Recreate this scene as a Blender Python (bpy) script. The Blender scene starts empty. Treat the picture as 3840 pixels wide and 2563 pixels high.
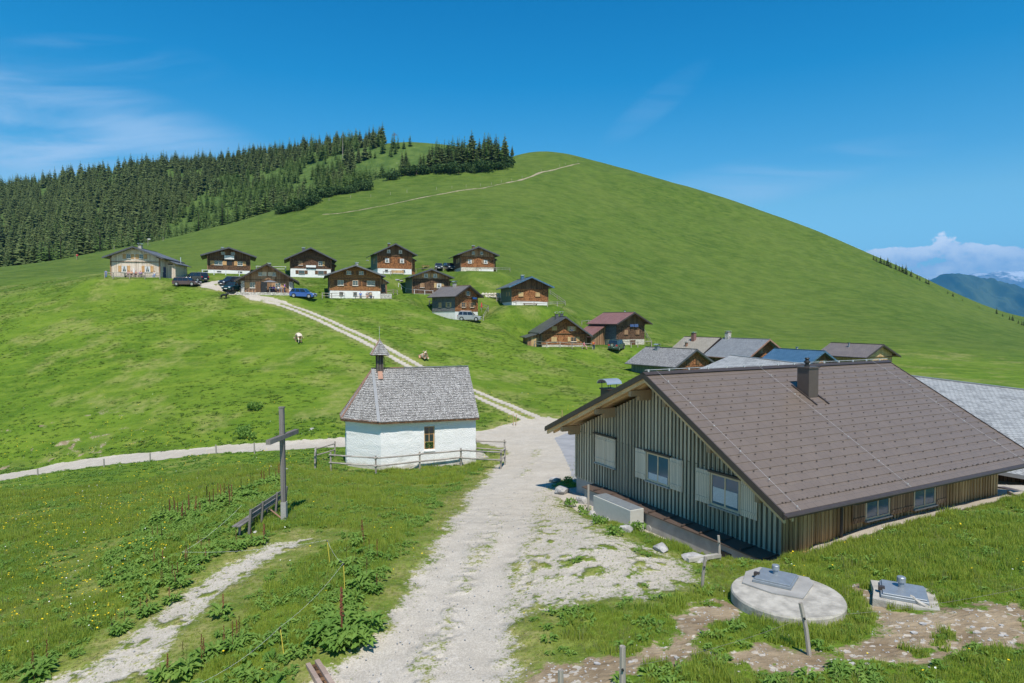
import bpy, bmesh, math, random
import numpy as np
from mathutils import Vector, Matrix, Euler
R = math.radians
random.seed(7)
rng = np.random.default_rng(11)

# ---------------------------------------------------------------- camera
F = 640.0            # focal length in pixels of a 1024 wide picture
PITCH = math.atan(22.5 / F)
cam_d = bpy.data.cameras.new('camera')
cam_d.sensor_width = 36.0
cam_d.lens = 36.0 * F / 1024.0
cam_d.clip_start = 0.1
cam_d.clip_end = 120000
cam = bpy.data.objects.new('camera', cam_d)
bpy.context.scene.collection.objects.link(cam)
cam.location = (0, 0, 0)
cam.rotation_euler = (R(90) - PITCH, 0, 0)
bpy.context.scene.camera = cam

# ---------------------------------------------------------------- sky and sun
SUN_EL, SUN_AZ = 58.0, 10.0      # sun stands behind the camera, 10 degrees to the right
world = bpy.data.worlds.new("World")
bpy.context.scene.world = world
world.use_nodes = True
wn, wl = world.node_tree.nodes, world.node_tree.links
wn.clear()

def nd(nodes, typ, **kw):
    n = nodes.new(typ)
    for k, v in kw.items():
        if k == 'ins':
            for kk, vv in v.items():
                n.inputs[kk].default_value = vv
        else:
            setattr(n, k, v)
    return n

def ramp(nodes, stops, interp='LINEAR'):
    n = nodes.new('ShaderNodeValToRGB')
    n.color_ramp.interpolation = interp
    e = n.color_ramp.elements
    while len(e) < len(stops):
        e.new(0.5)
    for i, (p, c) in enumerate(stops):
        e[i].position = p
        e[i].color = (c[0], c[1], c[2], 1) if isinstance(c, (tuple, list)) else (c, c, c, 1)
    return n

def build_sky():
    out = nd(wn, 'ShaderNodeOutputWorld')
    bg = nd(wn, 'ShaderNodeBackground', ins={'Strength': 0.15})
    wl.new(bg.outputs[0], out.inputs[0])
    sky = nd(wn, 'ShaderNodeTexSky', sky_type='NISHITA', sun_disc=False)
    sky.sun_elevation = R(SUN_EL)
    sky.sun_rotation = R(180 - SUN_AZ)
    sky.altitude = 1500
    sky.air_density = 1.0
    sky.dust_density = 0.15
    sky.ozone_density = 2.5
    hs = nd(wn, 'ShaderNodeHueSaturation', ins={'Hue': 0.486, 'Saturation': 1.25, 'Value': 1.2})
    tc = nd(wn, 'ShaderNodeTexCoord')
    sp = nd(wn, 'ShaderNodeSeparateXYZ')
    wl.new(tc.outputs['Generated'], sp.inputs[0])
    wl.new(sky.outputs[0], hs.inputs['Color'])
    gr_ = ramp(wn, [(0.0, (1, 1, .92)), (.08, (1, .97, .82)), (.165, (.95, .88, .72)), (.22, (.55, .74, .71)), (.34, (.11, .61, .71)), (.50, (.0, .48, .66)), (1.0, (.0, .44, .62))])
    wl.new(sp.outputs[2], gr_.inputs[0])
    gm_ = nd(wn, 'ShaderNodeMix', data_type='RGBA', blend_type='MULTIPLY'); gm_.inputs['Factor'].default_value = 1.0
    wl.new(hs.outputs[0], gm_.inputs['A']); wl.new(gr_.outputs[0], gm_.inputs['B'])
    def math_(op, a, b=None, clamp=False):
        m = nd(wn, 'ShaderNodeMath', operation=op, use_clamp=clamp)
        for i, x in enumerate((a, b)):
            if x is None: continue
            if isinstance(x, (int, float)): m.inputs[i].default_value = x
            else: wl.new(x, m.inputs[i])
        return m.outputs[0]
    def band(x, lo, hi, inv=False):
        m = nd(wn, 'ShaderNodeMapRange', interpolation_type='SMOOTHSTEP')
        wl.new(x, m.inputs['Value'])
        m.inputs['From Min'].default_value = lo
        m.inputs['From Max'].default_value = hi
        if inv:
            m.inputs['To Min'].default_value = 1; m.inputs['To Max'].default_value = 0
        return m.outputs[0]
    # tangents of azimuth and elevation
    ax = math_('DIVIDE', sp.outputs[0], math_('MAXIMUM', sp.outputs[1], 0.05))
    el = math_('DIVIDE', sp.outputs[2], math_('MAXIMUM', sp.outputs[1], 0.05))
    front = band(sp.outputs[1], 0.05, 0.3)
    # thin cirrus, drawn out along a slightly falling line
    cb = nd(wn, 'ShaderNodeCombineXYZ')
    wl.new(ax, cb.inputs[0]); wl.new(el, cb.inputs[1])
    mp = nd(wn, 'ShaderNodeMapping')
    mp.inputs['Rotation'].default_value = (0, 0, R(9))
    mp.inputs['Scale'].default_value = (2.0, 11.0, 1)
    mp.inputs['Location'].default_value = (3.1, 0.7, 0)
    wl.new(cb.outputs[0], mp.inputs[0])
    no = nd(wn, 'ShaderNodeTexNoise', ins={'Scale': 1.3, 'Detail': 7, 'Roughness': 0.55, 'Distortion': 0.5})
    wl.new(mp.outputs[0], no.inputs['Vector'])
    def blob(cx, cy, rx, ry, rot=0.0):
        c, s = math.cos(rot), math.sin(rot)
        dx = math_('SUBTRACT', ax, cx); dy = math_('SUBTRACT', el, cy)
        u = math_('ADD', math_('MULTIPLY', dx, c / rx), math_('MULTIPLY', dy, s / rx))
        v = math_('ADD', math_('MULTIPLY', dx, -s / ry), math_('MULTIPLY', dy, c / ry))
        d = math_('ADD', math_('MULTIPLY', u, u), math_('MULTIPLY', v, v))
        return band(d, 0.0, 1.0, inv=True)
    reg = math_('ADD', blob(-0.68, 0.29, 0.42, 0.10, R(-14)), math_('MULTIPLY', blob(-0.75, 0.22, 0.6, 0.09, R(-14)), 0.6))
    reg = math_('ADD', reg, math_('MULTIPLY', blob(-0.62, 0.40, 0.2, 0.04, R(-5)), 0.45))
    reg = math_('ADD', reg, math_('MULTIPLY', blob(0.32, 0.20, 0.40, 0.045, R(12)), 0.6))
    reg = math_('ADD', reg, math_('MULTIPLY', blob(0.22, 0.33, 0.12, 0.028, R(38)), 0.15))
    ci = math_('MULTIPLY', math_('MULTIPLY', band(no.outputs['Fac'], 0.34, 0.70), reg, True), 0.72)
    # fair weather cumulus low over the far valley on the right
    mp2 = nd(wn, 'ShaderNodeMapping')
    mp2.inputs['Scale'].default_value = (22.0, 36.0, 1)
    mp2.inputs['Location'].default_value = (1.35, 0.2, 0)
    wl.new(cb.outputs[0], mp2.inputs[0])
    n2 = nd(wn, 'ShaderNodeTexNoise', ins={'Scale': 1.1, 'Detail': 9, 'Roughness': 0.6})
    wl.new(mp2.outputs[0], n2.inputs['Vector'])
    reg2 = math_('ADD', blob(0.72, 0.078, 0.36, 0.047), math_('MULTIPLY', blob(0.67, 0.128, 0.07, 0.020, R(-14)), 0.40))
    d2 = math_('ADD', n2.outputs['Fac'], math_('MULTIPLY', math_('SUBTRACT', math_('MINIMUM', math_('MULTIPLY', reg2, 1.8), 1.0), 1.0), 0.40))
    cu = math_('MULTIPLY', band(d2, 0.36, 0.44), 0.94)
    lit = band(math_('SUBTRACT', n2.outputs['Fac'], math_('MULTIPLY', band(el, 0.02, 0.13, inv=True), 0.22)), 0.25, 0.62)
    # colours as seen by the (dim) camera exposure: cloud white about 8x sky unit
    mix1 = nd(wn, 'ShaderNodeMix', data_type='RGBA')
    wl.new(math_('MULTIPLY', ci, front), mix1.inputs['Factor'])
    wl.new(gm_.outputs['Result'], mix1.inputs['A'])
    mix1.inputs['B'].default_value = (3.6, 4.6, 5.7, 1)
    cc = nd(wn, 'ShaderNodeMix', data_type='RGBA')
    wl.new(lit, cc.inputs['Factor'])
    cc.inputs['A'].default_value = (5.4, 6.0, 6.9, 1)
    cc.inputs['B'].default_value = (9.0, 9.0, 8.8, 1)
    mix2 = nd(wn, 'ShaderNodeMix', data_type='RGBA')
    wl.new(math_('MULTIPLY', cu, front), mix2.inputs['Factor'])
    wl.new(mix1.outputs['Result'], mix2.inputs['A'])
    wl.new(cc.outputs['Result'], mix2.inputs['B'])
    wl.new(mix2.outputs['Result'], bg.inputs['Color'])
build_sky()

sun_d = bpy.data.lights.new('sun', 'SUN')
sun_d.energy = 5.0
sun_d.angle = R(0.53)
sun_d.color = (1.0, 0.935, 0.84)
sun = bpy.data.objects.new('sun', sun_d)
bpy.context.scene.collection.objects.link(sun)
sun.rotation_euler = (R(90 - SUN_EL), 0, R(SUN_AZ))
sun.location = (20, -60, 120)

sc = bpy.context.scene
sc.view_settings.view_transform = 'Standard'
sc.view_settings.look = 'None'
sc.view_settings.exposure = 0.32
sc.view_settings.gamma = 1.0
sc.cycles.max_bounces = 5
sc.cycles.diffuse_bounces = 3
sc.cycles.glossy_bounces = 2
sc.cycles.transmission_bounces = 3
sc.cycles.volume_bounces = 0
sc.cycles.transparent_max_bounces = 6
sc.cycles.use_adaptive_sampling = True

C = bpy.context.scene.collection
PI = math.pi

# ---------------------------------------------------------------- helpers
def tag(o, label=None, cat=None, group=None, kind=None):
    if label: o['label'] = label
    if cat: o['category'] = cat
    if group: o['group'] = group
    if kind: o['kind'] = kind
    return o

def empty(name, loc=(0, 0, 0), rz=0.0, label=None, cat=None, group=None):
    o = bpy.data.objects.new(name, None)
    o.empty_display_size = 0.3
    C.objects.link(o)
    o.location = loc
    o.rotation_euler = (0, 0, rz)
    return tag(o, label, cat, group)

def copy_tree(o, parent=None):
    c = o.copy()
    C.objects.link(c)
    if parent: c.parent = parent
    for ch in o.children:
        copy_tree(ch, c)
    return c

class MB:
    def __init__(self):
        self.v = []; self.f = []
    def add(self, vs, fs, M=None):
        n = len(self.v)
        for p in vs:
            p = Vector(p)
            if M is not None: p = M @ p
            self.v.append(p[:])
        for f in fs:
            self.f.append(tuple(i + n for i in f))
        return self
    def box(self, x0, x1, y0, y1, z0, z1, M=None):
        vs = [(x0,y0,z0),(x1,y0,z0),(x1,y1,z0),(x0,y1,z0),(x0,y0,z1),(x1,y0,z1),(x1,y1,z1),(x0,y1,z1)]
        fs = [(0,3,2,1),(4,5,6,7),(0,1,5,4),(1,2,6,5),(2,3,7,6),(3,0,4,7)]
        return self.add(vs, fs, M)
    def prism(self, poly, d0, d1, axis='y', M=None):
        """poly: 2D points; axis y: (x,z) extruded along y; x: (y,z); z: (x,y)"""
        n = len(poly)
        def p3(a, b, d):
            return {'y': (a, d, b), 'x': (d, a, b), 'z': (a, b, d)}[axis]
        vs = [p3(a, b, d0) for a, b in poly] + [p3(a, b, d1) for a, b in poly]
        fs = [tuple(range(n))[::-1], tuple(range(n, 2 * n))]
        for i in range(n):
            j = (i + 1) % n
            fs.append((i, j, n + j, n + i))
        return self.add(vs, fs, M)
    def tube(self, pts, r, n=8, M=None, cap=True):
        pts = [Vector(p) for p in pts]
        rs = r if isinstance(r, (list, tuple)) else [r] * len(pts)
        vs = []; fs = []
        for i, p in enumerate(pts):
            if i == 0: d = pts[1] - pts[0]
            elif i == len(pts) - 1: d = pts[-1] - pts[-2]
            else: d = pts[i + 1] - pts[i - 1]
            d.normalize()
            a = Vector((0, 0, 1)) if abs(d.z) < 0.9 else Vector((1, 0, 0))
            s = d.cross(a).normalized(); t = s.cross(d)
            for k in range(n):
                an = 2 * PI * k / n
                vs.append((p + (s * math.cos(an) + t * math.sin(an)) * rs[i])[:])
        for i in range(len(pts) - 1):
            for k in range(n):
                k2 = (k + 1) % n
                fs.append((i*n+k, i*n+k2, (i+1)*n+k2, (i+1)*n+k))
        if cap:
            fs.append(tuple(range(n))[::-1]); fs.append(tuple((len(pts)-1)*n + k for k in range(n)))
        return self.add(vs, fs, M)
    def beam(self, p0, p1, w, h, M=None):
        """rectangular bar between two points"""
        p0, p1 = Vector(p0), Vector(p1)
        d = (p1 - p0).normalized()
        a = Vector((0, 0, 1)) if abs(d.z) < 0.95 else Vector((0, 1, 0))
        s = d.cross(a).normalized() * w / 2; t = s.cross(d).normalized() * h / 2
        vs = [(p + s*i + t*j)[:] for p in (p0, p1) for i, j in ((-1,-1),(1,-1),(1,1),(-1,1))]
        fs = [(0,1,2,3),(7,6,5,4),(0,4,5,1),(1,5,6,2),(2,6,7,3),(3,7,4,0)]
        return self.add(vs, fs, M)
    def lathe(self, prof, n=16, M=None, cx=0, cy=0):
        vs = []; fs = []
        for r, z in prof:
            for k in range(n):
                a = 2*PI*k/n
                vs.append((cx + r*math.cos(a), cy + r*math.sin(a), z))
        for i in range(len(prof)-1):
            for k in range(n):
                k2 = (k+1) % n
                fs.append((i*n+k, i*n+k2, (i+1)*n+k2, (i+1)*n+k))
        fs.append(tuple(range(n))[::-1]); fs.append(tuple((len(prof)-1)*n+k for k in range(n)))
        return self.add(vs, fs, M)
    def build(self, name, mat, parent=None, smooth=False, bevel=0.0, fix=True, loc=None, rot=None):
        me = bpy.data.meshes.new(name)
        me.from_pydata(self.v, [], self.f)
        bm = bmesh.new(); bm.from_mesh(me)
        if fix: bmesh.ops.recalc_face_normals(bm, faces=bm.faces)
        if bevel > 0:
            bmesh.ops.bevel(bm, geom=list(bm.edges), offset=bevel, segments=1, affect='EDGES', clamp_overlap=True)
        uv = bm.loops.layers.uv.new('UVMap')
        for f in bm.faces:
            n = f.normal
            if abs(n.z) > 0.97: t = Vector((1, 0, 0)); b = Vector((0, 1, 0))
            else:
                t = Vector((-n.y, n.x, 0)).normalized(); b = n.cross(t)
            for l in f.loops:
                l[uv].uv = (l.vert.co.dot(t), l.vert.co.dot(b))
            if smooth: f.smooth = True
        bm.to_mesh(me); bm.free()
        o = bpy.data.objects.new(name, me)
        if mat is not None: me.materials.append(mat)
        C.objects.link(o)
        if parent is not None: o.parent = parent
        if loc is not None: o.location = loc
        if rot is not None: o.rotation_euler = rot
        return o

# ---------------------------------------------------------------- picture rays (for measuring where things stand)
cp, sp_ = math.cos(PITCH), math.sin(PITCH)
def ray(u, v):
    a = (u - 512) / F; b = (341.33 - v) / F
    y = cp + b * sp_; z = -sp_ + b * cp
    return a / y, z / y
def P(u, v, Y):
    a, s = ray(u, v)
    return Vector((a * Y, Y, s * Y))
# ---------------------------------------------------------------- materials
MAT = {}
class NT_:
    def __init__(self, name):
        self.m = bpy.data.materials.new(name); self.m.use_nodes = True
        self.n = self.m.node_tree.nodes; self.l = self.m.node_tree.links
        self.b = self.n['Principled BSDF']
        self.b.inputs['Roughness'].default_value = .85
    def put(self, sock, x):
        if hasattr(x, 'is_output') or hasattr(x, 'links'): self.l.new(x, sock)
        elif isinstance(x, (tuple, list)) and len(x) == 3 and sock.type == 'RGBA': sock.default_value = (*x, 1)
        else: sock.default_value = x
    def coord(self, kind='Object'):
        return self.n.new('ShaderNodeTexCoord').outputs[kind]
    def map(self, v, scale=(1,1,1), rot=(0,0,0), loc=(0,0,0)):
        m = self.n.new('ShaderNodeMapping'); self.l.new(v, m.inputs[0])
        m.inputs['Scale'].default_value = scale; m.inputs['Rotation'].default_value = rot; m.inputs['Location'].default_value = loc
        return m.outputs[0]
    def noise(self, v, scale=5, detail=4, rough=.55, dist=0.0, out='Fac'):
        t = nd(self.n, 'ShaderNodeTexNoise', ins={'Scale': scale, 'Detail': detail, 'Roughness': rough, 'Distortion': dist})
        self.l.new(v, t.inputs['Vector']); return t.outputs[out]
    def vor(self, v, scale=5, out='Distance', rand=1.0):
        t = nd(self.n, 'ShaderNodeTexVoronoi', ins={'Scale': scale, 'Randomness': rand})
        self.l.new(v, t.inputs['Vector']); return t.outputs[out]
    def mix(self, f, a, b, mode='MIX'):
        m = nd(self.n, 'ShaderNodeMix', data_type='RGBA', blend_type=mode)
        self.put(m.inputs['Factor'], f); self.put(m.inputs['A'], a); self.put(m.inputs['B'], b)
        return m.outputs['Result']
    def math(self, op, a, b=0.0, clamp=False):
        m = nd(self.n, 'ShaderNodeMath', operation=op, use_clamp=clamp)
        self.put(m.inputs[0], a); self.put(m.inputs[1], b); return m.outputs[0]
    def step(self, x, lo, hi, a=0.0, b=1.0):
        m = nd(self.n, 'ShaderNodeMapRange', interpolation_type='SMOOTHSTEP')
        self.put(m.inputs['Value'], x); m.inputs['From Min'].default_value = lo; m.inputs['From Max'].default_value = hi
        m.inputs['To Min'].default_value = a; m.inputs['To Max'].default_value = b; return m.outputs[0]
    def bump(self, h, strength=.5, dist=.02):
        b = nd(self.n, 'ShaderNodeBump', ins={'Strength': strength, 'Distance': dist})
        self.put(b.inputs['Height'], h); self.l.new(b.outputs[0], self.b.inputs['Normal']); return b
    def brick(self, v, w, h, c1, c2, mortar, ms=.01, off=.5, freq=2, smooth=.1, bias=0.0):
        t = nd(self.n, 'ShaderNodeTexBrick', offset=off, offset_frequency=freq)
        for k, x in {'Scale': 1.0, 'Mortar Size': ms, 'Mortar Smooth': smooth, 'Bias': bias, 'Brick Width': w, 'Row Height': h}.items():
            t.inputs[k].default_value = x
        self.put(t.inputs['Color1'], c1); self.put(t.inputs['Color2'], c2); self.put(t.inputs['Mortar'], mortar)
        self.l.new(v, t.inputs['Vector']); return t
    def base(self, c): self.put(self.b.inputs['Base Color'], c)

def m_plain(name, col, rough=.8, var=.12, scale=6, metal=0.0, bump=0.0, spec=.5):
    t = NT_(name); v = t.coord()
    c2 = tuple(x * (1 - var * 2) for x in col)
    f = t.noise(v, scale, 5)
    t.base(t.mix(t.step(f, .3, .7), col, c2))
    t.b.inputs['Roughness'].default_value = rough; t.b.inputs['Metallic'].default_value = metal
    t.b.inputs['Specular IOR Level'].default_value = spec
    if bump: t.bump(t.noise(v, scale * 4, 5), bump, .02)
    MAT[name] = t.m; return t.m

def m_wood(name, ca, cb, plank=.18, gap=(.02, .015, .01), rough=.8, horiz=False, grain=1.0, bump=.4, ms=.012, worldvar=0.3):
    """planked wood: plank to plank tone, streaky grain, dark gaps"""
    t = NT_(name); v = t.coord('UV')
    if horiz: br = t.brick(v, 6.0, plank, (0,0,0), (1,1,1), (0,0,0), ms, .5, 2)
    else:
        v2 = t.map(v, rot=(0, 0, R(90))); br = t.brick(v2, 9.0, plank, (0,0,0), (1,1,1), (0,0,0), ms, .37, 2)
    gr = t.noise(t.map(v, scale=((.6, 14, 1) if horiz else (14, .6, 1))), 2.2, 5, .65, .3)
    big = t.noise(t.coord('Object'), .55, 3)
    f = t.math('ADD', t.math('MULTIPLY', br.outputs['Color'], .45), t.math('MULTIPLY', gr, .75 * grain))
    f = t.math('ADD', f, t.math('MULTIPLY', t.math('SUBTRACT', big, .5), worldvar))
    col = t.mix(t.step(f, .2, .95), ca, cb)
    col = t.mix(br.outputs['Fac'], col, gap)
    t.base(col); t.b.inputs['Roughness'].default_value = rough
    t.b.inputs['Specular IOR Level'].default_value = .25
    t.bump(t.math('SUBTRACT', gr, t.math('MULTIPLY', br.outputs['Fac'], 2.0)), bump, .01)
    MAT[name] = t.m; return t.m

def m_shingle(name, ca, cb, dark, w=.11, h=.14, rough=.85, bump=.8, ms=.012, big=.35):
    """small wooden shingles laid in rows, each with a tone of its own"""
    t = NT_(name); v = t.coord('UV')
    wob = nd(t.n, 'ShaderNodeTexNoise', ins={'Scale': 3.0, 'Detail': 2})
    t.l.new(v, wob.inputs['Vector'])
    va = nd(t.n, 'ShaderNodeVectorMath', operation='SCALE'); t.l.new(wob.outputs['Color'], va.inputs[0]); va.inputs['Scale'].default_value = .06
    ad = nd(t.n, 'ShaderNodeVectorMath', operation='ADD'); t.l.new(v, ad.inputs[0]); t.l.new(va.outputs[0], ad.inputs[1])
    br = t.brick(ad.outputs[0], w, h, (0,0,0), (1,1,1), (0,0,0), ms, .43, 2, .3)
    br2 = t.brick(t.map(ad.outputs[0], loc=(.037, .0, 0)), w * 1.7, h, (0,0,0), (1,1,1), (.5,.5,.5), .0, .31, 3, .3)
    bg = t.noise(t.coord('Object'), .6, 4, .6)
    f = t.math('ADD', t.math('MULTIPLY', br.outputs['Color'], .5), t.math('MULTIPLY', br2.outputs['Color'], .3))
    f = t.math('ADD', f, t.math('MULTIPLY', bg, big)); f = t.math('ADD', f, t.math('MULTIPLY', t.noise(v, 23, 3), .25))
    col = t.mix(t.step(f, .3, 1.05), ca, cb)
    col = t.mix(br.outputs['Fac'], col, dark)
    t.base(col); t.b.inputs['Roughness'].default_value = rough; t.b.inputs['Specular IOR Level'].default_value = .3
    # each row steps out towards its lower edge
    sp = nd(t.n, 'ShaderNodeSeparateXYZ'); t.l.new(ad.outputs[0], sp.inputs[0])
    saw = t.math('FRACT', t.math('DIVIDE', sp.outputs[1], h))
    hgt = t.math('SUBTRACT', t.math('ADD', t.math('MULTIPLY', t.math('SUBTRACT', 1.0, saw), 1.0), t.math('MULTIPLY', br.outputs['Color'], .5)), br.outputs['Fac'])
    t.bump(hgt, bump, .02)
    MAT[name] = t.m; return t.m

def m_panel(name, ca, cb, seam, w, h, ms=.01, rough=.5, off=.5, bump=.4, metal=0.0, stain=.25):
    """metal or slate roof sheets with seams"""
    t = NT_(name); v = t.coord('UV')
    br = t.brick(v, w, h, (0,0,0), (1,1,1), (0,0,0), ms, off, 2, .2)
    st = t.noise(t.map(t.coord('Object'), scale=(1, 1, 1)), 1.1, 5, .6)
    f = t.math('ADD', t.math('MULTIPLY', br.outputs['Color'], .12), t.math('MULTIPLY', st, .85))
    col = t.mix(t.step(f, .25, .8), ca, cb)
    col = t.mix(br.outputs['Fac'], col, seam)
    t.base(col); t.b.inputs['Roughness'].default_value = rough; t.b.inputs['Metallic'].default_value = metal
    sp = nd(t.n, 'ShaderNodeSeparateXYZ'); t.l.new(v, sp.inputs[0])
    saw = t.math('FRACT', t.math('DIVIDE', sp.outputs[1], h))
    t.bump(t.math('SUBTRACT', t.math('MULTIPLY', t.math('SUBTRACT', 1.0, saw), .8), br.outputs['Fac']), bump, .012)
    MAT[name] = t.m; return t.m

def m_stone(name, ca, cb, mortar, scale=3.0, bump=.8, gapw=.08):
    t = NT_(name); v = t.map(t.coord(), scale=(1, 1, 1.7))
    d = nd(t.n, 'ShaderNodeTexVoronoi', feature='DISTANCE_TO_EDGE', ins={'Scale': scale}); t.l.new(v, d.inputs['Vector'])
    c = t.vor(v, scale, 'Color')
    bw = nd(t.n, 'ShaderNodeRGBToBW'); t.l.new(c, bw.inputs[0])
    f = t.math('ADD', t.math('MULTIPLY', bw.outputs[0], .7), t.math('MULTIPLY', t.noise(v, 9, 5), .5))
    e = t.step(d.outputs['Distance'], .0, gapw)
    t.base(t.mix(e, mortar, t.mix(t.step(f, .3, .8), ca, cb)))
    t.bump(t.math('ADD', e, t.math('MULTIPLY', t.noise(v, 20, 5), .4)), bump, .04)
    MAT[name] = t.m; return t.m

def m_glass(name, col=(.02, .03, .035), rough=.06):
    t = NT_(name); t.base(t.mix(t.noise(t.coord(), 2.0, 2), col, tuple(c * 1.6 for c in col)))
    t.b.inputs['Roughness'].default_value = rough; t.b.inputs['Specular IOR Level'].default_value = .8
    t.b.inputs['Coat Weight'].default_value = .1; t.b.inputs['Coat Roughness'].default_value = .02
    MAT[name] = t.m; return t.m

def m_ground():
    t = NT_('ground'); v = t.coord('Object')
    at = nd(t.n, 'ShaderNodeAttribute', attribute_name='cover')
    sp = nd(t.n, 'ShaderNodeSeparateColor'); t.l.new(at.outputs['Color'], sp.inputs[0])
    grav, soil, dry, fo = sp.outputs[0], sp.outputs[1], sp.outputs[2], at.outputs['Alpha']
    xy = t.map(v, scale=(1, 1, .35))
    n_big = t.noise(xy, .018, 4, .55); n_mid = t.noise(xy, .16, 5, .6); n_sm = t.noise(xy, 1.3, 5, .62); n_fi = t.noise(xy, 11, 4, .65)
    n_te = t.noise(t.map(v, scale=(.35, 1.0, 1.2), rot=(0, 0, R(-12))), .55, 6, .62, .4)
    green_d, green_m, green_l = (0.0456, 0.0885, 0.0112), (0.0798, 0.1335, 0.0186), (0.1216, 0.1613, 0.0322)
    g = t.mix(t.step(n_mid, .34, .68), green_d, green_m)
    g = t.mix(t.step(n_big, .35, .7, 0, .40), g, green_l)
    g = t.mix(t.step(n_te, .44, .68, 0, .8), g, (0.1140, 0.1560, 0.0310))
    g = t.mix(t.step(n_te, .50, .30, 0, .5), g, (0.0456, 0.0900, 0.0136))
    g = t.mix(t.step(n_sm, .50, .76, 0, .6), g, (0.1178, 0.1688, 0.0298))
    g = t.mix(t.step(n_sm, .47, .24, 0, .45), g, (0.0258, 0.0585, 0.0087))
    g = t.mix(t.step(n_fi, .5, .75, 0, .5), g, (0.1520, 0.1950, 0.0434))
    g = t.mix(t.step(n_fi, .47, .25, 0, .5), g, (0.0167, 0.0375, 0.0062))
    ny_ = nd(t.n, 'ShaderNodeSeparateXYZ'); t.l.new(v, ny_.inputs[0])
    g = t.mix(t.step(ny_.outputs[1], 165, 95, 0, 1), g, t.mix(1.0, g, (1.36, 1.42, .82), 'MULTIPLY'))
    yel = t.mix(t.step(n_sm, .3, .7), (.21, .22, .065), (.30, .27, .11))
    g = t.mix(t.math('MULTIPLY', dry, t.step(t.math('ADD', n_sm, t.math('MULTIPLY', n_fi, .4)), .45, .9, .15, .95)), g, yel)
    # forest floor: duller, with pale limestone showing
    ff = t.mix(t.step(n_mid, .4, .62), (.055, .10, .022), (.09, .14, .032))
    ff = t.mix(t.step(t.noise(v, .35, 6, .7), .66, .72), ff, (.42, .40, .36))
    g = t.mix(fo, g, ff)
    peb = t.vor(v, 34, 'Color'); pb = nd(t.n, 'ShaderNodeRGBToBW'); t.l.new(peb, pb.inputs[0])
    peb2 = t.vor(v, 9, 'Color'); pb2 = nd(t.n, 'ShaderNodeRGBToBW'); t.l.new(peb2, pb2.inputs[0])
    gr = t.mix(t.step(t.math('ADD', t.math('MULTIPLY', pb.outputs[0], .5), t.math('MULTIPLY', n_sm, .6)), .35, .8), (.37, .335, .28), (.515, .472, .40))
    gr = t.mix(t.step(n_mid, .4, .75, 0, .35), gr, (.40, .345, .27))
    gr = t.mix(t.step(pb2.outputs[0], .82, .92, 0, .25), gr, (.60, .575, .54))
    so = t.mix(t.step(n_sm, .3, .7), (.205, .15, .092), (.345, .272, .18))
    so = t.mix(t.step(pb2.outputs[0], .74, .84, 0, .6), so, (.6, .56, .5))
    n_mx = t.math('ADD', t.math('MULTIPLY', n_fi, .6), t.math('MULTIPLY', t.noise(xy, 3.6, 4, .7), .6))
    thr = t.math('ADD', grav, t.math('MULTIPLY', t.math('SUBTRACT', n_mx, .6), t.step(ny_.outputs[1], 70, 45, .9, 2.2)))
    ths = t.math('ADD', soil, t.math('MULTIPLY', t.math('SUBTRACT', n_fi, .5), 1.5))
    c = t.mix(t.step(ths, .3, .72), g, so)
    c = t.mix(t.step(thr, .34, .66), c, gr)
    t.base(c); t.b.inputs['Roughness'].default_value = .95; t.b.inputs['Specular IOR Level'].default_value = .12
    h = t.math('ADD', t.math('MULTIPLY', n_sm, .5), t.math('MULTIPLY', n_fi, .12))
    h = t.math('ADD', h, t.math('MULTIPLY', n_te, t.math('MULTIPLY', t.math('SUBTRACT', 1.0, grav, True), 1.2)))
    h = t.math('MULTIPLY', h, t.math('SUBTRACT', 1.0, t.math('MULTIPLY', grav, .75), True))
    t.bump(h, .55, .5)
    MAT['ground'] = t.m
m_ground()

t = NT_('asphalt'); v = t.coord()
t.base(t.mix(t.step(t.noise(v, .8, 5), .3, .7), (.255, .255, .262), (.32, .32, .325))); t.bump(t.noise(v, 90, 3), .3, .01); MAT['asphalt'] = t.m

m_wood('batten_gap', (.085, .08, .06), (.15, .14, .11), .22)
m_wood('batten_grey', (.30, .265, .195), (.58, .50, .365), .22, rough=.75)
m_wood('batten_brown', (.26, .145, .055), (.58, .37, .17), .22, rough=.6)
m_wood('beam_pale', (.50, .33, .16), (.70, .49, .27), .5, rough=.7, ms=.0)
m_wood('beam_dark', (.24, .155, .085), (.42, .29, .17), .5, rough=.7, ms=.0)
m_wood('shutter_pale', (.60, .49, .37), (.76, .64, .50), .09, rough=.7, ms=.006)
m_wood('shutter_new', (.50, .27, .11), (.62, .38, .18), .09, rough=.7, ms=.004)
m_wood('shutter_dark', (.10, .045, .02), (.20, .10, .05), .12, rough=.7)
m_wood('boards_new', (.50, .40, .31), (.80, .68, .57), .16)
m_wood('boards_old', (.055, .028, .014), (.20, .115, .06), .18)
m_wood('boards_warm', (.15, .08, .04), (.46, .28, .16), .18)
m_wood('boards_yellow', (.42, .27, .12), (.66, .47, .24), .16)
m_wood('boards_green', (.09, .13, .10), (.20, .24, .18), .2)
m_wood('fence_grey', (.20, .175, .15), (.42, .38, .33), .4, ms=.0, rough=.85)
m_wood('fence_new', (.34, .22, .11), (.50, .36, .20), .4, ms=.0, rough=.85)
m_wood('cross_wood', (.10, .09, .085), (.24, .22, .205), .09, gap=(.05,.045,.04), rough=.7, ms=.004)
m_wood('bench_wood', (.12, .11, .10), (.24, .22, .20), .4, ms=.0, rough=.8)
m_shingle('shingle_red', (.13, .045, .017), (.55, .24, .095), (.03, .012, .006), .10, .17)
m_shingle('shingle_orange', (.26, .11, .04), (.58, .28, .11), (.07, .03, .012), .09, .13, big=.2)
m_shingle('shingle_dark', (.055, .030, .018), (.23, .125, .07), (.015, .01, .007), .11, .17)
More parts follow.
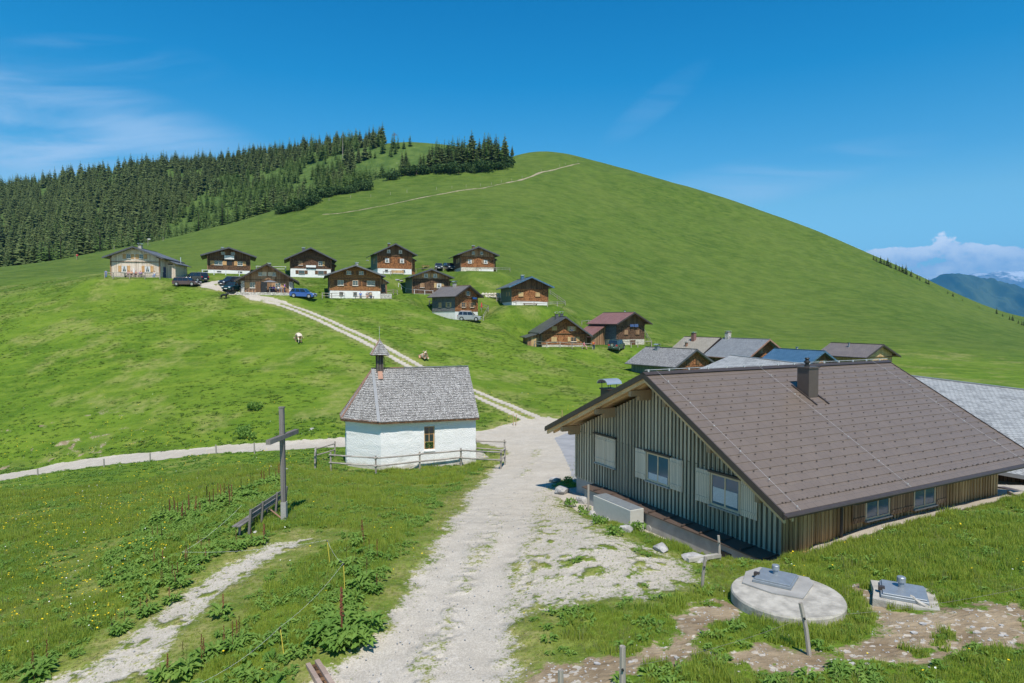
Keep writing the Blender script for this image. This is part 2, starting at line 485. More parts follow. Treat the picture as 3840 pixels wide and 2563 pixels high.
m_shingle('shingle_greyblue', (.10, .11, .115), (.20, .21, .21), (.03, .03, .03), .12, .17)
m_shingle('shingle_grey', (.25, .24, .23), (.58, .565, .545), (.06, .055, .05), .085, .125, bump=1.0, ms=.013)
m_shingle('slate_pale', (.19, .20, .205), (.33, .345, .35), (.09, .09, .09), .30, .27, bump=.6, ms=.014, big=.6)
m_shingle('slate_mid', (.16, .16, .16), (.33, .33, .33), (.06, .06, .06), .14, .16, bump=.8)
m_shingle('slate_blue', (.15, .17, .19), (.25, .27, .29), (.06, .06, .07), .16, .16, bump=.6, big=.5)
m_panel('roof_brown', (.142, .110, .088), (.164, .128, .103), (.055, .042, .036), .42, .43, .006, rough=.42, off=.5, bump=.5)
m_plain('trim_brown', (.055, .042, .036), .45, .1)
m_panel('roof_dark', (.06, .062, .068), (.10, .10, .11), (.03, .03, .03), .45, 9.0, .012, .45)
m_panel('roof_slate', (.10, .105, .115), (.18, .185, .195), (.05, .05, .055), .35, .3, .01, .55)
m_panel('roof_bluegrey', (.085, .105, .125), (.13, .155, .18), (.04, .05, .06), .42, .42, .02, .4)
m_panel('roof_red', (.20, .095, .078), (.27, .14, .12), (.10, .05, .045), .45, .42, .016, .5)
m_panel('roof_greybrown', (.13, .115, .105), (.19, .17, .155), (.07, .06, .055), .42, .42, .016, .5)
m_panel('roof_beige', (.26, .235, .19), (.34, .31, .26), (.13, .115, .09), .55, .4, .016, .6)
m_panel('roof_blue', (.05, .115, .19), (.085, .17, .27), (.02, .045, .08), .42, .38, .022, .38)
m_panel('roof_mauve', (.15, .125, .115), (.20, .17, .155), (.08, .065, .06), .42, .40, .018, .5)

t = NT_('plaster'); v = t.coord()
n = t.noise(v, 14, 5, .6); st = t.noise(t.map(v, scale=(1, 1, .4)), 1.2, 5, .6)
c = t.mix(t.step(st, .52, .8, 0, .35), (.80, .79, .77), (.60, .57, .52))
sp = nd(t.n, 'ShaderNodeSeparateXYZ'); t.l.new(v, sp.inputs[0])
low = t.math('ADD', sp.outputs[2], t.math('MULTIPLY', t.math('SUBTRACT', st, .5), 1.0))
c = t.mix(t.step(low, .45, .05, 0, .75), c, (.42, .38, .30))
t.base(c); t.b.inputs['Roughness'].default_value = .95; t.bump(n, 1.0, .07); MAT['plaster'] = t.m
m_plain('whitewash', (.76, .75, .73), .9, .06, 1.5, bump=.3)
m_plain('white_metal', (.74, .74, .74), .5, .03)
m_plain('concrete', (.36, .35, .325), .9, .14, 1.4, bump=.5)
m_plain('concrete_pale', (.47, .44, .38), .92, .2, 2.6, bump=.9)
m_plain('box_beige', (.46, .46, .42), .6, .04)
m_plain('zinc', (.30, .335, .365), .38, .08, 5, metal=.35)
m_plain('zinc_bright', (.55, .58, .60), .3, .05, 5, metal=.6)
m_plain('copper', (.36, .20, .14), .5, .12, 3, metal=.15)
m_plain('cable', (.62, .62, .62), .4, .03, metal=.3)
m_plain('black', (.015, .015, .016), .5, .05)
m_plain('curtain', (.62, .62, .64), .9, .1, 20)
m_plain('rock', (.47, .455, .435), .95, .22, 4, bump=.9)
m_plain('rubber', (.02, .02, .02), .85, .05)
m_plain('bark', (.15, .115, .085), .95, .2, 8)
m_plain('cloth_dark', (.035, .04, .055), .9, .1)
m_stone('stonewall', (.40, .37, .33), (.62, .59, .53), (.20, .17, .14), 3.2)
m_stone('stone_pale', (.55, .50, .40), (.70, .65, .54), (.34, .29, .22), 2.6)
m_glass('glass'); m_glass('carglass', (.012, .016, .02))
m_glass('solar', (.008, .045, .16), .12)
def m_leaf(name, a, b, rough=.6, trans=.25, hue=0.03):
    t = NT_(name)
    oi = nd(t.n, 'ShaderNodeObjectInfo')
    n = t.step(t.noise(t.coord('Object'), .55 if name in ('spruce', 'larch') else 1.1, 4, .7), .32, .68)
    c = t.mix(t.math('ADD', t.math('MULTIPLY', n, .7), t.math('MULTIPLY', oi.outputs['Random'], .5)), a, b)
    t.base(c); t.b.inputs['Roughness'].default_value = rough; t.b.inputs['Specular IOR Level'].default_value = .25
    if trans:
        tr = t.n.new('ShaderNodeBsdfTranslucent'); t.l.new(c, tr.inputs[0])
        mx = t.n.new('ShaderNodeMixShader'); mx.inputs[0].default_value = trans
        t.l.new(t.b.outputs[0], mx.inputs[1]); t.l.new(tr.outputs[0], mx.inputs[2])
        t.l.new(mx.outputs[0], t.n['Material Output'].inputs[0])
    MAT[name] = t.m
m_leaf('spruce', (.050, .092, .030), (.160, .205, .070), .9, .3)
m_leaf('larch', (.085, .160, .042), (.190, .275, .080), .9, .35)
m_leaf('pine_bush', (.030, .070, .020), (.080, .130, .040), .9, .2)
m_leaf('grass_blade', (.265, .370, .042), (.450, .510, .090), .7, .5)
m_leaf('grass_deep', (.165, .28, .036), (.30, .40, .065), .7, .45)
m_leaf('grass_lime', (.26, .34, .05), (.42, .46, .11), .7, .5)
m_leaf('grass_dry', (.24, .27, .08), (.38, .36, .16), .7, .4)
m_leaf('dock_leaf', (.125, .255, .040), (.260, .400, .080), .65, .45)
m_leaf('herb', (.100, .185, .030), (.170, .260, .055), .7, .45)
m_leaf('dock_seed', (.11, .04, .022), (.22, .08, .045), .9, .1)
m_leaf('petal', (.72, .50, .01), (.80, .62, .02), .6, .1)
m_leaf('petal_white', (.68, .68, .62), (.8, .8, .76), .6, .1)
def m_paint(name, col, metal=.4):
    t = NT_(name); t.base(t.mix(t.noise(t.coord(), 3, 3), col, tuple(c * .85 for c in col)))
    t.b.inputs['Roughness'].default_value = .3; t.b.inputs['Metallic'].default_value = metal
    t.b.inputs['Coat Weight'].default_value = .8; t.b.inputs['Coat Roughness'].default_value = .04
    MAT[name] = t.m
for n_, c_ in {'paint_brown': (.085, .05, .06), 'paint_black': (.018, .02, .025), 'paint_teal': (.01, .065, .075), 'paint_navy': (.025, .035, .055),
               'paint_blue': (.012, .10, .42), 'paint_silver': (.32, .34, .38), 'paint_green': (.07, .12, .12), 'paint_grey': (.10, .11, .12)}.items(): m_paint(n_, c_)
m_plain('rim', (.45, .46, .48), .3, .05, metal=.7)
m_plain('lamp_red', (.55, .03, .02), .3, .05); m_plain('lamp_clear', (.75, .76, .78), .2, .03)
m_plain('plate', (.75, .75, .73), .5, .02)
m_plain('skin', (.55, .33, .24), .7, .05); m_plain('hair', (.07, .045, .03), .8, .1)
for n_, c_ in {'c_red': (.55, .04, .05), 'c_pink': (.75, .16, .25), 'c_orange': (.75, .22, .05), 'c_blue': (.05, .18, .5), 'c_violet': (.35, .10, .55), 'c_white': (.7, .7, .7),
               'c_navy': (.04, .05, .12), 'c_grey': (.2, .2, .21), 'c_khaki': (.35, .3, .2), 'c_cream': (.62, .55, .45), 'c_yellow': (.7, .55, .08), 'c_green': (.1, .4, .1)}.items():
    m_plain(n_, c_, .9, .08, 12)
t = NT_('cow_hide'); v = t.coord()
t.base(t.mix(t.step(t.noise(v, 2.2, 3), .42, .56), (.66, .58, .48), (.46, .26, .15))); MAT['cow_hide'] = t.m
m_plain('hoof', (.05, .04, .035), .8)
# ---------------------------------------------------------------- terrain heights
COLS = {
 -300: [(700,16),(600,23),(540,33),(510,44),(490,56),(478,64),(440,76),(400,90),(350,108),(312,140),(297,200),(315,260),(268,400),(225,560),(260,800),(340,1500)],
 0: [(720,14.3),(683,15.8),(600,22),(540,30.5),(500,42),(484,51),(478,56),(470,60),(440,66),(400,77),(350,93),(300,118),(280,150),(269,200),(290,250),(255,350),(215,480),(196,560),(215,700),(330,1500)],
 128: [(720,14),(683,15.3),(600,20.3),(540,28),(500,38),(475,49),(463,54.5),(455,58),(430,64),(400,72),(350,87),(308,105),(279,121),(268,160),(249,235),(270,280),(232,370),(195,480),(173,560),(195,700),(330,1500)],
 256: [(683,14.4),(600,19),(540,24.5),(519,27),(490,34.5),(465,46),(453,53),(445,57),(420,62.5),(400,68),(350,85),(312,100),(293,113),(276,133),(262,155),(240,205),(219,280),(240,320),(205,400),(175,500),(162,545),(190,700),(330,1500)],
 320: [(683,14.2),(600,18.5),(540,24.3),(505,30),(480,39),(466,45),(455,50),(443,56),(430,58.5),(400,68),(350,84),(318,100),(297.5,118),(277,140),(255,170),(230,225),(196,310),(215,345),(175,430),(156,500),(150,520),(185,700),(330,1500)],
 400: [(683,14),(600,18.3),(540,23.8),(500,31.5),(474,43),(465,46.5),(447,54),(430,59),(400,67),(366,80),(340,92),(316,108),(297,121),(275,146),(252,172),(220,225),(190,285),(175,333),(192,360),(165,430),(141,485),(160,560),(220,800),(340,1500)],
 475: [(683,13.8),(600,18.2),(540,23.6),(500,32),(465,45),(445,53),(430,59),(395,71),(362,87),(340,101),(321,118),(294,133),(271,147),(252,170),(215,225),(180,300),(163,352),(175,380),(160,430),(149,480),(165,550),(220,800),(340,1500)],
 530: [(683,13.6),(600,18),(540,23.5),(500,32.5),(470,41),(445,52),(430,60),(405,70),(375,86),(350,102),(327,118),(304.5,129),(283,150),(250,187),(205,258),(163,340),(147.5,385),(160,430),(200,600),(340,1500)],
 600: [(683,13.2),(600,17.6),(550,21.5),(510,29),(489,34.5),(460,44),(440,53),(420,63),(390,81),(365,100),(346,118),(325,135),(300,157),(250,217),(200,295),(168,355),(162,380),(180,440),(340,1500)],
 700: [(683,12.8),(600,17),(560,21.5),(507,29),(450,41),(420,56),(395,76),(376,97),(352,128),(320,162),(270,227),(215,315),(190.5,365),(210,440),(350,1500)],
 800: [(683,12.5),(607,16.7),(560,20.8),(543,23.5),(505,28),(450,39),(425,49),(398,68),(380,90),(360,125),(335,160),(290,225),(245,305),(224.7,352),(245,430),(360,1500)],
 900: [(683,12.4),(600,16.6),(560,19.4),(527,23.8),(514,26),(490,32),(450,43),(420,57),(392,78),(376,98),(355,130),(330,172),(295,240),(274,300),(267,335),(285,420),(365,1500)],
 1024: [(683,12.2),(600,15.8),(540,20.6),(505,26),(490,30),(475,36),(450,44),(420,60),(392,80),(376,105),(358,135),(343,180),(328,240),(318,300),(328,380),(370,1500)],
 1300: [(683,12),(600,15.5),(540,20.5),(505,27),(470,38),(430,55),(400,75),(380,105),(366,150),(357,220),(350,300),(358,400),(390,1500)],
}
def pchip(x, y, xq):
    h = np.diff(x); d = np.diff(y) / h
    m = np.zeros(len(x))
    for i in range(1, len(x) - 1):
        if d[i-1] * d[i] > 0:
            w1 = 2*h[i] + h[i-1]; w2 = h[i] + 2*h[i-1]
            m[i] = (w1 + w2) / (w1 / d[i-1] + w2 / d[i])
    m[0] = d[0]; m[-1] = d[-1]
    k = np.clip(np.searchsorted(x, xq) - 1, 0, len(x) - 2)
    t = (xq - x[k]) / h[k]
    t2 = t*t; t3 = t2*t
    return (2*t3 - 3*t2 + 1)*y[k] + (t3 - 2*t2 + t)*h[k]*m[k] + (-2*t3 + 3*t2)*y[k+1] + (t3 - t2)*h[k]*m[k+1]

LY0, LY1, NYT = math.log(3.5), math.log(45000.0), 900
LYG = np.linspace(LY0, LY1, NYT)
us = sorted(COLS)
tcol = np.array([(u - 512) / F for u in us])
prof = []
for u in us:
    pts = sorted(COLS[u], key=lambda p: p[1])
    ly = [math.log(Y) for v, Y in pts]; zz = [ray(u, v)[1] * Y for v, Y in pts]
    z0 = zz[0]
    # real z, interpolated in log distance
    ly = [LY0, math.log(8)] + ly + [math.log(4000), math.log(9000), LY1 + .01]
    zz = [z0 + 0.9, z0 + 0.5] + zz + [-520, -600, -600]
    prof.append(pchip(np.array(ly), np.array(zz), LYG))
prof = np.array(prof)
NT = 1200
TG = np.linspace(-2.4, 2.4, NT)
tc_ = np.clip(TG, tcol[0], tcol[-1])
ZT = np.empty((NT, NYT))
for j in range(NYT):
    ZT[:, j] = pchip(tcol, prof[:, j], tc_)
# soften across columns so no facet of the interpolation shows
kern = np.exp(-0.5 * (np.arange(-22, 23) / 9.0) ** 2); kern /= kern.sum()
ZP = np.pad(ZT, ((22, 22), (0, 0)), mode='edge')
ZS = np.zeros_like(ZT)
for i, k in enumerate(kern): ZS += k * ZP[i:i + NT]
ZT = ZS

def vnoise(x, y, seed=0):
    xi = np.floor(x).astype(np.int64); yi = np.floor(y).astype(np.int64)
    xf = x - xi; yf = y - yi
    def h(a, b):
        n = (a * 374761393 + b * 668265263 + seed * 144665) & 0x7fffffff
        n = ((n ^ (n >> 13)) * 1274126177) & 0x7fffffff
        return ((n ^ (n >> 16)) & 0xffff) / 65535.0
    u = xf*xf*(3 - 2*xf); v = yf*yf*(3 - 2*yf)
    return (h(xi, yi)*(1-u) + h(xi+1, yi)*u)*(1-v) + (h(xi, yi+1)*(1-u) + h(xi+1, yi+1)*u)*v
def fbm(x, y, seed=0, oct=3):
    s = 0; a = 1.0; t = 0
    for o in range(oct):
        s = s + a * vnoise(x * 2**o, y * 2**o, seed + o * 17); t += a; a *= 0.5
    return s / t

def zbase(X, Y):
    X = np.asarray(X, float); Y = np.asarray(Y, float)
    t = np.clip((X / Y - TG[0]) / (TG[1] - TG[0]), 0, NT - 1.001)
    l = np.clip((np.log(np.maximum(Y, 3.6)) - LY0) / (LYG[1] - LYG[0]), 0, NYT - 1.001)
    i = t.astype(int); j = l.astype(int); a = t - i; b = l - j
    return (ZT[i, j]*(1-a) + ZT[i+1, j]*a)*(1-b) + (ZT[i, j+1]*(1-a) + ZT[i+1, j+1]*a)*b
def poly_dist(X, Y, poly):
    n = len(poly); ins = np.zeros(X.shape, bool)
    d = np.full(X.shape, 1e9)
    for i in range(n):
        a, b = poly[i], poly[(i+1) % n]
        c = ((a.y > Y) != (b.y > Y)) & (X < (b.x - a.x)*(Y - a.y)/((b.y - a.y) + 1e-12) + a.x)
        ins ^= c
        dx, dy = b.x - a.x, b.y - a.y
        t = np.clip(((X-a.x)*dx + (Y-a.y)*dy)/(dx*dx+dy*dy+1e-9), 0, 1)
        d = np.minimum(d, np.hypot(X-a.x-t*dx, Y-a.y-t*dy))
    return np.where(ins, -d, d)
# level building plots: (x, y, z, angle, half width, depth)
PADS = []
def add_pad(peak, Y, th, W, D_, H, og):
    p = P(peak[0], peak[1], Y); phi = R(th - math.degrees(math.atan2(p.x, p.y)))
    c, s = math.cos(phi), math.sin(phi)
    PADS.append((p.x - og*s, p.y + og*c, p.z - H, c, s, W/2, D_))
for a_ in [((132.3,246.0),120,-23,8.6,9.4,5.87,1.1),((228.8,246.9),132,0,8.0,8.5,5.5,1.3),((310.8,247.2),138,2,8.4,8.6,6.5,1.3),((266.7,263.3),112,-3,8.6,8.8,5.55,1.3),
           ((395.9,243.2),145,12,7.8,8.6,7.0,1.3),((355.7,264.4),118,4,9.2,9.2,6.25,1.45),((478.9,246.2),145,14,7.7,8.6,5.6,1.3),((431.9,268.6),132,12,7.6,8.4,5.4,1.2),
           ((470,285.1),122,44,6.0,6.6,6.7,.9),((531.9,276.4),125,17,7.4,8.6,5.6,1.3),((565.9,316.3),110,14,7.9,8.6,5.3,1.2),((634.9,312),116,41,6.6,7.4,6.0,1.1)]:
    add_pad(*a_)
_o = Vector((3.4, 34.0)); _w = Vector((.4695, -.8829)); _r = Vector((.8829, .4695))
TRENCH = [_o + _w*a + _r*b for a, b in ((-1.2, .3), (-1.2, -1.5), (6, -1.9), (11.6, -1.5), (12.9, -.75), (13.0, .3))]
def zg(X, Y):
    """ground height with its small relief"""
    X = np.asarray(X, float); Y = np.asarray(Y, float)
    z = zbase(X, Y)
    rel = (fbm(X/2.6, Y/2.6, 3) - .5) * 0.16 + (fbm(X/0.7, Y/0.7, 5, 2) - .5) * 0.05
    far = np.clip((Y - 50) / 60, 0, 1)
    rel = rel + far * ((fbm(X/11, Y/11, 9) - .5) * 0.35)
    f2 = np.clip((Y - 160) / 120, 0, 1) * np.clip((1500 - Y) / 600, 0, 1)
    rel = rel + f2 * (fbm(X/40 + .3*Y/40, Y/25, 12) - .5) * 1.6
    z = z + rel
    nr = (np.abs(X - 6) < 10) & (np.abs(Y - 28) < 10)
    if nr.any():
        d = poly_dist(X, Y, TRENCH); w = np.clip(1 - d/1.3, 0, 1); w = w*w*(3 - 2*w)
        z = z*(1 - w) + np.minimum(z, -9.22)*w
    if np.max(Y) > 95:
        for px_, py_, pz_, c, s_, hw_, dp in PADS:
            dx, dy = X - px_, Y - py_
            near = (np.abs(dx) < 26) & (np.abs(dy) < 26)
            if not near.any(): continue
            lx = dx*c + dy*s_; ly = -dx*s_ + dy*c
            d = np.hypot(np.maximum(np.abs(lx) - hw_ - .6, 0), np.maximum(np.maximum(-1.6 - ly, ly - dp*.6), 0))
            w = np.clip(1 - d/6.5, 0, 1); w = w*w*(3 - 2*w)
            z = z*(1 - w) + (pz_ + .03)*w
    return z
def g3(x, y, dz=0.0):
    return Vector((x, y, float(zg(x, y)) + dz))
def gp(u, v, dz=0.0, Ymin=8.0, Ymax=1500.0):
    """first point of the ground under a picture point"""
    a, s = ray(u, v)
    Y = np.exp(np.linspace(math.log(Ymin), math.log(Ymax), 2600))
    d = zg(a * Y, Y) - s * Y
    k = np.argmax(d > 0) if (d > 0).any() else int(np.argmax(d))
    if k == 0: k = 1
    d0, d1 = d[k-1], d[k]
    t = 0 if d1 == d0 else np.clip(-d0 / (d1 - d0), 0, 1)
    y = Y[k-1] + (Y[k] - Y[k-1]) * t
    return g3(a * y, y, dz)
def D(x, y, **k):      # the same for a point measured on the 2349 px wide view
    return gp(x / 2.29395, y / 2.29395, **k)

# ---------------------------------------------------------------- ground mesh with painted cover types
def seg_dist(X, Y, pts, hws):
    best = np.full(X.shape, 1e9)
    for (p, q, h0, h1) in zip(pts[:-1], pts[1:], hws[:-1], hws[1:]):
        dx, dy = q.x - p.x, q.y - p.y
        L = dx*dx + dy*dy + 1e-9
        t = np.clip(((X - p.x)*dx + (Y - p.y)*dy) / L, 0, 1)
        d = np.hypot(X - p.x - t*dx, Y - p.y - t*dy) - (h0 + (h1 - h0)*t)
        best = np.minimum(best, d)
    return best
def smooth_line(pts, n=6):
    out = []
    for i in range(len(pts) - 1):
        p0 = pts[max(i-1, 0)]; p1 = pts[i]; p2 = pts[i+1]; p3 = pts[min(i+2, len(pts)-1)]
        for k in range(n):
            t = k / n
            out.append(0.5*((2*p1) + (p2-p0)*t + (2*p0-5*p1+4*p2-p3)*t*t + (3*p1-p0-3*p2+p3)*t**3))
    out.append(pts[-1]); return out
def sstep(a, b, x):
    t = np.clip((x - a) / (b - a), 0, 1); return t*t*(3-2*t)
def line(pts, hw):
    return smooth_line([D(*p) for p in pts]), hw

main_road = [D(*p) for p in [(930,1600),(965,1540),(1010,1460),(1045,1390),(1085,1300),(1120,1210),(1165,1130),(1205,1080),(1232,1040),(1240,1000)]]
hw_main = [2.2,2.1,1.75,1.55,1.6,1.7,2.0,2.3,2.4,2.2]
side_road = [D(*p) for p in [(-260,1140),(-120,1116),(0,1095),(100,1077),(240,1058),(345,1047),(500,1031),(600,1026),(700,1022),(800,1016),(900,1010),(1000,1003),(1120,1000),(1220,990)]]
hw_side = [1.9,1.9,1.8,1.8,1.7,1.7,1.6,1.6,1.65,1.7,1.8,2.0,2.4,2.6]
upper = [D(*p) for p in [(1250,975),(1210,955),(1150,928),(1100,907),(1020,873),(955,842),(890,806),(820,770),(760,742),(700,716),(640,694),(580,679),(530,668),(490,660),(474,653),(490,648),(545,643)]]
upper_s = smooth_line(upper, 5)
junction = [D(*p) for p in [(1100,1012),(1110,988),(1190,965),(1260,955),(1330,972),(1400,985),(1330,1010),(1322,1100),(1262,1100),(1200,1090),(1178,1060),(1160,1030)]]
parking = [D(*p) for p in [(1190,1120),(1262,1098),(1300,1150),(1400,1220),(1480,1252),(1560,1285),(1612,1312),(1590,1345),(1480,1372),(1340,1388),(1230,1400),(1180,1430),(1130,1400),(1180,1250)]]
asphalt = [D(*p) for p in [(1272,1004),(1300,992),(1345,985),(1345,1112),(1316,1110),(1308,1075),(1290,1035)]]
strip = [D(*p) for p in [(120,1600),(230,1568),(300,1510),(390,1420),(480,1350),(560,1295),(640,1255),(700,1238)]]
hw_strip = [1.3,1.2,1.05,.95,.85,.8,.65,.35]
soil_a = [D(*p) for p in [(1180,1600),(1240,1510),(1420,1500),(1540,1465),(1560,1405),(1640,1372),(1690,1395),(1640,1440),(1600,1480),(1750,1530),(1880,1545),(2050,1520),(2200,1500),(2349,1470),(2349,1380),(2240,1390),(2150,1395),(2080,1420),(1990,1470),(1880,1500),(1740,1480),(1650,1500),(1500,1545),(1350,1600)]]
soil_b = [D(*p) for p in [(1950,1345),(2010,1335),(2040,1400),(2150,1400),(2250,1470),(2050,1480),(2010,1400)]]
yard = [D(*p) for p in [(1900,1250),(2349,1105),(2349,1140),(2000,1245),(1870,1300),(1800,1290)]]
dock_a = [D(*p) for p in [(230,1290),(360,1170),(520,1140),(640,1085),(650,1150),(545,1215),(520,1290),(420,1350),(330,1400),(250,1360)]]
dock_b = [D(*p) for p in [(400,1568),(520,1480),(700,1420),(800,1360),(900,1400),(860,1480),(740,1520),(680,1600),(420,1620)]]
flower_a = [D(*p) for p in [(0,1330),(100,1230),(300,1240),(420,1200),(420,1290),(330,1350),(240,1460),(150,1560),(0,1600)]]
flower_b = [D(*p) for p in [(0,1190),(200,1130),(350,1090),(450,1130),(300,1200),(100,1260),(0,1280)]]
flower_c = [D(*p) for p in [(160,1020),(0,1000),(0,1060),(200,1050),(420,1030),(420,980),(250,950)]]
HO = Vector((3.4, 34.0)); HW = Vector((.4695, -.8829)); HR = Vector((.8829, .4695))
def hpt(x, y): q = HO + HW * x + HR * y; return Vector((q.x, q.y, 0))
drain = [hpt(-1.5, 8), hpt(-1.3, -1.3), hpt(6, -2.3), hpt(13.6, -1.5), hpt(14.1, .3), hpt(14.3, 15), hpt(16, 18), hpt(20, 17), hpt(20, 22), hpt(10, 22)]

def cover(X, Y):
    """gravel, soil, dry/worn, forest floor : 0..1 arrays"""
    n1 = fbm(X/1.1, Y/1.1, 21); n2 = fbm(X/0.35, Y/0.35, 22, 2); n3 = fbm(X/3.7, Y/3.7, 23)
    e = (n1 - .5) * 1.0 + (n2 - .5) * 0.7
    d_main = seg_dist(X, Y, main_road, hw_main)
    d_side = seg_dist(X, Y, side_road, hw_side)
    d_up = seg_dist(X, Y, upper_s, [1.25] * len(upper_s))
    d_jun = poly_dist(X, Y, junction); d_par = poly_dist(X, Y, parking)
    d_str = seg_dist(X, Y, strip, hw_strip)
    g = 1 - sstep(-.75, .75, d_main + e * .8)
    g = np.maximum(g, 1 - sstep(-.12, .15, d_side + e * .3))
    g = np.maximum(g, (1 - sstep(-.6, .5, d_jun + e * .8)))
    c = np.abs(seg_dist(X, Y, upper_s, [0.0] * len(upper_s)))
    wide = np.clip((90 - Y) / 25, 0, 1)
    rut = 1 - sstep(.28, .52, np.abs(c - .82) + e * .16)
    g = np.maximum(g, np.maximum(rut * .9, .30) * (1 - sstep(-.1, .4, d_up)))
    g = np.maximum(g, (1 - sstep(-.25, .1, d_up + .5 + e * .3)) * sstep(104, 110, Y))
    # grass down the middle of the main track
    cm = seg_dist(X, Y, main_road, [0.0] * len(main_road))
    mid = (1 - sstep(.15, .8, cm + e * .5)) * sstep(.42, .66, n3 + (n2 - .5) * .8)
    g = g * (1 - .45 * mid * (Y < 50))
    gp_ = (1 - sstep(-.8, .8, d_par + e)) * sstep(.22, .52, n2 * .55 + n1 * .45 + .03) * .74
    g = np.maximum(g, gp_)
    gs = (1 - sstep(-.6, .5, d_str + e * .8)) * sstep(.22, .48, n2 * .6 + n1 * .4) * .74
    g = np.maximum(g, gs)
    d_dr = poly_dist(X, Y, drain)
    g = np.maximum(g, 1 - sstep(-.15, .2, d_dr + e * .35))
    d_j2 = (1 - sstep(-.5, .3, poly_dist(X, Y, [hpt(-4.5, 3), hpt(-.8, -1.5), hpt(-1, 6), hpt(-4, 8)]) + e))
    g = g * (1 - .5 * d_j2 * sstep(.4, .6, n1))
    s = np.maximum(1 - sstep(-.35, .35, poly_dist(X, Y, soil_a) + e * 1.0), 1 - sstep(-.4, .25, poly_dist(X, Y, soil_b) + e))
    s = s * sstep(.27, .40, n1 * .55 + n2 * .45 + .03)
    # worn shoulders
    dry = 1 - sstep(.0, 2.6, np.minimum(np.minimum(d_main, d_jun), np.minimum(d_up + .6, d_str)) + e)
    dry = np.maximum(dry, .6 * (1 - sstep(0, 1.5, d_par + e)))
    # bare scars of the left bank
    bank = np.exp(-((X + .72 * Y + 3) / 14) ** 2) * sstep(56, 60, Y) * (1 - sstep(68, 74, Y))
    s = np.maximum(s, bank * sstep(.57, .66, n1 * .6 + n3 * .4) * .8)
    dry = np.maximum(dry, .5 * sstep(.52, .72, n3) * (Y < 140))
    crestY = np.interp(X / Y, [-1.3, -.8, -.6, -.44, -.36, -.29, -.19, -.08, 0, .03], [185, 200, 235, 262, 280, 292, 318, 345, 372, 1e4])
    fo = sstep(-2, 14, Y - crestY + (n3 - .5) * 8) * (Y < 3000)
    fo = fo * (1 - .8 * sstep(455, 470, Y) * sstep(-.22, -.18, X / Y))
    return np.clip(g, 0, 1), np.clip(s * (1 - g), 0, 1), np.clip(dry, 0, 1), np.clip(fo, 0, 1)

def make_terrain():
    tl = np.concatenate([np.linspace(-2.3, -.88, 40)[:-1], np.linspace(-.88, .88, 880), np.linspace(.88, 2.3, 40)[1:]])
    ry = np.concatenate([np.exp(np.linspace(math.log(3.6), math.log(11.4), 20))[:-1],
                         np.exp(np.linspace(math.log(11.4), math.log(62), 330))[:-1],
                         np.exp(np.linspace(math.log(62), math.log(420), 260))[:-1],
                         np.exp(np.linspace(math.log(420), math.log(900), 50))[:-1],
                         np.exp(np.linspace(math.log(900), math.log(42000), 30))])
    nt, ny = len(tl), len(ry)
    T, Y = np.meshgrid(tl, ry); X = T * Y
    Z = zg(X, Y)
    # asphalt apron and floors are smooth
    g, s, dry, fo = cover(X, Y)
    Z = Z - 0.03 * g * (Y < 60) + 0.0
    nrm_road = seg_dist(X, Y, main_road, hw_main), seg_dist(X, Y, side_road, hw_side), poly_dist(X, Y, junction), poly_dist(X, Y, parking)
    da = poly_dist(X, Y, asphalt)
    dup = seg_dist(X, Y, upper_s, [1.35] * len(upper_s)); dst = seg_dist(X, Y, strip, hw_strip)
    ddr = poly_dist(X, Y, drain)
    co = np.stack([X, Y, Z], -1).reshape(-1, 3)
    idx = np.arange(nt * ny).reshape(ny, nt)
    q = np.stack([idx[:-1, :-1], idx[:-1, 1:], idx[1:, 1:], idx[1:, :-1]], -1).reshape(-1, 4)
    def fmid(a): return ((a[:-1, :-1] + a[1:, 1:]) / 2).reshape(-1)
    cls = np.zeros(len(q), int)      # 0 meadow
    cls[fmid(fo) > .5] = 5
    road = (fmid(np.minimum(np.minimum(nrm_road[0], nrm_road[1]), np.minimum(nrm_road[2], nrm_road[3]))) < 0)
    cls[fmid(ddr) < 0] = 4
    cls[fmid(dst) < 0] = 3
    cls[fmid(dup) < 0] = 2
    cls[road] = 1
    cls[fmid(da) < 0] = 6
    names = {0: 'meadow_ground', 1: 'gravel_road', 2: 'farm_track', 3: 'gravel_path', 4: 'gravel_strip', 5: 'forest_ground', 6: 'asphalt_apron'}
    asf = np.clip(1 - (da + .02) / .04, 0, 1) * 1.0
    col = np.stack([g, s, dry, fo], -1).reshape(-1, 4)
    for c, nm in names.items():
        f = q[cls == c]
        if len(f) == 0: continue
        used, inv = np.unique(f.reshape(-1), return_inverse=True)
        me = bpy.data.meshes.new(nm)
        me.vertices.add(len(used)); me.vertices.foreach_set('co', co[used].astype(np.float32).ravel())
        me.loops.add(len(f) * 4); me.loops.foreach_set('vertex_index', inv.astype(np.int32))
        me.polygons.add(len(f)); me.polygons.foreach_set('loop_start', np.arange(0, len(f) * 4, 4, dtype=np.int32))
        me.polygons.foreach_set('loop_total', np.full(len(f), 4, dtype=np.int32))
        me.update(calc_edges=True)
        me.polygons.foreach_set('use_smooth', np.ones(len(f), bool))
        at = me.color_attributes.new('cover', 'FLOAT_COLOR', 'POINT')
        at.data.foreach_set('color', col[used].astype(np.float32).ravel())
        o = bpy.data.objects.new(nm, me); C.objects.link(o)
        me.materials.append(MAT['asphalt'] if c == 6 else MAT['ground'])
        o['kind'] = 'structure'
make_terrain()
m_plain('roof_mauve_trim', (.105, .075, .06), .45, .06); m_plain('trim_brown_pale', (.085, .065, .056), .42, .06)  # second trim brown is paler, closer to the roof colour
# ---------------------------------------------------------------- shared building pieces
def T(x=0, y=0, z=0, rz=0): return Matrix.Translation((x, y, z)) @ Matrix.Rotation(rz, 4, 'Z')

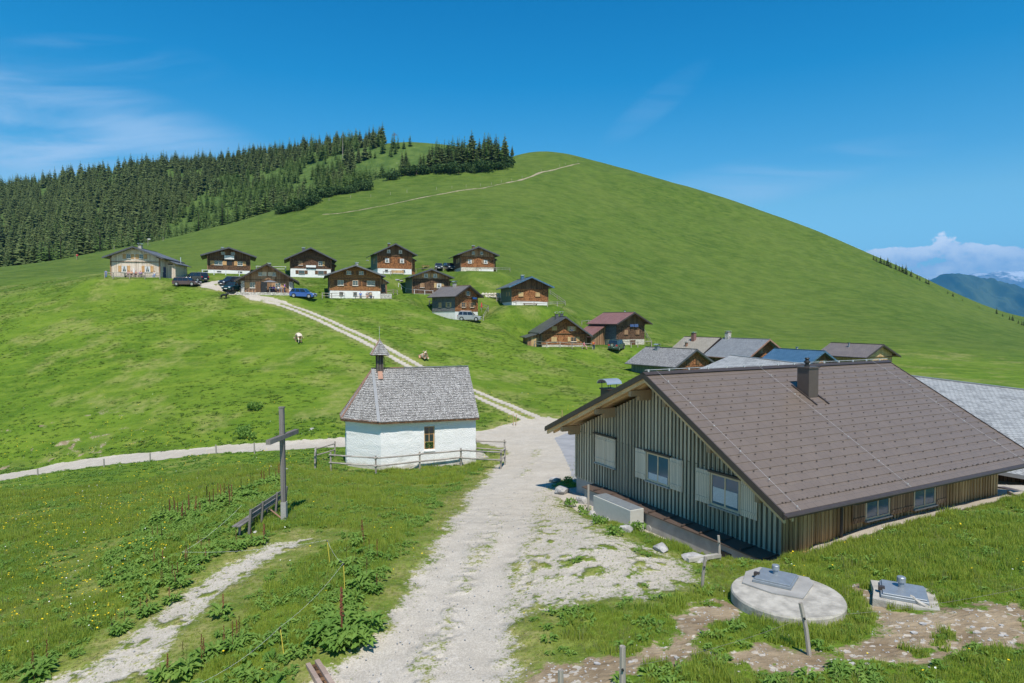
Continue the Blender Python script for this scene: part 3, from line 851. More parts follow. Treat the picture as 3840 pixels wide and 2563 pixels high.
def slab(poly3, th, mb=None):
    """thick sheet under a planar polygon (thickness straight down)"""
    mb = mb or MB(); n = len(poly3)
    vs = [tuple(p) for p in poly3] + [(p[0], p[1], p[2] - th) for p in poly3]
    fs = [tuple(range(n)), tuple(range(n, 2*n))[::-1]] + [(i, (i+1) % n + 0, n + (i+1) % n, n + i) for i in range(n)]
    return mb.add(vs, fs)

def window(parent, M, w, h, frame='shutter_new', glass='glass', shutters=None, shut_mat='shutter_new', sill='white_metal', rows=2, cols=2,
           curtain=False, lintel=None, shut_w=None, name='window', depth=.06, fw=.06):
    """window in the local plane y=0 facing -y of matrix M, centre of the opening at origin. shutters: None/'open'/'closed'/'left'/'right'"""
    fr = MB()
    fr.box(-w/2, w/2, -depth*.6, .02, h/2 - fw, h/2, M).box(-w/2, w/2, -depth*.6, .02, -h/2, -h/2 + fw, M)
    fr.box(-w/2, -w/2 + fw, -depth*.6 + .003, .02, -h/2 + fw, h/2 - fw, M).box(w/2 - fw, w/2, -depth*.6 + .003, .02, -h/2 + fw, h/2 - fw, M)
    for i in range(1, cols): x = -w/2 + w*i/cols; fr.box(x - fw*.4, x + fw*.4, -depth*.5, .02, -h/2 + fw, h/2 - fw, M)
    for i in range(1, rows): z = -h/2 + h*i/rows; fr.box(-w/2 + fw, w/2 - fw, -depth*.42, .018, z - fw*.25, z + fw*.25, M)
    if shutters != 'closed':
        fo = fr.build(name, MAT[frame], parent)
        MB().box(-w/2 + fw*.9, w/2 - fw*.9, -.012, .01, -h/2 + fw*.9, h/2 - fw*.9, M).build('pane', MAT[glass], fo)
        if curtain:
            MB().prism([(-w/2+fw, -h/2+fw), (-w/2+fw, h/2-fw), (-w*.05, h/2-fw), (-w*.32, -h/2+fw)], -.017, -.014, 'y', M)\
                .prism([(w/2-fw, -h/2+fw), (w/2-fw, h/2-fw), (w*.05, h/2-fw), (w*.32, -h/2+fw)], -.017, -.014, 'y', M).build('curtain', MAT['curtain'], fo)
    if sill:
        MB().box(-w/2 - .05, w/2 + .05, -depth - .06, -.003, -h/2 - .06, -h/2 - .003, M).build('window_sill', MAT[sill], parent)
    if lintel:
        MB().box(-w/2 - .08, w/2 + .08, -depth - .07, -.003, h/2 + .01, h/2 + .09, M).build('window_hood', MAT[lintel], parent)
    sw = shut_w or w/2
    if shutters == 'closed':
        for s in (-1, 1):
            sh = MB(); x0, x1 = sorted((s*.012, s*w/2)); sh.box(x0, x1, -.055, -.003, -h/2, h/2, M)
            for z in (-h*.34, h*.34): sh.box(x0 + .02, x1 - .02, -.078, -.055, z - .04, z + .04, M)
            sh.build('shutter', MAT[shut_mat], parent)
    elif shutters:
        for s in (-1, 1):
            if shutters == 'left' and s > 0: continue
            if shutters == 'right' and s < 0: continue
            sh = MB(); x0, x1 = sorted((s*(w/2 + .04), s*(w/2 + .04 + sw))); sh.box(x0, x1, -.05, -.003, -h/2 - .02, h/2 + .02, M)
            for z in (-h*.36, h*.36): sh.box(x0 + .03, x1 - .03, -.075, -.05, z - .045, z + .045, M)
            sh.build('shutter', MAT[shut_mat], parent)

# ---------------------------------------------------------------- the large house on the right
def big_house():
    z0 = -9.25
    rz = math.atan2(-.8829, .4695)
    h = empty('timber_house', (HO.x, HO.y, z0), rz, 'large grey board and batten house with a wide brown tiled roof beside the gravel yard', 'house')
    W, Lh = 13.2, 14.3
    zE_L, zE_R, zR, xR = 3.41, 2.83, 6.92, 7.06      # left eave, right eave, ridge heights and ridge position
    xL, xE = -1.03, 14.2
    yF, yB = -1.3, 15.9
    sL = (zR - zE_L) / (xR - xL); sR = (zR - zE_R) / (xE - xR)
    def zl(x): return zE_L + sL*(x - xL) if x < xR else zE_R + sR*(xE - x)
    # concrete foot
    MB().box(.04, W - .04, .04, Lh - .04, -1.5, .93).build('foundation', MAT['concrete'], h)
    # wall core under the boards
    top = [(0, .9), (W, .9), (W, zl(W) - .38), (xR, zR - .45), (0, zl(0) - .38)]
    MB().prism(top, .0, Lh, 'y').build('wall', MAT['batten_gap'], h)
    # board siding, gable: battens stand proud, each one at its own height against the roof
    g = MB(); x = .02
    i = 0
    while x < W:
        x1 = min(x + .115, W)
        jit = random.uniform(-.006, .006)
        zt = min(zl(x), zl(x1)) - .40
        g.box(x + .0, x1, -.048 + jit, -.002, .84 + random.uniform(-.012, .012), zt)
        x += .228; i += 1
    g.build('gable_siding', MAT['batten_grey'], h)
    s = MB(); y = .03
    while y < Lh:
        s.box(W + .002, W + .048 + random.uniform(-.005, .005), y, min(y + .12, Lh), .82, zl(W) - .40)
        y += .235
    s.box(W + .001, W + .02, .0, Lh, .80, zl(W) - .42)
    s.build('side_siding', MAT['batten_brown'], h)
    MB().box(W - .05, W + .055, -.055, .02, .82, zl(W) - .42).build('corner_post', MAT['batten_brown'], h)
    # roof: two thick skins with a raised trim; tiles are in the sheet
    def roofside(name, xa, za, xb, zb, th=.10):
        n = 24; mb = MB(); steps = 20
        dx, dz = (xb - xa)/steps, (zb - za)/steps
        ln = math.hypot(dx, dz)
        for k in range(steps):      # every course lies over the one below
            x_0, z_0 = xa + dx*k, za + dz*k
            nx, nz = -dz/ln*(1 if dx > 0 else -1), abs(dx)/ln
            x_1, z_1 = xa + dx*(k+1), za + dz*(k+1)
            lift = .022
            p = [(x_0 + nx*lift, z_0 + nz*lift), (x_1, z_1), (x_1, z_1 - .05), (x_0, z_0 - .05)]
            mb.prism(p, yF + .04, yB - .04, 'y')
        return mb.build(name, MAT['roof_brown'], h)
    roofside('roof', xE, zE_R, xR, zR)
    roofside('roof', xL, zE_L, xR, zR)
    # deck under the tiles
    d = MB(); d.prism([(xL + .03, zE_L - .06), (xR, zR - .055), (xE - .03, zE_R - .06), (xE - .03, zE_R - .16), (xR, zR - .17), (xL + .03, zE_L - .16)], yF + .06, yB - .06, 'y')
    d.build('roof_deck', MAT['beam_pale'], h)
    for yy, y2 in ((yF - .0, yF + .055), (yB - .055, yB)):
        for (xa, za, xb, zb) in ((xL - .02, zE_L, xR, zR), (xR, zR, xE + .02, zE_R)):
            MB().prism([(xa, za + .05), (xb, zb + .05), (xb, zb - .20), (xa, za - .20)], yy, y2, 'y').build('verge_board', MAT['trim_brown'], h)
    # second lighter rafter behind the verge, as on the left slope
    for k, yy in enumerate((yF + .10, yF + .5)):
        for (xa, xb) in ((xL + .05, xR), (xR, xE - .05)):
            za, zb = zl(xa) - .17, zl(xb) - .17
            MB().prism([(xa, za), (xb, zb), (xb, zb - .2), (xa, za - .2)], yy, yy + .1, 'y').build('rafter', MAT['beam_pale'], h)
    # ridge cap
    MB().prism([(xR - .2, zR - .03), (xR, zR + .085), (xR + .2, zR - .03)], yF, yB, 'y').build('ridge_cap', MAT['trim_brown'], h)
    MB().tube([(xE + .06, yF + .05, zE_R - .09), (xE + .06, yB - .05, zE_R - .09)], .075, 8).build('gutter', MAT['trim_brown'], h)
    MB().tube([(xL - .06, yF + .05, zE_L - .09), (xL - .06, yB - .05, zE_L - .09)], .075, 8).build('gutter', MAT['trim_brown'], h)
    MB().prism([(xE - .02, zE_R + .02), (xE + .1, zE_R - .03), (xE + .1, zE_R - .16), (xE - .02, zE_R - .16)], yF, yB, 'y').build('eave_board', MAT['trim_brown'], h)
    # purlins
    for px in (.4, 3.4, 6.0, 8.2, 10.7, 13.0):
        zt = zl(px) - .37
        MB().box(px - .1, px + .1, yF + .15, .0, zt - .26, zt).box(px - .1, px + .1, yF + .62, .0, zt - .46, zt - .26).build('purlin', MAT['beam_dark'], h)
    # snow guards: staggered over the right slope
    sg = MB(); ln = math.hypot(xE - xR, zR - zE_R)
    rows = 19
    ax = Vector(((xE - xR)/ln, 0, (zE_R - zR)/ln)); nn = Vector((-ax.z, 0, ax.x))
    def guard(y, dd):
        c = Vector((xR, y, zR)) + ax * dd + nn * .03
        Mg = Matrix.Translation(c) @ Matrix(((ax.x, 0, nn.x, 0), (0, 1, 0, 0), (ax.z, 0, nn.z, 0), (0, 0, 0, 1)))
        sg.add([(-.04, -.022, 0), (-.04, .022, 0), (.02, .024, 0), (.02, -.024, 0), (.0, -.02, .036), (.0, .02, .036)],
               [(0, 3, 2, 1), (0, 1, 5, 4), (3, 4, 5, 2), (0, 4, 3), (1, 2, 5)], Mg)
    for r_ in range(rows):
        dd = .75 + r_ * (ln - 1.15)/(rows - 1)
        y = yF + .55 + (.425 if r_ % 2 else 0)
        while y < yB - .3: guard(y, dd); y += .85
    y = yF + .4
    while y < yB - .2: guard(y, ln - .42); y += .42
    o = sg.build('snow_guards', MAT['trim_brown_pale'], h); o['kind'] = 'stuff'
    # lightning conductors
    for yy in (yF + .75, yF + 7.0, yB - 1.5):
        a0 = Vector((xR, yy, zR + .10)); a1 = Vector((xE + .08, yy + .0, zE_R + .03))
        cl = MB().tube([a0, a0.lerp(a1, .5) + nn*.05, a1 + nn*.03], .004, 5)
        for t_ in (.1, .28, .46, .64, .82, .98):
            c = a0.lerp(a1, t_) + nn*.04
            cl.box(c.x-.02, c.x+.02, c.y-.02, c.y+.02, c.z-.02, c.z+.02)
        cl.build('lightning_wire', MAT['cable'], h)
    cl = MB().tube([(xR, yF + .1, zR + .15), (xR, yB - .1, zR + .15)], .012, 5); y = yF + .3
    while y < yB: cl.box(xR-.03, xR+.03, y-.025, y+.025, zR+.07, zR+.17); y += 1.15
    cl.build('ridge_wire', MAT['cable'], h)
    # gable windows
    for x, z, w_, hh, st in ((2.79, 2.73, 1.66, 1.42, 'closed'), (6.68, 2.63, 1.5, 1.30, 'open'), (10.57, 2.52, 1.5, 1.30, 'open')):
        M = T(x, -.05, z)
        if st == 'open':
            fr = MB().box(-w_/2-.06, w_/2+.06, -.03, .08, -hh/2-.05, hh/2+.05, M).build('window_reveal', MAT['beam_pale'], h)
        window(h, M @ T(0, -.035, 0), w_, hh, 'frame_pale', 'glass_sky', st, 'shutter_pale', 'zinc', 1, 2, curtain=False, lintel='trim_brown' if True else None, shut_w=.76, fw=.085)
    # drawn white curtain in the lower part of the open gable windows
    for x in (6.68, 10.57):
        MB().box(x - .62, x + .62, -.112, -.100, 2.05, 2.36 if x < 8 else 2.62).build('half_curtain', MAT['curtain'], h)
    # side windows
    for y in (5.25, 8.4):
        M = T(W + .05, y, 1.98, R(90))
        window(h, M @ T(0, -.02, 0), 1.55, .95, 'frame_pale', 'glass_sky', 'open', 'boards_warm', 'zinc', 1, 2, shut_w=.75, fw=.08)
    # down pipe
    MB().tube([(xE + .05, 4.6, zE_R - .15), (W + .5, 3.3, zE_R - .42), (W + .16, 2.95, zE_R - .5), (W + .15, 2.95, .3)], .055, 8).build('downpipe', MAT['trim_brown'], h)
    # concrete ledge with brown sheet cover along the gable
    MB().box(1.9, 13.7, -.72, -.05, -1.4, .78).build('light_well_wall', MAT['concrete'], h)
    lc = MB(); x = 1.8
    while x < 13.75:
        x1 = min(x + 1.02, 13.8)
        lc.add([(x, -.82, .80), (x1 - .012, -.82, .80), (x1 - .012, -.05, .87), (x, -.05, .87), (x, -.82, .755), (x1 - .012, -.82, .755), (x1 - .012, -.05, .80), (x, -.05, .80)],
               [(0,1,2,3),(7,6,5,4),(0,4,5,1),(1,5,6,2),(2,6,7,3),(3,7,4,0)])
        lc.box(x1 - .03, x1 + .01, -.815, -.05, .84, .895) if x1 < 13.7 else None
        x += 1.02
    lc.build('ledge_cover', MAT['trim_brown'] if False else MAT['roof_mauve_trim'], h)
    MB().tube([(6.85, -.735, .12), (6.85, -.70, .12)], .15, 16).build('drain_pipe_mouth', MAT['box_beige'], h)
    MB().tube([(6.85, -.742, .12), (6.85, -.70, .12)], .12, 16).build('drain_hole', MAT['concrete'], h)
    MB().box(10.9, 11.5, -.745, -.70, .12, .5).build('vent_opening', MAT['black'], h)
    # chimneys
    c1 = MB().box(.85, 1.5, 1.0, 1.65, 3.2, 5.55); c = c1.build('chimney', MAT['trim_brown'], h)
    MB().box(.8, 1.55, .95, 1.7, 5.55, 5.62).build('chimney_cap', MAT['trim_brown'], c)
    hd = MB(); n = 10
    arc = [(1.175 + .46*math.cos(PI*k/n), 5.86 + .26*math.sin(PI*k/n)) for k in range(n+1)]
    inner = [(1.175 + .43*math.cos(PI*k/n), 5.85 + .235*math.sin(PI*k/n)) for k in range(n+1)][::-1]
    for k in range(n):
        hd.prism([arc[k], arc[k+1], inner[n-k-1], inner[n-k]], .85, 1.8, 'y')
    hd.build('rain_hood', MAT['zinc_bright'], c)
    for a in (.9, 1.45):
        for b in (1.05, 1.6): MB().tube([(a, b, 5.6), (a, b, 5.95)], .02, 5).build('hood_leg', MAT['trim_brown'], c)
    zt = zl(8.92)
    c = MB().box(8.62, 9.24, 6.45, 7.1, zt - .5, zt + 1.16).build('chimney', MAT['trim_brown_pale'], h)
    MB().box(8.57, 9.29, 6.4, 7.15, zt + 1.16, zt + 1.22).build('chimney_cap', MAT['trim_brown_pale'], c)
    MB().lathe([(.12, zt+1.22), (.12, zt+1.28), (.08, zt+1.30), (.09, zt+1.38), (.14, zt+1.40), (.14, zt+1.45), (.08, zt+1.50), (.08, zt+1.56), (.12, zt+1.58), (.10, zt+1.62)], 14, cx=8.9, cy=6.75).build('chimney_pot', MAT['black'], c)
    MB().box(8.59, 8.62, 6.77, 6.80, zt - .3, zt + 1.16).build('seam', MAT['trim_brown'], c)
    for yy in (6.36, 7.18):
        p0 = Vector((8.4, yy, zl(8.4) + .05)); p1 = Vector((9.75, yy, zl(9.75) + .05)); MB().beam(p0, p1, .06, .05).build('flashing', MAT['trim_brown'], c)
    # side door pipe and bin at the far end
    MB().tube([(W + .3, 5.0, .1), (W + .3, 5.0, .95)], .2, 12).build('vent_pipe', MAT['trim_brown'], h)
    return h
m_plain('frame_pale', (.62, .48, .32), .6, .05); m_glass('glass_sky', (.03, .085, .14), .08)  # sky reflected in the panes is put into their blue base colour
big_house()

# white utility box against the ledge
def hw(x, y, z): q = HO + HW * x + HR * y; return Vector((q.x, q.y, z))
rzH = math.atan2(-.8829, .4695)
b = empty('utility_box', hw(3.9, -1.6, -9.0), rzH, 'long low pale box with grey lid standing in front of the house gable', 'utility box')
MB().box(0, 2.75, 0, .75, -.8, .72).build('body', MAT['box_beige'], b, bevel=.012)
MB().box(.05, 1.38, .05, .70, .72, .745).build('lid', MAT['zinc'], b)
MB().box(1.40, 2.70, .05, .70, .72, .745).build('lid', MAT['zinc'], b)
pst = empty('marker_post', hw(3.72, -1.75, -8.95), 0, 'thin grey stake at the left end of the pale utility box', 'post')
MB().box(-.045, .045, -.045, .045, -.4, 1.15).build('stake', MAT['fence_grey'], pst)

# ---------------------------------------------------------------- boulders and stones
def boulder(name, loc, sx, sy, sz, seed, label, cat='boulder', group=None, mat='rock', rz=0, sub=3):
    bm = bmesh.new(); bmesh.ops.create_icosphere(bm, subdivisions=sub, radius=1)
    rnd = random.Random(seed)
    pl = [(Vector((rnd.uniform(-1,1), rnd.uniform(-1,1), rnd.uniform(-1,1))).normalized(), rnd.uniform(.5,.85)) for _ in range(14)]
    pl += [(Vector((0, 0, 1)), .55)]
    for v in bm.verts:
        for n, d in pl:
            e = v.co.dot(n) - d
            if e > 0: v.co -= n * e * .9
        v.co += v.co.normalized() * (rnd.random() - .5) * .05
    for v in bm.verts: v.co = Vector((v.co.x * sx, v.co.y * sy, v.co.z * sz))
    me = bpy.data.meshes.new(name); bm.to_mesh(me); bm.free(); me.materials.append(MAT[mat])
    o = bpy.data.objects.new(name, me); C.objects.link(o); o.location = loc; o.rotation_euler = (0, 0, rz)
    return tag(o, label, cat, group)
G1 = 'boulders along the house edge of the gravel yard'
for k, (x, y, s, f, lb) in enumerate([
    (1272, 1104, .42, 1.0, 'grey boulder at the top of the row, just left of the house corner'),
    (1290, 1130, .62, .8, 'broad flat topped grey boulder second from the top of the row'),
    (1335, 1152, .42, 1.1, 'squarish pale boulder standing between weeds below the house corner'),
    (1362, 1182, .36, .9, 'grey block in the row next to the gravel strip, left of the pale box'),
    (1396, 1196, .36, .9, 'small dark topped boulder beside the stake at the pale box'),
    (1433, 1218, .34, 1.0, 'white rounded boulder on the grass below the pale utility box'),
    (1518, 1262, .46, .55, 'low pale boulder lying in the grass right of the round one'),
    (1590, 1284, .50, .5, 'flat pale slab stone in the grass near the leaning fence posts')]):
    p = D(x, y, dz=.08)
    boulder('boulder', p, s, s * .7, s * f * .75, 100 + k, lb, 'boulder', G1, rz=k * 1.3)
p = D(1612, 1288, dz=.1)
pk = empty('squared_timber', p, R(20), 'short pale squared beam lying across the flat slab stone', 'timber')
MB().box(-.6, .7, -.07, .07, -.03, .09).build('beam', MAT['concrete_pale'], pk)
for k, (x, y, s, lb) in enumerate([
    (655, 1078, .32, 'whitish stone lying in the grass left of the cross'),
    (840, 1203, 0, ''), (585, 1222, .13, 'small white stone in front of the bench by the cross'),
    (715, 984, .28, 'grey stone in the meadow behind the gravel lane, right of the cross'),
    (420, 1128, .18, 'little white stone on the flowery bank left of the bench')]):
    if s: boulder('stone', D(x, y, dz=.02), s, s*.8, s*.6, 140 + k, lb, 'stone', rz=k, sub=2)

# ---------------------------------------------------------------- round concrete tank and square shaft
def hatch(parent, M):
    MB().box(-.62, .62, -.62, .62, .0, .10, M).build('hatch_frame', MAT['zinc'], parent, bevel=.01)
    MB().box(-.57, .57, -.57, .57, .10, .15, M).build('hatch_lid', MAT['zinc'], parent, bevel=.008)
    q = MB().lathe([(.085, .15), (.085, .33)], 14, M, -.05, .18).build('vent_stub', MAT['zinc'], parent)
    MB().lathe([(.125, .31), (.125, .45), (.11, .47)], 16, M, -.05, .18).build('vent_cap', MAT['zinc'], q)
    MB().box(-.68, -.5, -.25, -.10, .08, .20, M).build('latch', MAT['trim_brown'], parent)
tc0 = D(1805, 1392)
zt_ = float(zg(tc0.x, tc0.y - .9)) + .30
tk = empty('round_tank', (tc0.x, tc0.y, zt_), R(-35), 'large round pale concrete tank cover with a square metal hatch, behind the leaning stake', 'tank')
R0 = 1.42
MB().lathe([(R0 - .02, -1.2), (R0, -.06), (R0 - .03, -.012), (R0 - .3, .0), (.01, .01)], 56).build('slab', MAT['concrete_pale'], tk, smooth=False)
# mortar bed and hatch
MB().prism([(-.72, -.62), (.1, -.86), (.85, -.75), (.9, .4), (.72, .78), (-.6, .8), (-.85, .2)], .01, .045, 'z', T(-.42, .55, 0)).build('mortar_bed', MAT['concrete'], tk)
hatch(tk, T(-.42, .6, .045) @ Matrix.Scale(.80, 4))
ts = D(2072, 1372)
sh = empty('shaft_cover', (ts.x, ts.y, ts.z + .11), R(-28), 'square metal hatch on a broken concrete collar right of the round tank', 'shaft cover')
MB().prism([(-.72, -.66), (-.1, -.75), (.74, -.68), (.76, .1), (.7, .7), (-.2, .74), (-.74, .66), (-.68, 0)], -.5, .0, 'z').build('collar', MAT['concrete_pale'], sh)
hatch(sh, Matrix.Scale(.86, 4))
for (x, y, sx, lb, k) in ((2033, 1378, .42, 'flat broken concrete slab leaning on the left of the square shaft', 1), (2113, 1388, .34, 'smaller broken concrete slab at the front right of the square shaft', 2)):
    q = D(x, y, dz=.05)
    o = boulder('broken_slab', q, sx, sx*.8, .13, 60 + k, lb, 'slab', mat='concrete_pale', sub=2); o.rotation_euler = (R(25), R(-10), k)
for k in range(26):
    x = random.uniform(1230, 2330); y = 1560 - (x - 1230) * .12 + random.uniform(-35, 60)
    s = random.uniform(.04, .10)
    boulder('stone', D(x, min(y, 1560), dz=.0), s*1.3, s, s*.8, 300 + k, 'small pale stone on the bare brown soil strip at the lower right', 'stone', 'loose stones on the bare soil', sub=1)

# ---------------------------------------------------------------- leaning stakes of the electric fence on the right
def stake(x, ytop, ybot, lean_px, r, label, mat='fence_grey', base_below=None):
    b = D(x + lean_px, ybot) if base_below is None else base_below
    a, s = ray(x / 2.29395, ytop / 2.29395)
    top = Vector((a * b.y, b.y, s * b.y))
    o = empty('fence_post', b, 0, label, 'fence post', 'weathered stakes of the wire fence around the yard')
    MB().tube([(0, 0, -.4), (top - b) * .5, top - b], [r, r, r * .92], 7).build('post', MAT[mat], o)
    MB().tube([(top - b) * .72 + Vector((-.01, -r - .04, 0)), (top - b) * .72 + Vector((.0, r, 0))], .022, 6).build('insulator', MAT['black'], o)
    return o, top, b
posts = []
posts.append(stake(1648, 1228, 1285, 4, .045, 'upright grey stake between the house ledge and the slab stone'))
posts.append(stake(1618, 1276, 1356, -10, .045, 'grey stake leaning right at the edge of the gravel yard'))
posts.append(stake(1836, 1382, 1502, 26, .05, 'grey stake leaning left in front of the round tank'))
b4 = P(622.5, 705, 11.6); b4 = g3(b4.x, b4.y)
posts.append(stake(1428, 1482, 1580, 0, .062, 'thick grey stake cut by the bottom edge of the picture, right one', base_below=b4))
b5 = P(561, 715, 11.2); b5 = g3(b5.x, b5.y)
posts.append(stake(1286, 1536, 1600, 0, .055, 'short grey stake at the bottom edge of the picture, left one', base_below=b5))
def wire(name, pts, label, r=.003, sag=.12, mat='cable', cat='wire', group=None):
    mb = MB()
    for a, b in zip(pts[:-1], pts[1:]):
        n = 8; q = []
        for k in range(n + 1):
            t_ = k / n; p = a.lerp(b, t_); q.append(p - Vector((0, 0, sag * 4 * t_ * (1 - t_))))
        mb.tube(q, r, 4)
    o = mb.build(name, MAT[mat]); return tag(o, label, cat, group)
i3 = posts[2]; pr = P(1040, 584, 15.2)
wire('fence_wire', [posts[3][2].lerp(posts[3][1], .72), i3[2].lerp(i3[1], .72), pr], 'thin fence wire running past the round tank to the right edge', .003, .12, 'bench_wood')
m_wood('kerb_wood', (.26, .19, .15), (.42, .33, .27), .4, ms=0)
# wooden channel kerb in the foreground
k0, k1 = D(716, 1524), P(360, 700, 12.0)
kz = math.atan2(k1.y - k0.y, k1.x - k0.x); L_ = (Vector((k1.x, k1.y)) - Vector((k0.x, k0.y))).length
kb = empty('drain_channel', (k0.x, k0.y, k0.z + .02), kz, 'wooden drain channel crossing the gravel at the bottom edge', 'drain channel')
slope = (float(zg(k1.x, k1.y)) - k0.z) / L_
Ms = Matrix.Rotation(-math.atan(slope), 4, 'Y')
MB().box(0, L_ + 1.0, .06, .17, -.12, .07, Ms).build('side_beam', MAT['kerb_wood'], kb)
MB().box(0, L_ + 1.0, -.15, -.05, -.12, .05, Ms).build('side_beam', MAT['kerb_wood'], kb)
MB().box(.05, L_ + .9, -.048, .058, -.10, .0, Ms).build('channel_floor', MAT['boards_old'], kb)
# ---------------------------------------------------------------- chapel
def chapel():
    h = empty('chapel', (-9.08, 44.0, -10.45), math.atan2(.294, .956), 'small whitewashed chapel with a grey shingle roof and a wooden bell turret', 'chapel')
    H = 3.4; Wn, L = 6.2, 6.76
    poly = [(0, 0), (L, 0), (L, Wn), (0, Wn), (-2.2, Wn - 2.2), (-2.2, 2.2)]
    # wall with a window opening, subdivided and roughened like hand thrown plaster
    bm = bmesh.new()
    def wallface(p, q, hole=None, flare=0.0):
        ln = math.hypot(q[0]-p[0], q[1]-p[1]); xs = set([0, ln]); zs = set([-1.0, 0, H + .25])
        n = max(2, int(ln/.16)); xs |= {ln*i/n for i in range(n+1)}; zs |= {-1 + (H+1.25)*i/28 for i in range(29)}
        if hole: xs |= {hole[0], hole[1]}; zs |= {hole[2], hole[3]}
        xs = sorted(xs); zs = sorted(zs)
        def dd(x, z): return 0
        vs = {}
        for i, x in enumerate(xs):
            for j, z in enumerate(zs):
                t_ = x/ln
                vs[i, j] = bm.verts.new((p[0]+(q[0]-p[0])*t_, p[1]+(q[1]-p[1])*t_, z))
        for i in range(len(xs)-1):
            for j in range(len(zs)-1):
                cx, cz = (xs[i]+xs[i+1])/2, (zs[j]+zs[j+1])/2
                if hole and hole[0] < cx < hole[1] and hole[2] < cz < hole[3]: continue
                bm.faces.new((vs[i,j], vs[i+1,j], vs[i+1,j+1], vs[i,j+1]))
    wx0, wx1, wz0, wz1 = 3.02, 3.78, 1.17, 2.86
    n = len(poly)
    for i in range(n):
        p, q = poly[i], poly[(i+1) % n]
        wallface(p, q, (wx0, wx1, wz0, wz1) if i == 0 else None)
    bmesh.ops.remove_doubles(bm, verts=bm.verts, dist=.003)
    for v in bm.verts:
        x, y, z = v.co
        edge = abs(x-wx0) < .01 or abs(x-wx1) < .01
        d = (float(fbm(np.array(x*2.1+y*1.7), np.array(z*2.3), 4, 3)) - .5) * .07
        c = Vector((2.0, 3.1, 0)); r_ = Vector((x, y, 0)) - c
        if r_.length > 0 and not (edge and y < .01): v.co += r_.normalized() * d
        if z < .8: v.co += r_.normalized() * (.8 - z) * .03
    me = bpy.data.meshes.new('wall'); bm.to_mesh(me); bm.free(); me.materials.append(MAT['plaster'])
    o = bpy.data.objects.new('wall', me); C.objects.link(o); o.parent = h
    rv = MB(); s = .32
    rv.add([(wx0,0,wz0),(wx1,0,wz0),(wx1,0,wz1),(wx0,0,wz1),(wx0+.03,s,wz0+.08),(wx1-.03,s,wz0+.08),(wx1-.03,s,wz1-.03),(wx0+.03,s,wz1-.03)],
           [(0,1,5,4),(1,2,6,5),(2,3,7,6),(3,0,4,7)])
    rv.build('window_reveal', MAT['plaster'], h)
    window(h, T((wx0+wx1)/2, .2, (wz0+wz1)/2), wx1-wx0-.04, wz1-wz0-.04, 'shutter_new', 'glass', None, sill=None, rows=3, cols=2, fw=.06)
    MB().box(wx0-.05, wx1+.02, -.06, .05, wz0-.09, wz0-.005).build('window_sill', MAT['plaster'], h)
    fp = empty('flower_pot', (0,0,0)); fp.parent = h
    pl = MB()
    for k in range(60):
        c = Vector((3.4 + random.uniform(-.28,.28), .14 + random.uniform(-.05,.03), wz0 + .15 + random.uniform(0,.42)))
        a = Vector((random.uniform(-1,1), random.uniform(-1,0), random.uniform(-.3,1))).normalized()*.06; b_ = a.cross(Vector((random.random(),.3,1))).normalized()*.045
        pl.add([c-a, c+b_, c+a, c-b_], [(0,1,2,3)])
    pl.build('leaves', MAT['dock_leaf'], fp, fix=False)
    bpy.data.objects.remove(fp) if False else None
    # roof
    ov = .36; ze = 3.38; zr = 6.82; xa = -.25
    e = [(-.15, -ov), (L + .18, -ov), (L + .18, Wn + ov), (-.15, Wn + ov), (-2.2 - ov, Wn - 2.2 + .15), (-2.2 - ov, 2.2 - .15)]
    A = (xa, Wn/2, zr); B = (L + .18, Wn/2, zr)
    E = [(x, y, ze) for x, y in e]
    def face(name, pts):
        # stepped courses: cut the face in strips between eave and apex
        mb = MB(); nrm = (Vector(pts[1]) - Vector(pts[0])).cross(Vector(pts[-1]) - Vector(pts[0])).normalized()
        if nrm.z < 0: nrm = -nrm
        steps = 22
        lo0, lo1 = Vector(pts[0]), Vector(pts[1]); hi1, hi0 = Vector(pts[2]), Vector(pts[-1])
        for k in range(steps):
            a0 = lo0.lerp(hi0, k/steps); a1 = lo1.lerp(hi1, k/steps)
            b0 = lo0.lerp(hi0, (k+1)/steps); b1 = lo1.lerp(hi1, (k+1)/steps)
            l = nrm*.028
            m = 1; seg = max(1, int((a1-a0).length/.13))
            for i in range(seg):
                jl = l + nrm*random.uniform(-.010, .016)
                c0 = a0.lerp(a1, i/seg); c1 = a0.lerp(a1, (i+.97)/seg); d0 = b0.lerp(b1, i/seg); d1 = b0.lerp(b1, (i+.97)/seg)
                dr = (c0 - d0).normalized()*random.uniform(-.012,.02) if (c0-d0).length > 0 else Vector()
                mb.add([c0+jl+dr, c1+jl+dr, d1+nrm*.004, d0+nrm*.004, c0+dr-nrm*.004, c1+dr-nrm*.004], [(0,1,2,3),(0,4,5,1),(0,3,4),(1,5,2)])
        mb.build(name, MAT['shingle_grey'], h, fix=False)
        slab([p for p in pts], .1).build('roof_boards', MAT['bench_wood'], h)
    face('roof', [E[0], E[1], B, A]); face('roof', [E[2], E[3], A, B])
    face('roof', [E[5], E[0], A, A]); face('roof', [E[4], E[5], A, A]); face('roof', [E[3], E[4], A, A])
    MB().prism([(-ov*0 + .0, ze), (Wn, ze), (Wn/2, zr - .15)], L - .05, L + .02, 'x').build('gable_wall', MAT['plaster'], h)
    # eave trim
    tr = MB()
    for i in range(6):
        if i == 1: continue
        a, b = Vector(E[i]), Vector(E[(i+1) % 6]); tr.beam(a - Vector((0,0,.09)), b - Vector((0,0,.09)), .05, .13)
    tr.build('eave_board', MAT['boards_old'], h)
    sf = MB(); sf.prism([(x*.97 + .05, y*.97+.09) for x, y in e], ze - .17, ze - .12, 'z'); sf.build('soffit', MAT['cornice'], h)
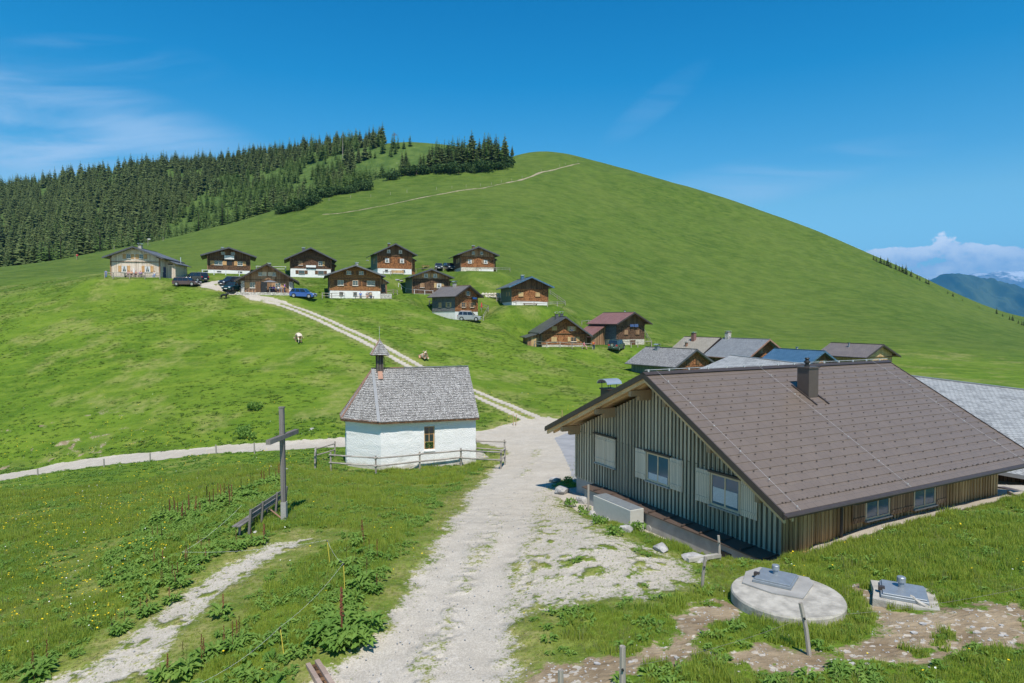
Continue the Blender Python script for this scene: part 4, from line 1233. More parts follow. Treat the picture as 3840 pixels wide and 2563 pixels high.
    # hips
    def cap(a, b, mat, w=.2, up=.05, nm='hip_cap'):
        a, b = Vector(a), Vector(b); MB().beam(a + Vector((0,0,up)), b + Vector((0,0,up)), w, .04).build(nm, MAT[mat], h)
    cap(E[0], A, 'zinc_pale', .22, .045); cap(E[5], A, 'copper', .17, .045); cap(E[4], A, 'copper', .17, .045); cap(E[3], A, 'zinc_pale', .2, .045)
    cap(A, (2.0, Wn/2, zr), 'copper', .2, .04, 'ridge_cap'); cap((2.0, Wn/2, zr), B, 'zinc_pale', .2, .04, 'ridge_cap')
    ge = MB()
    for a, b in ((E[0], E[5]), (E[5], E[4])):
        a, b = Vector(a), Vector(b); ge.beam(a + Vector((0,0,.035)), b + Vector((0,0,.035)), .05, .03)
    ge.build('copper_edge', MAT['copper'], h)
    # bell turret: square roof on boarded post frame
    tx, ty = .25, Wn/2 - .05
    t_ = MB()
    for dx, dy in ((-.2,-.2),(.2,-.2),(.2,.2),(-.2,.2)):
        t_.box(tx+dx-.06, tx+dx+.06, ty+dy-.06, ty+dy+.06, zr-.9, zr+1.05)
    turret = t_.build('bell_turret', MAT['turret_wood'], h)
    MB().box(tx-.12, tx+.12, ty-.23, ty-.19, zr-.45, zr+1.0).box(tx-.23, tx-.19, ty-.12, ty+.12, zr-.2, zr+.95).build('boarding', MAT['turret_wood'], turret)
    MB().lathe([(.15, zr+.42), (.13, zr+.5), (.09, zr+.62), (.07, zr+.7), (.02, zr+.74)], 14, cx=tx, cy=ty).build('bell', MAT['bronze'], turret)
    MB().tube([(tx+.3, ty-.1, zr+.85), (tx+.38, ty-.1, zr+.6), (tx+.32, ty-.1, zr+.35), (tx+.38, ty-.1, zr+.15), (tx+.3, ty-.1, zr-.05)], .022, 6).build('bell_arm', MAT['black'], turret)
    w = .66; z1 = zr + 1.02; z2 = zr + 2.12
    MB().box(tx-w+.03, tx+w-.03, ty-w+.03, ty+w-.03, z1-.05, z1-.0).build('turret_soffit', MAT['boards_old'], turret)
    sp = MB(); cs = [(tx-w,ty-w),(tx+w,ty-w),(tx+w,ty+w),(tx-w,ty+w)]
    for i in range(4):
        a0, a1 = Vector((*cs[i], z1)), Vector((*cs[(i+1)%4], z1)); ap = Vector((tx, ty, z2)); nr = (a1-a0).cross(ap-a0).normalized()
        for k in range(9):
            p0, p1, q0, q1 = a0.lerp(ap,k/9), a1.lerp(ap,k/9), a0.lerp(ap,(k+1)/9), a1.lerp(ap,(k+1)/9)
            sp.add([p0+nr*.03, p1+nr*.03, q1, q0, p0, p1], [(0,1,2,3),(0,4,5,1)])
    sp.build('turret_roof', MAT['shingle_grey'], turret, fix=False)
    MB().beam((tx-w,ty-w,z1+.03), (tx,ty,z2+.02), .07, .03).build('turret_hip', MAT['copper'], turret)
    MB().beam((tx+w,ty-w,z1+.03), (tx,ty,z2+.02), .06, .03).build('turret_hip', MAT['shingle_grey'], turret)
    MB().tube([(tx, ty, z2-.1), (tx, ty, z2+.95)], .011, 6).build('lightning_rod', MAT['cable'], turret)
    MB().box(tx-.12, tx+.22, ty-1.05, ty-.98, zr-1.05, zr-1.0).build('flash', MAT['copper'], turret) if False else None
    d = Vector((0, -1, -(zr-ze)/(Wn/2+ov))).normalized(); a = Vector((tx, ty-.25, zr-.27+.06)); nrm = Vector((0, -d.z, d.y)); nrm = -nrm if nrm.z < 0 else nrm
    MB().beam(a + nrm*.02, a + d*.75 + nrm*.03, .34, .03).build('turret_flashing', MAT['copper'], turret)
    # steps by the entrance at the far gable
    MB().box(L + .05, L + 1.3, 1.2, 3.6, -.6, .12).box(L + 1.3, L + 1.7, 1.3, 3.5, -.6, -.02).build('entrance_steps', MAT['concrete_pale'], h)
m_plain('cornice', (.62, .60, .55), .9, .05); m_plain('zinc_pale', (.25, .26, .27), .4, .06, 4, metal=.2)
m_wood('turret_wood', (.06, .05, .045), (.15, .13, .12), .12); m_plain('bronze', (.12, .08, .04), .4, .1, metal=.8)
chapel()

# fence of round rails round the chapel
def rail_fence(label, pts_px, ph=1.05, rails=(.95, .45), pr=.055, rr=.045, mat='fence_grey', cat='fence', group=None, name='rail_fence', round_=True, conv=None, close=False, zs=None, rmat=None):
    conv = conv or (lambda q: D(*q))
    ps = [q if isinstance(q, Vector) else conv(q) for q in pts_px]
    root = empty(name, ps[0], 0, label, cat, group); o = ps[0]
    for i, p in enumerate(ps):
        jx = random.uniform(-.04, .04)
        q = p - o; mb = MB()
        if round_: mb.tube([(q.x, q.y, q.z - .4), (q.x + jx, q.y, q.z + ph)], pr, 7)
        else: mb.box(q.x - pr, q.x + pr, q.y - pr, q.y + pr, q.z - .4, q.z + ph)
        mb.build('post', MAT[mat], root)
    n = len(ps)
    for i in range(n - (0 if close else 1)):
        a, b = ps[i] - o, ps[(i+1) % n] - o; d = (b - a).normalized() * .12
        for rz_ in rails:
            mb = MB(); off = Vector((0, -.06, 0))
            a2 = a + Vector((0, 0, rz_ + random.uniform(-.03, .03))) - d + off; b2 = b + Vector((0, 0, rz_ + random.uniform(-.03, .03))) + d + off
            if round_: mb.tube([a2, a2.lerp(b2, .5) - Vector((0, 0, .015)), b2], rr, 7)
            else: mb.beam(a2, b2, rr * .8, rr * 2)
            mb.build('rail', MAT[rmat or mat], root)
    return root
def Z5(x, y): return gp((1160 + x*.3571)/3.75, (1240 + y*.3571)/3.75)
rail_fence('round rail fence wrapping the white chapel', [Z5(*q) for q in [(228, 1470), (700, 1510), (1160, 1462), (1595, 1420), (2010, 1448), (2052, 1405)]], 1.28, (1.12, .60), .06, .055)
a = Z5(228, 1470); b5_ = Z5(165, 1400)
n_ = Vector((.956, .294, 0)); q_ = Vector((-.294, .956, 0)); o_ = Vector((-9.08, 44, 0))
def cl(x, y): v = o_ + n_*x + q_*y; return g3(v.x, v.y)
rail_fence('short round rail run left of the chapel apse, leading to the back', [cl(-4.35, .7), cl(-4.3, 3.9), cl(-2.9, 6.6)], 1.2, (1.05, .55), .06, .05)
rail_fence('round rail run at the entrance side of the chapel', [cl(9.3, 1.2), cl(7.6, 3.4), cl(7.0, 7.0)], 1.2, (1.05, .45), .06, .05)

# ---------------------------------------------------------------- wayside cross with the bench
cb = D(652, 1192)
cr = empty('wayside_cross', cb, 0, 'tall weathered wooden cross standing over the bench', 'cross')
top = P(647/2.29395, 935/2.29395, cb.y) - cb
H_ = top.z
MB().box(-.092, .092, -.085, .085, -.5, H_, Matrix.Shear('XZ', 4, (0, 0)) if False else Matrix.Rotation(R(-.6), 4, 'Y')).build('upright', MAT['cross_wood'], cr)
zc = H_ * .745
d = Vector((math.cos(R(84)), math.sin(R(84)), 0))
bm_ = MB().beam(Vector((-.0, -.02, zc)) - d*1.32, Vector((-.0, -.02, zc)) + d*1.32, .19, .19); bm_.build('crossbeam', MAT['cross_beam_wood'] if 'cross_beam_wood' in MAT else MAT['bench_wood'], cr)
MB().box(-.16, .07, -.10, .10, H_, H_ + .04).build('top_cap', MAT['cross_wood'], cr)
MB().box(-.11, .11, -.105, .105, -.2, .78).build('foot_sleeve', MAT['concrete'], cr)
b0 = D(562, 1228); b1 = D(648, 1166)
bz = math.atan2(b1.y - b0.y, b1.x - b0.x); BL = (Vector((b1.x, b1.y)) - Vector((b0.x, b0.y))).length
bn = empty('park_bench', b0, bz, 'long weathered wooden bench left of the cross foot', 'bench')
dz = b1.z - b0.z
def bt(x, y, z): return Vector((x, y, z + dz * x / BL))
print('BENCH', b0, b1, BL, dz, 'cross', cb, H_)
Msh = Matrix(((1,0,0,0),(0,1,0,0),(dz/BL,0,1,0),(0,0,0,1)))
st = MB()
for y in (.02, .20): st.box(-.35, BL + .1, y, y + .16, .44, .48, Msh)
st.build('seat', MAT['bench_wood'], bn)
bk = MB()
for z in (.60, .82): bk.box(.15, BL + .1, -.13 - (z-.5)*.12, -.09 - (z-.5)*.12, z, z + .14, Msh)
bk.build('backrest', MAT['bench_wood'], bn)
for x in (.12, BL*.33, BL*.72, BL):
    MB().beam(bt(x, -.10, -.15), bt(x, -.20, 1.02), .09, .09).build('back_post', MAT['bench_wood'], bn)
    MB().box(x-.05, x+.05, .22, .30, -.15, .44, Msh).build('leg', MAT['bench_wood'], bn)
q0 = cb + Vector((-.1, -.05, .03)); q1 = b0.lerp(b1, .62) + Vector((.05, -.1, .42))
br = empty('brace_pole', q0, 0, 'rusty pole running from the cross foot to the bench back', 'pole')
MB().tube([(0,0,.05), q1 - q0], .03, 7).build('pole', MAT['copper'], br)
m_wood('cross_beam_wood', (.05, .055, .06), (.11, .115, .12), .3, ms=0)

# posts of the lane fence on the left
GP = 'grey fence stakes along the gravel lane'
for (x, yt, yb, lb) in [(86, 1074, 1090, 'thin stake by the lane nearest the left picture edge'), (238, 1052, 1071, 'stake by the lane left of the middle, below the bare bank'), (344, 1039, 1058, 'stake by the lane halfway between picture edge and cross'),
                        (495, 1020, 1040, 'stake on the lane edge well left of the cross'), (583, 1015, 1040, 'stake on the lane edge just left of the cross')]:
    b = D(x + 1, yb); a_, s_ = ray(x/2.29395, yt/2.29395); hgt = (s_*b.y) - b.z
    o = empty('fence_post', b, 0, lb, 'fence post', GP)
    MB().tube([(0,0,-.3), (-.02,0,hgt)], .055, 6).build('post', MAT['fence_grey'], o)
for (x, yt, yb, lb) in [(1178, 949, 976, 'brown stake beside the track where it meets the junction, left one'), (1184, 951, 976, 'crooked brown stick leaning beside the stake at the junction'), (1290, 940, 957, 'short pale stake behind the junction near the house eave')]:
    b = D(x - 1, yb); a_, s_ = ray(x/2.29395, yt/2.29395); hgt = (s_*b.y) - b.z
    o = empty('fence_post', b, 0, lb, 'fence post')
    MB().tube([(0,0,-.3), (.03,0,hgt*.5), (.09 if x == 1184 else 0.0,0,hgt)], .035, 6).build('post', MAT['fence_new'], o)
# yellow plastic rods and white tape of the grazing fence, lower left
rods = []
for (x, y0_, y1_, lb) in [(682, 1070, 0, ''), (680, 1265, 0, ''), (665, 0, 0, '')]: pass
def Z4(x, y): return ((0 + x*.6386)/3.75, (1900 + y*.6386)/3.75)
for (x0, y0_, x1, y1_, lb) in [(1070, 265, 1042, 345, 'yellow fence rod leaning among the docks below the bench'), (1921, 195, 1940, 345, 'yellow fence rod behind the dark dock clumps, left of the road'),
                               (2017, 330, 2026, 500, 'yellow fence rod standing among red dock spikes beside the road'), (1645, 705, 1672, 885, 'yellow fence rod above the drain channel')]:
    b = gp(*Z4(x1, y1_)); a_, s_ = ray(*Z4(x0, y0_)); tp = Vector((a_*b.y, b.y, s_*b.y))
    o = empty('fence_rod', b, 0, lb, 'fence rod', 'yellow plastic rods of the grazing fence')
    MB().tube([(0,0,-.1), tp - b], .011, 6).build('rod', MAT['c_yellow'], o); rods.append(tp)
    MB().tube([(tp-b) - Vector((0,0,.06)), (tp-b)], .02, 6).build('rod_head', MAT['black'], o)
wire('fence_line', [P(*Z4(1420, -10), 24.5), rods[0], rods[1], rods[2], rods[3], P(*Z4(1120, 1060), 12.5)], 'thin white grazing tape strung between the yellow rods', .0025, .14, 'c_white')
# ---------------------------------------------------------------- chalets
def chalet(label, peak, Y, th, W, D_, H, He, ovL=.9, ovR=.9, og=.9, ogb=.6, base_h=1.0, base='whitewash', wall='shingle_red', gable='boards_old', gable_z=None,
           side='boards_green', roof='roof_slate', trim='roof_dark', wins=(), sidewins=(), chimney=None, roof_th=.16, posts=True, zbot=-2.2, name='chalet', cat='house', basewins=(), asym=0.0, ridge=None):
    """gable front at local y=0, x to the right; peak = picture point of the front roof tip; th = how far its left side is turned to us (deg)"""
    p = P(peak[0], peak[1], Y); beta = math.degrees(math.atan2(p.x, p.y)); phi = R(th - beta)
    c, s = math.cos(phi), math.sin(phi)
    root_loc = Vector((p.x - og * s, p.y + og * c, p.z - H))
    h = empty(name, root_loc, phi, label, cat, 'chalets of the alpine hamlet')
    sl = (H - He) / (W/2 + ovL)
    He2 = He - asym
    def zr(x): return H - sl*abs(x) if x <= 0 else H - (H - He2)/(W/2 + ovR)*x
    hw_ = W/2
    MB().box(-hw_ + .02, hw_ - .02, .02, D_ - .02, zbot, base_h).build('foundation', MAT[base], h)
    gz = gable_z or (base_h + (He - base_h) * .95)
    th_ = roof_th
    MB().prism([(-hw_, base_h + .002), (hw_, base_h + .002), (hw_, min(gz, zr(hw_) - th_ - .02)), (-hw_, min(gz, zr(-hw_) - th_ - .02))], 0, D_, 'y').build('wall', MAT[wall], h)
    if gable != wall or True:
        MB().prism([(-hw_ - .03, gz + .002), (hw_ + .03, gz + .002), (hw_ + .03, zr(hw_) - th_), (0, H - th_), (-hw_ - .03, zr(-hw_) - th_)] if zr(hw_) - th_ > gz + .05 else
                   [(-(H - th_ - gz)/sl, gz + .002), ((H - th_ - gz)/((H - He2)/(W/2 + ovR)), gz + .002), (0, H - th_)], -.06, D_ + .03, 'y').build('gable', MAT[gable], h)
    if side:
        MB().box(-hw_ - .05, -hw_ - .004, .05, D_ - .05, base_h, min(zr(-hw_) - th_ - .03, 9)).build('side_cladding', MAT[side], h)
        MB().box(hw_ + .004, hw_ + .05, .05, D_ - .05, base_h, min(zr(hw_) - th_ - .03, 9)).build('side_cladding', MAT[side], h)
    if posts:
        for sx in (-1, 1):
            MB().box(sx*(hw_ + .02) - .09, sx*(hw_ + .02) + .09, -.10, .06, base_h + .0, zr(sx*hw_) - th_ - .05).build('corner_post', MAT['boards_warm'], h)
    xl, xr = -(hw_ + ovL), hw_ + ovR
    MB().prism([(xl, He), (0, H), (0, H - th_), (xl, He - th_)], -og, D_ + ogb, 'y').build('roof', MAT[roof], h)
    MB().prism([(0.002, H), (xr, He2), (xr, He2 - th_), (0.002, H - th_)], -og, D_ + ogb, 'y').build('roof', MAT[roof], h)
    for (xa, za, xb, zb) in ((xl - .02, He, 0, H), (0, H, xr + .02, He2)):
        MB().prism([(xa, za + .04), (xb, zb + .04), (xb, zb - th_ - .09), (xa, za - th_ - .09)], -og - .05, -og - .003, 'y').build('verge_board', MAT[trim], h)
    MB().beam((0, -og - .04, H + .03), (0, D_ + ogb + .02, H + .03), .24, .06).build('ridge_cap', MAT[ridge or trim], h)
    MB().tube([(xl - .05, -og, He - .1), (xl - .05, D_ + ogb, He - .1)], .06, 6).build('gutter', MAT[trim], h)
    MB().tube([(xr + .05, -og, He2 - .1), (xr + .05, D_ + ogb, He2 - .1)], .06, 6).build('gutter', MAT[trim], h)
    for px in (0, -hw_*.98, hw_*.98):
        MB().box(px - .08, px + .08, -og + .05, -.06, zr(px) - th_ - .28, zr(px) - th_ - .02).build('purlin', MAT['boards_old'], h)
    MB().box(-hw_ - .02, hw_ + .02, -.14, -.062, gz - .05, gz + .06).build('string_board', MAT['boards_old'], h)
    for w in wins:
        x, z, ww, wh, sh = w[:5]; kw = w[5] if len(w) > 5 else {}
        yy = -.06 if z + wh/2 > gz else 0.0
        window(h, T(x, yy, z), ww, wh, kw.get('frame', 'c_cream'), 'glass', sh, kw.get('mat', 'shutter_new'), kw.get('sill', 'whitewash'), kw.get('rows', 2), 2, kw.get('curtain', False), kw.get('lintel'), kw.get('sw'), depth=.07, fw=.06)
    for w in basewins:
        window(h, T(w[0], .02, w[1]), w[2], w[3], 'shutter_dark', 'glass', w[4] if len(w) > 4 else None, 'shutter_dark', 'concrete', 1, 2, depth=.07)
    for w in sidewins:   # on the left wall
        window(h, T(-hw_ - .05, w[0], w[1], R(-90)), w[2], w[3], 'c_cream', 'glass', w[4] if len(w) > 4 else None, 'boards_yellow', 'concrete', 2, 2)
    for ch in (chimney or ()):
        x, y, hh, w_, mt = ch[:5]; zz = zr(x)
        cc = MB().box(x - w_/2, x + w_/2, y - w_/2, y + w_/2, zz - .5, zz + hh).build('chimney', MAT[mt], h)
        MB().box(x - w_/2 - .07, x + w_/2 + .07, y - w_/2 - .07, y + w_/2 + .07, zz + hh, zz + hh + .06).build('chimney_cap', MAT[trim], cc)
        if len(ch) > 5 and ch[5] == 'hood':
            n = 6; w2 = w_/2 + .12
            hd = MB(); a = [(x + w2*math.cos(PI*k/n), zz + hh + .28 + .16*math.sin(PI*k/n)) for k in range(n+1)]; b = [(x + (w2-.03)*math.cos(PI*k/n), zz + hh + .27 + .14*math.sin(PI*k/n)) for k in range(n+1)]
            for k in range(n): hd.prism([a[k], a[k+1], b[k+1], b[k]], y - w2, y + w2, 'y')
            for sx in (-1, 1): hd.box(x + sx*w_*.4 - .02, x + sx*w_*.4 + .02, y - .02, y + .02, zz + hh + .05, zz + hh + .38)
            hd.build('rain_hood', MAT['zinc_bright'], cc)
        elif len(ch) > 5 and ch[5] == 'cap':
            MB().box(x - w_/2, x + w_/2, y - .05, y + .05, zz + hh + .06, zz + hh + .22).box(x - w_/2 - .1, x + w_/2 + .1, y - w_/2 - .1, y + w_/2 + .1, zz + hh + .22, zz + hh + .26).build('rain_hood', MAT['zinc_bright'], cc)
    return h

def porch(h, x0, x1, y0, y1, z0, z1a, z1b, wall='boards_warm', roof='roof_slate', label=None, ov=.5):
    """lean-to on a side of a chalet; roof falls from z1a at x0 to z1b at x1"""
    MB().prism([(x0, z0), (x1, z0), (x1, z1b - .16), (x0, z1a - .16)], y0, y1, 'y').build('annex', MAT[wall], h)
    d = (z1b - z1a)/(x1 - x0); s = 1 if x1 > x0 else -1
    MB().prism([(x0, z1a), (x1 + ov*s, z1b + d*ov*s), (x1 + ov*s, z1b + d*ov*s - .14), (x0, z1a - .14)], y0 - ov, y1 + ov*.7, 'y').build('annex_roof', MAT[roof], h)
def door(h, M, w, hh, mat='shutter_dark'):
    d = MB().box(-w/2, w/2, -.05, .0, 0, hh, M).build('door', MAT[mat], h)
    MB().box(w*.32, w*.40, -.09, -.05, hh*.48, hh*.52, M).build('door_handle', MAT['zinc_bright'], d)

cu = {'curtain': True}
# 1 new larch boarded house at the far left
h1 = chalet('light new timber house with orange shutters at the left end of the hamlet', (132.3, 246.0), 120, -23, 8.6, 9.4, 5.87, 3.8, 1.0, 1.0, 1.1, base_h=.35, base='concrete_pale', wall='boards_new', gable='boards_new', gable_z=3.05,
            side='boards_new', roof='roof_slate', wins=[(-1.95, 1.72, 1.0, 1.15, 'open', {'curtain': True}), (2.15, 1.72, 1.0, 1.15, 'open', {'curtain': True}), (-1.15, 4.05, .75, .85, 'open', {'sw': .6}), (1.1, 4.05, .75, .85, 'open', {'sw': .6})],
            chimney=[(.4, 1.3, .55, .6, 'concrete_pale', 'hood')])
porch(h1, 4.3, 6.0, 3.0, 9.2, -1.2, 4.0, 3.25, 'boards_new', 'roof_slate', ov=.7)
door(h1, T(4.36, 2.0, -.2, R(90)), 1.3, 2.5, 'c_navy'); window(h1, T(5.15, 2.97, 2.9), 1.0, .35, 'shutter_new', 'glass', None, rows=1)
MB().tube([(5.4, 7.5, 3.2), (5.4, 7.5, 4.7)], .09, 8).build('flue', MAT['zinc_bright'], h1)
window(h1, T(4.36, 1.0, 1.9, R(90)), .8, 1.0, 'boards_new', 'glass', 'closed', 'boards_new')
# 2 dark chalet with banner
h2 = chalet('dark brown chalet with a white banner on its gable', (228.8, 246.9), 132, 0, 8.0, 8.5, 5.5, 3.75, 1.25, 1.25, 1.3, base_h=.85, wall='shingle_dark', gable='boards_old', gable_z=3.2,
            side='boards_old', roof='roof_slate', wins=[(-2.0, 2.3, 1.5, .85, 'open', {'sw': .75}), (2.1, 2.3, 1.0, .85, 'open', {'sw': .6}), (-1.1, 4.3, .75, .6, None, {'sill': None}), (.75, 4.3, .75, .6, 'right', {'mat': 'shutter_dark', 'sill': None})], basewins=[(-1.9, .45, .8, .4), (2.1, .45, .8, .4)],
            chimney=[(-1.2, 3.0, .5, .5, 'concrete_pale', 'cap')])
for x in (-.75, .75): MB().tube([(x, -.3, 3.9), (x, -.06, 4.0)], .02, 4).build('banner_rod', MAT['cable'], h2)
bn2 = empty('banner', (0, 0, 0)); bn2.location = h2.matrix_basis @ Vector((.05, -.30, 3.45)); bn2.rotation_euler = h2.rotation_euler
tag(bn2, 'white banner hanging under the gable windows of the dark brown chalet', 'banner')
MB().box(-.92, .92, -.015, .015, -.36, .40).build('sheet', MAT['whitewash'], bn2)
sc_ = MB()
for r_ in range(2):
    x = -.62
    while x < .66:
        w_ = random.uniform(.05, .16); sc_.box(x, x + w_*.35, -.022, -.017, .08 - r_*.24, .08 - r_*.24 + .17); sc_.box(x, x + w_, -.022, -.017, .08 - r_*.24 + .1, .08 - r_*.24 + .125); x += w_ + .05
sc_.build('lettering_strokes', MAT['c_grey'], bn2)
MB().box(-.3, .5, -.55, -.35, .05, .45, T(0,0,0)).build('bench', MAT['boards_old'], h2) if False else None
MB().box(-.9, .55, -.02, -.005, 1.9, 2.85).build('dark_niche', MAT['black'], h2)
# 3 white lower storey
h3 = chalet('dark shingled chalet with a tall white ground floor and a white panel', (310.8, 247.2), 138, 2, 8.4, 8.6, 6.5, 3.9, 1.15, 1.15, 1.3, base_h=2.0, wall='shingle_dark', gable='shingle_dark', gable_z=4.3,
            side='boards_old', roof='roof_slate', wins=[(-2.1, 3.2, .9, .95, 'closed', {'mat': 'boards_warm'}), (2.0, 3.2, .9, .95, 'right', {'mat': 'shutter_new'})], chimney=[(-1.4, 2.5, .75, .6, 'roof_dark', 'cap')],
            basewins=[(-1.9, 1.25, 1.2, .75, 'open'), (2.1, 1.25, 1.2, .75, 'open')])
MB().box(-1.0, 1.05, -.35, -.25, 2.3, 2.75).build('solar_panel', MAT['white_metal'], h3)
porch(h3, 4.2, 5.2, 2.5, 7.5, 0, 3.9, 3.3, 'boards_old', 'roof_slate', ov=.4)
# 4 low house with terrace
h4 = chalet('low wide timber inn with a steep big gable and a terrace full of people', (266.7, 263.3), 112, -3, 8.6, 8.8, 5.1, 2.05, .95, .95, 1.3, base_h=.12, base='stonewall', wall='boards_warm', gable='boards_warm', gable_z=2.35,
            side='stonewall', roof='roof_greybrown', trim='trim_brown', posts=False, wins=[(-2.45, 1.35, .85, .95, 'left', {'sw': 1.0}), (1.75, 1.35, .9, .9, 'right', {'sw': .9, 'sill': None}), (-1.15, 3.35, .6, .65, 'right', {'mat': 'shutter_pale', 'sw': .7}), (1.15, 3.35, .6, .65, 'left', {'mat': 'shutter_pale', 'sw': .7})],
            chimney=[(.1, 5.5, .45, .5, 'trim_brown', 'cap')])
door(h4, T(-.55, -.01, .1), 1.0, 1.9, 'black'); MB().box(-1.9, -1.1, -.35, -.02, .1, 2.0).build('open_door', MAT['boards_old'], h4)
MB().box(3.6, 4.25, -.35, .1, -.5, 2.05).build('stone_pier', MAT['stonewall'], h4); MB().box(-4.25, -3.75, -.35, .1, -.5, 2.05).build('stone_pier', MAT['stonewall'], h4)
MB().box(-4.9, 4.6, -2.6, -.0, -1.6, .02).build('terrace_wall', MAT['stonewall'], h4)
MB().box(3.0, 3.35, 4.8, 5.1, 2.0, 4.2).build('side_chimney', MAT['trim_brown'], h4) if False else None
# 5 top middle
h5 = chalet('brown shingled chalet with a white cellar floor, fourth in the back row', (395.9, 243.2), 145, 12, 7.8, 8.6, 7.0, 4.6, 1.0, 1.0, 1.3, base_h=1.4, wall='shingle_red', gable='boards_old', gable_z=4.3,
            side='boards_green', roof='roof_greybrown', trim='roof_dark', wins=[(-1.75, 3.25, .95, .95, 'open', {'curtain': True, 'mat': 'shutter_dark'}), (1.65, 3.25, .95, .95, 'open', {'curtain': True, 'mat': 'shutter_dark'}), (-1.4, 5.3, .75, .75, None, cu), (1.3, 5.3, .75, .75, None, cu)],
            chimney=[(-.9, 2.0, .55, .5, 'boards_old', 'cap')], basewins=[(-1.9, .95, .7, .4), (2.0, .95, .7, .4)], sidewins=[(3, 3.3, .7, 1.1, 'closed'), (4.6, 3.3, .7, 1.1, 'closed')])
porch(h5, 3.9, 4.9, 1.0, 6.0, -.5, 4.2, 3.7, 'shingle_red', 'roof_slate', ov=.4)
# 6 orange shingles
h6 = chalet('wide orange shingled chalet with a white cellar floor and people on its bench', (355.7, 264.4), 118, 4, 9.2, 9.2, 6.25, 4.3, .8, .8, 1.45, base_h=1.5, wall='shingle_orange', gable='shingle_orange', gable_z=3.75,
            side='boards_old', roof='roof_slate', trim='roof_slate', wins=[(-2.65, 2.95, 1.1, .95, 'open', {'mat': 'shutter_dark', 'rows': 1}), (0.0, 2.95, 1.0, .95, 'open', {'mat': 'shutter_dark'}), (2.85, 2.95, 1.5, .95, 'open', {'mat': 'shutter_dark', 'sw': .8}), (-1.15, 4.85, .85, .65, 'open', {'mat': 'shutter_dark'}), (1.1, 4.85, .85, .65, 'open', {'mat': 'shutter_dark'})],
            chimney=[(.45, 2.0, .6, .5, 'concrete_pale', 'cap')], basewins=[(-2.55, .95, .65, .6), (-.05, .95, .65, .6), (2.7, .95, .65, .6)])
porch(h6, 4.6, 5.9, .8, 6.5, -.8, 4.15, 3.45, 'boards_warm', 'roof_slate', ov=.45); door(h6, T(5.2, .78, 1.3), .7, 1.5, 'black')
MB().box(4.6, 6.6, -.9, 2.5, -.8, 1.0).build('stone_terrace', MAT['stonewall'], h6)
# 7 top right
h7 = chalet('brown chalet with a low stone foot at the right end of the back row', (478.9, 246.2), 145, 14, 7.7, 8.6, 5.6, 3.75, 1.0, 1.0, 1.3, base_h=.95, base='stone_pale', wall='shingle_red', gable='boards_warm', gable_z=3.35,
            side='boards_old', roof='roof_slate', wins=[(-1.8, 2.3, .9, .85, 'open', {'curtain': True, 'mat': 'boards_warm'}), (1.9, 2.3, .9, .85, 'open', {'curtain': True, 'mat': 'boards_warm'}), (-1.0, 4.25, .65, .65, 'open', {'mat': 'boards_warm', 'sw': .4}), (.95, 4.25, .65, .65, 'open', {'mat': 'boards_warm', 'sw': .4})],
            chimney=[(-.5, 2.0, .5, .55, 'boards_old', 'cap')], sidewins=[(2, 2.6, .7, 1.0, 'closed'), (4, 2.6, .7, 1.0, 'closed')])
MB().box(.3, 3.7, -.03, .01, -.9, .6).build('white_foot', MAT['whitewash'], h7)
porch(h7, 3.85, 4.7, 1.5, 6.5, -.5, 3.6, 3.15, 'boards_old', 'roof_slate', ov=.35)
# 8 behind 9
h8 = chalet('weathered grey brown chalet just behind the small turned chalet', (431.9, 268.6), 132, 12, 7.6, 8.4, 5.4, 3.7, 1.0, .9, 1.2, base_h=.35, base='concrete', wall='shingle_dark', gable='boards_warm', gable_z=3.35,
            side='boards_green', roof='roof_slate', wins=[(-1.8, 2.05, .9, .95, 'closed', {'mat': 'boards_warm'}), (1.75, 2.05, 1.0, .95, 'open', {'curtain': True, 'mat': 'boards_yellow'}), (-1.0, 4.1, .8, .8, 'open', {'curtain': True, 'sw': .4}), (.95, 4.1, .8, .8, 'open', {'curtain': True, 'sw': .4})])
porch(h8, 3.8, 4.4, 1.0, 5.0, -.5, 3.4, 3.1, 'boards_old', 'roof_slate', ov=.35)
# 9 small, turned
h9 = chalet('small tall chalet turned to the side above the silver car, with a small blue awning', (470, 285.1), 122, 44, 6.0, 6.6, 6.7, 4.55, .75, .75, .9, base_h=1.7, wall='shingle_red', gable='shingle_red', gable_z=4.4,
            side='shingle_greyblue', roof='roof_greybrown', trim='trim_brown', ridge='copper', posts=False, wins=[(-.9, 3.0, .9, .95, 'open', {'frame': 'shutter_new', 'mat': 'boards_warm', 'sw': .4}), (1.35, 3.0, .9, .95, 'open', {'frame': 'shutter_new', 'mat': 'boards_warm', 'sw': .4}), (.25, 5.2, .75, .7, 'open', {'mat': 'boards_warm', 'sw': .35})],
            chimney=[(-.2, 3.2, .65, .55, 'concrete', 'hood')], sidewins=[(1.8, 3.0, .75, .9, 'open'), (4.2, 3.0, .75, .9, 'closed')], basewins=[(-.9, .95, 1.0, .5, 'closed'), (1.4, .95, 1.0, .5, 'closed')])
MB().prism([(1.0, 4.45), (2.1, 4.45), (2.1, 4.42), (1.0, 4.42)], -.6, -.05, 'y', Matrix.Translation((0, 0, 0))).prism([(1.0, 4.1), (2.1, 4.1), (2.1, 4.45), (1.0, 4.45)], -.62, -.6, 'y').build('awning', MAT['solar'], h9)
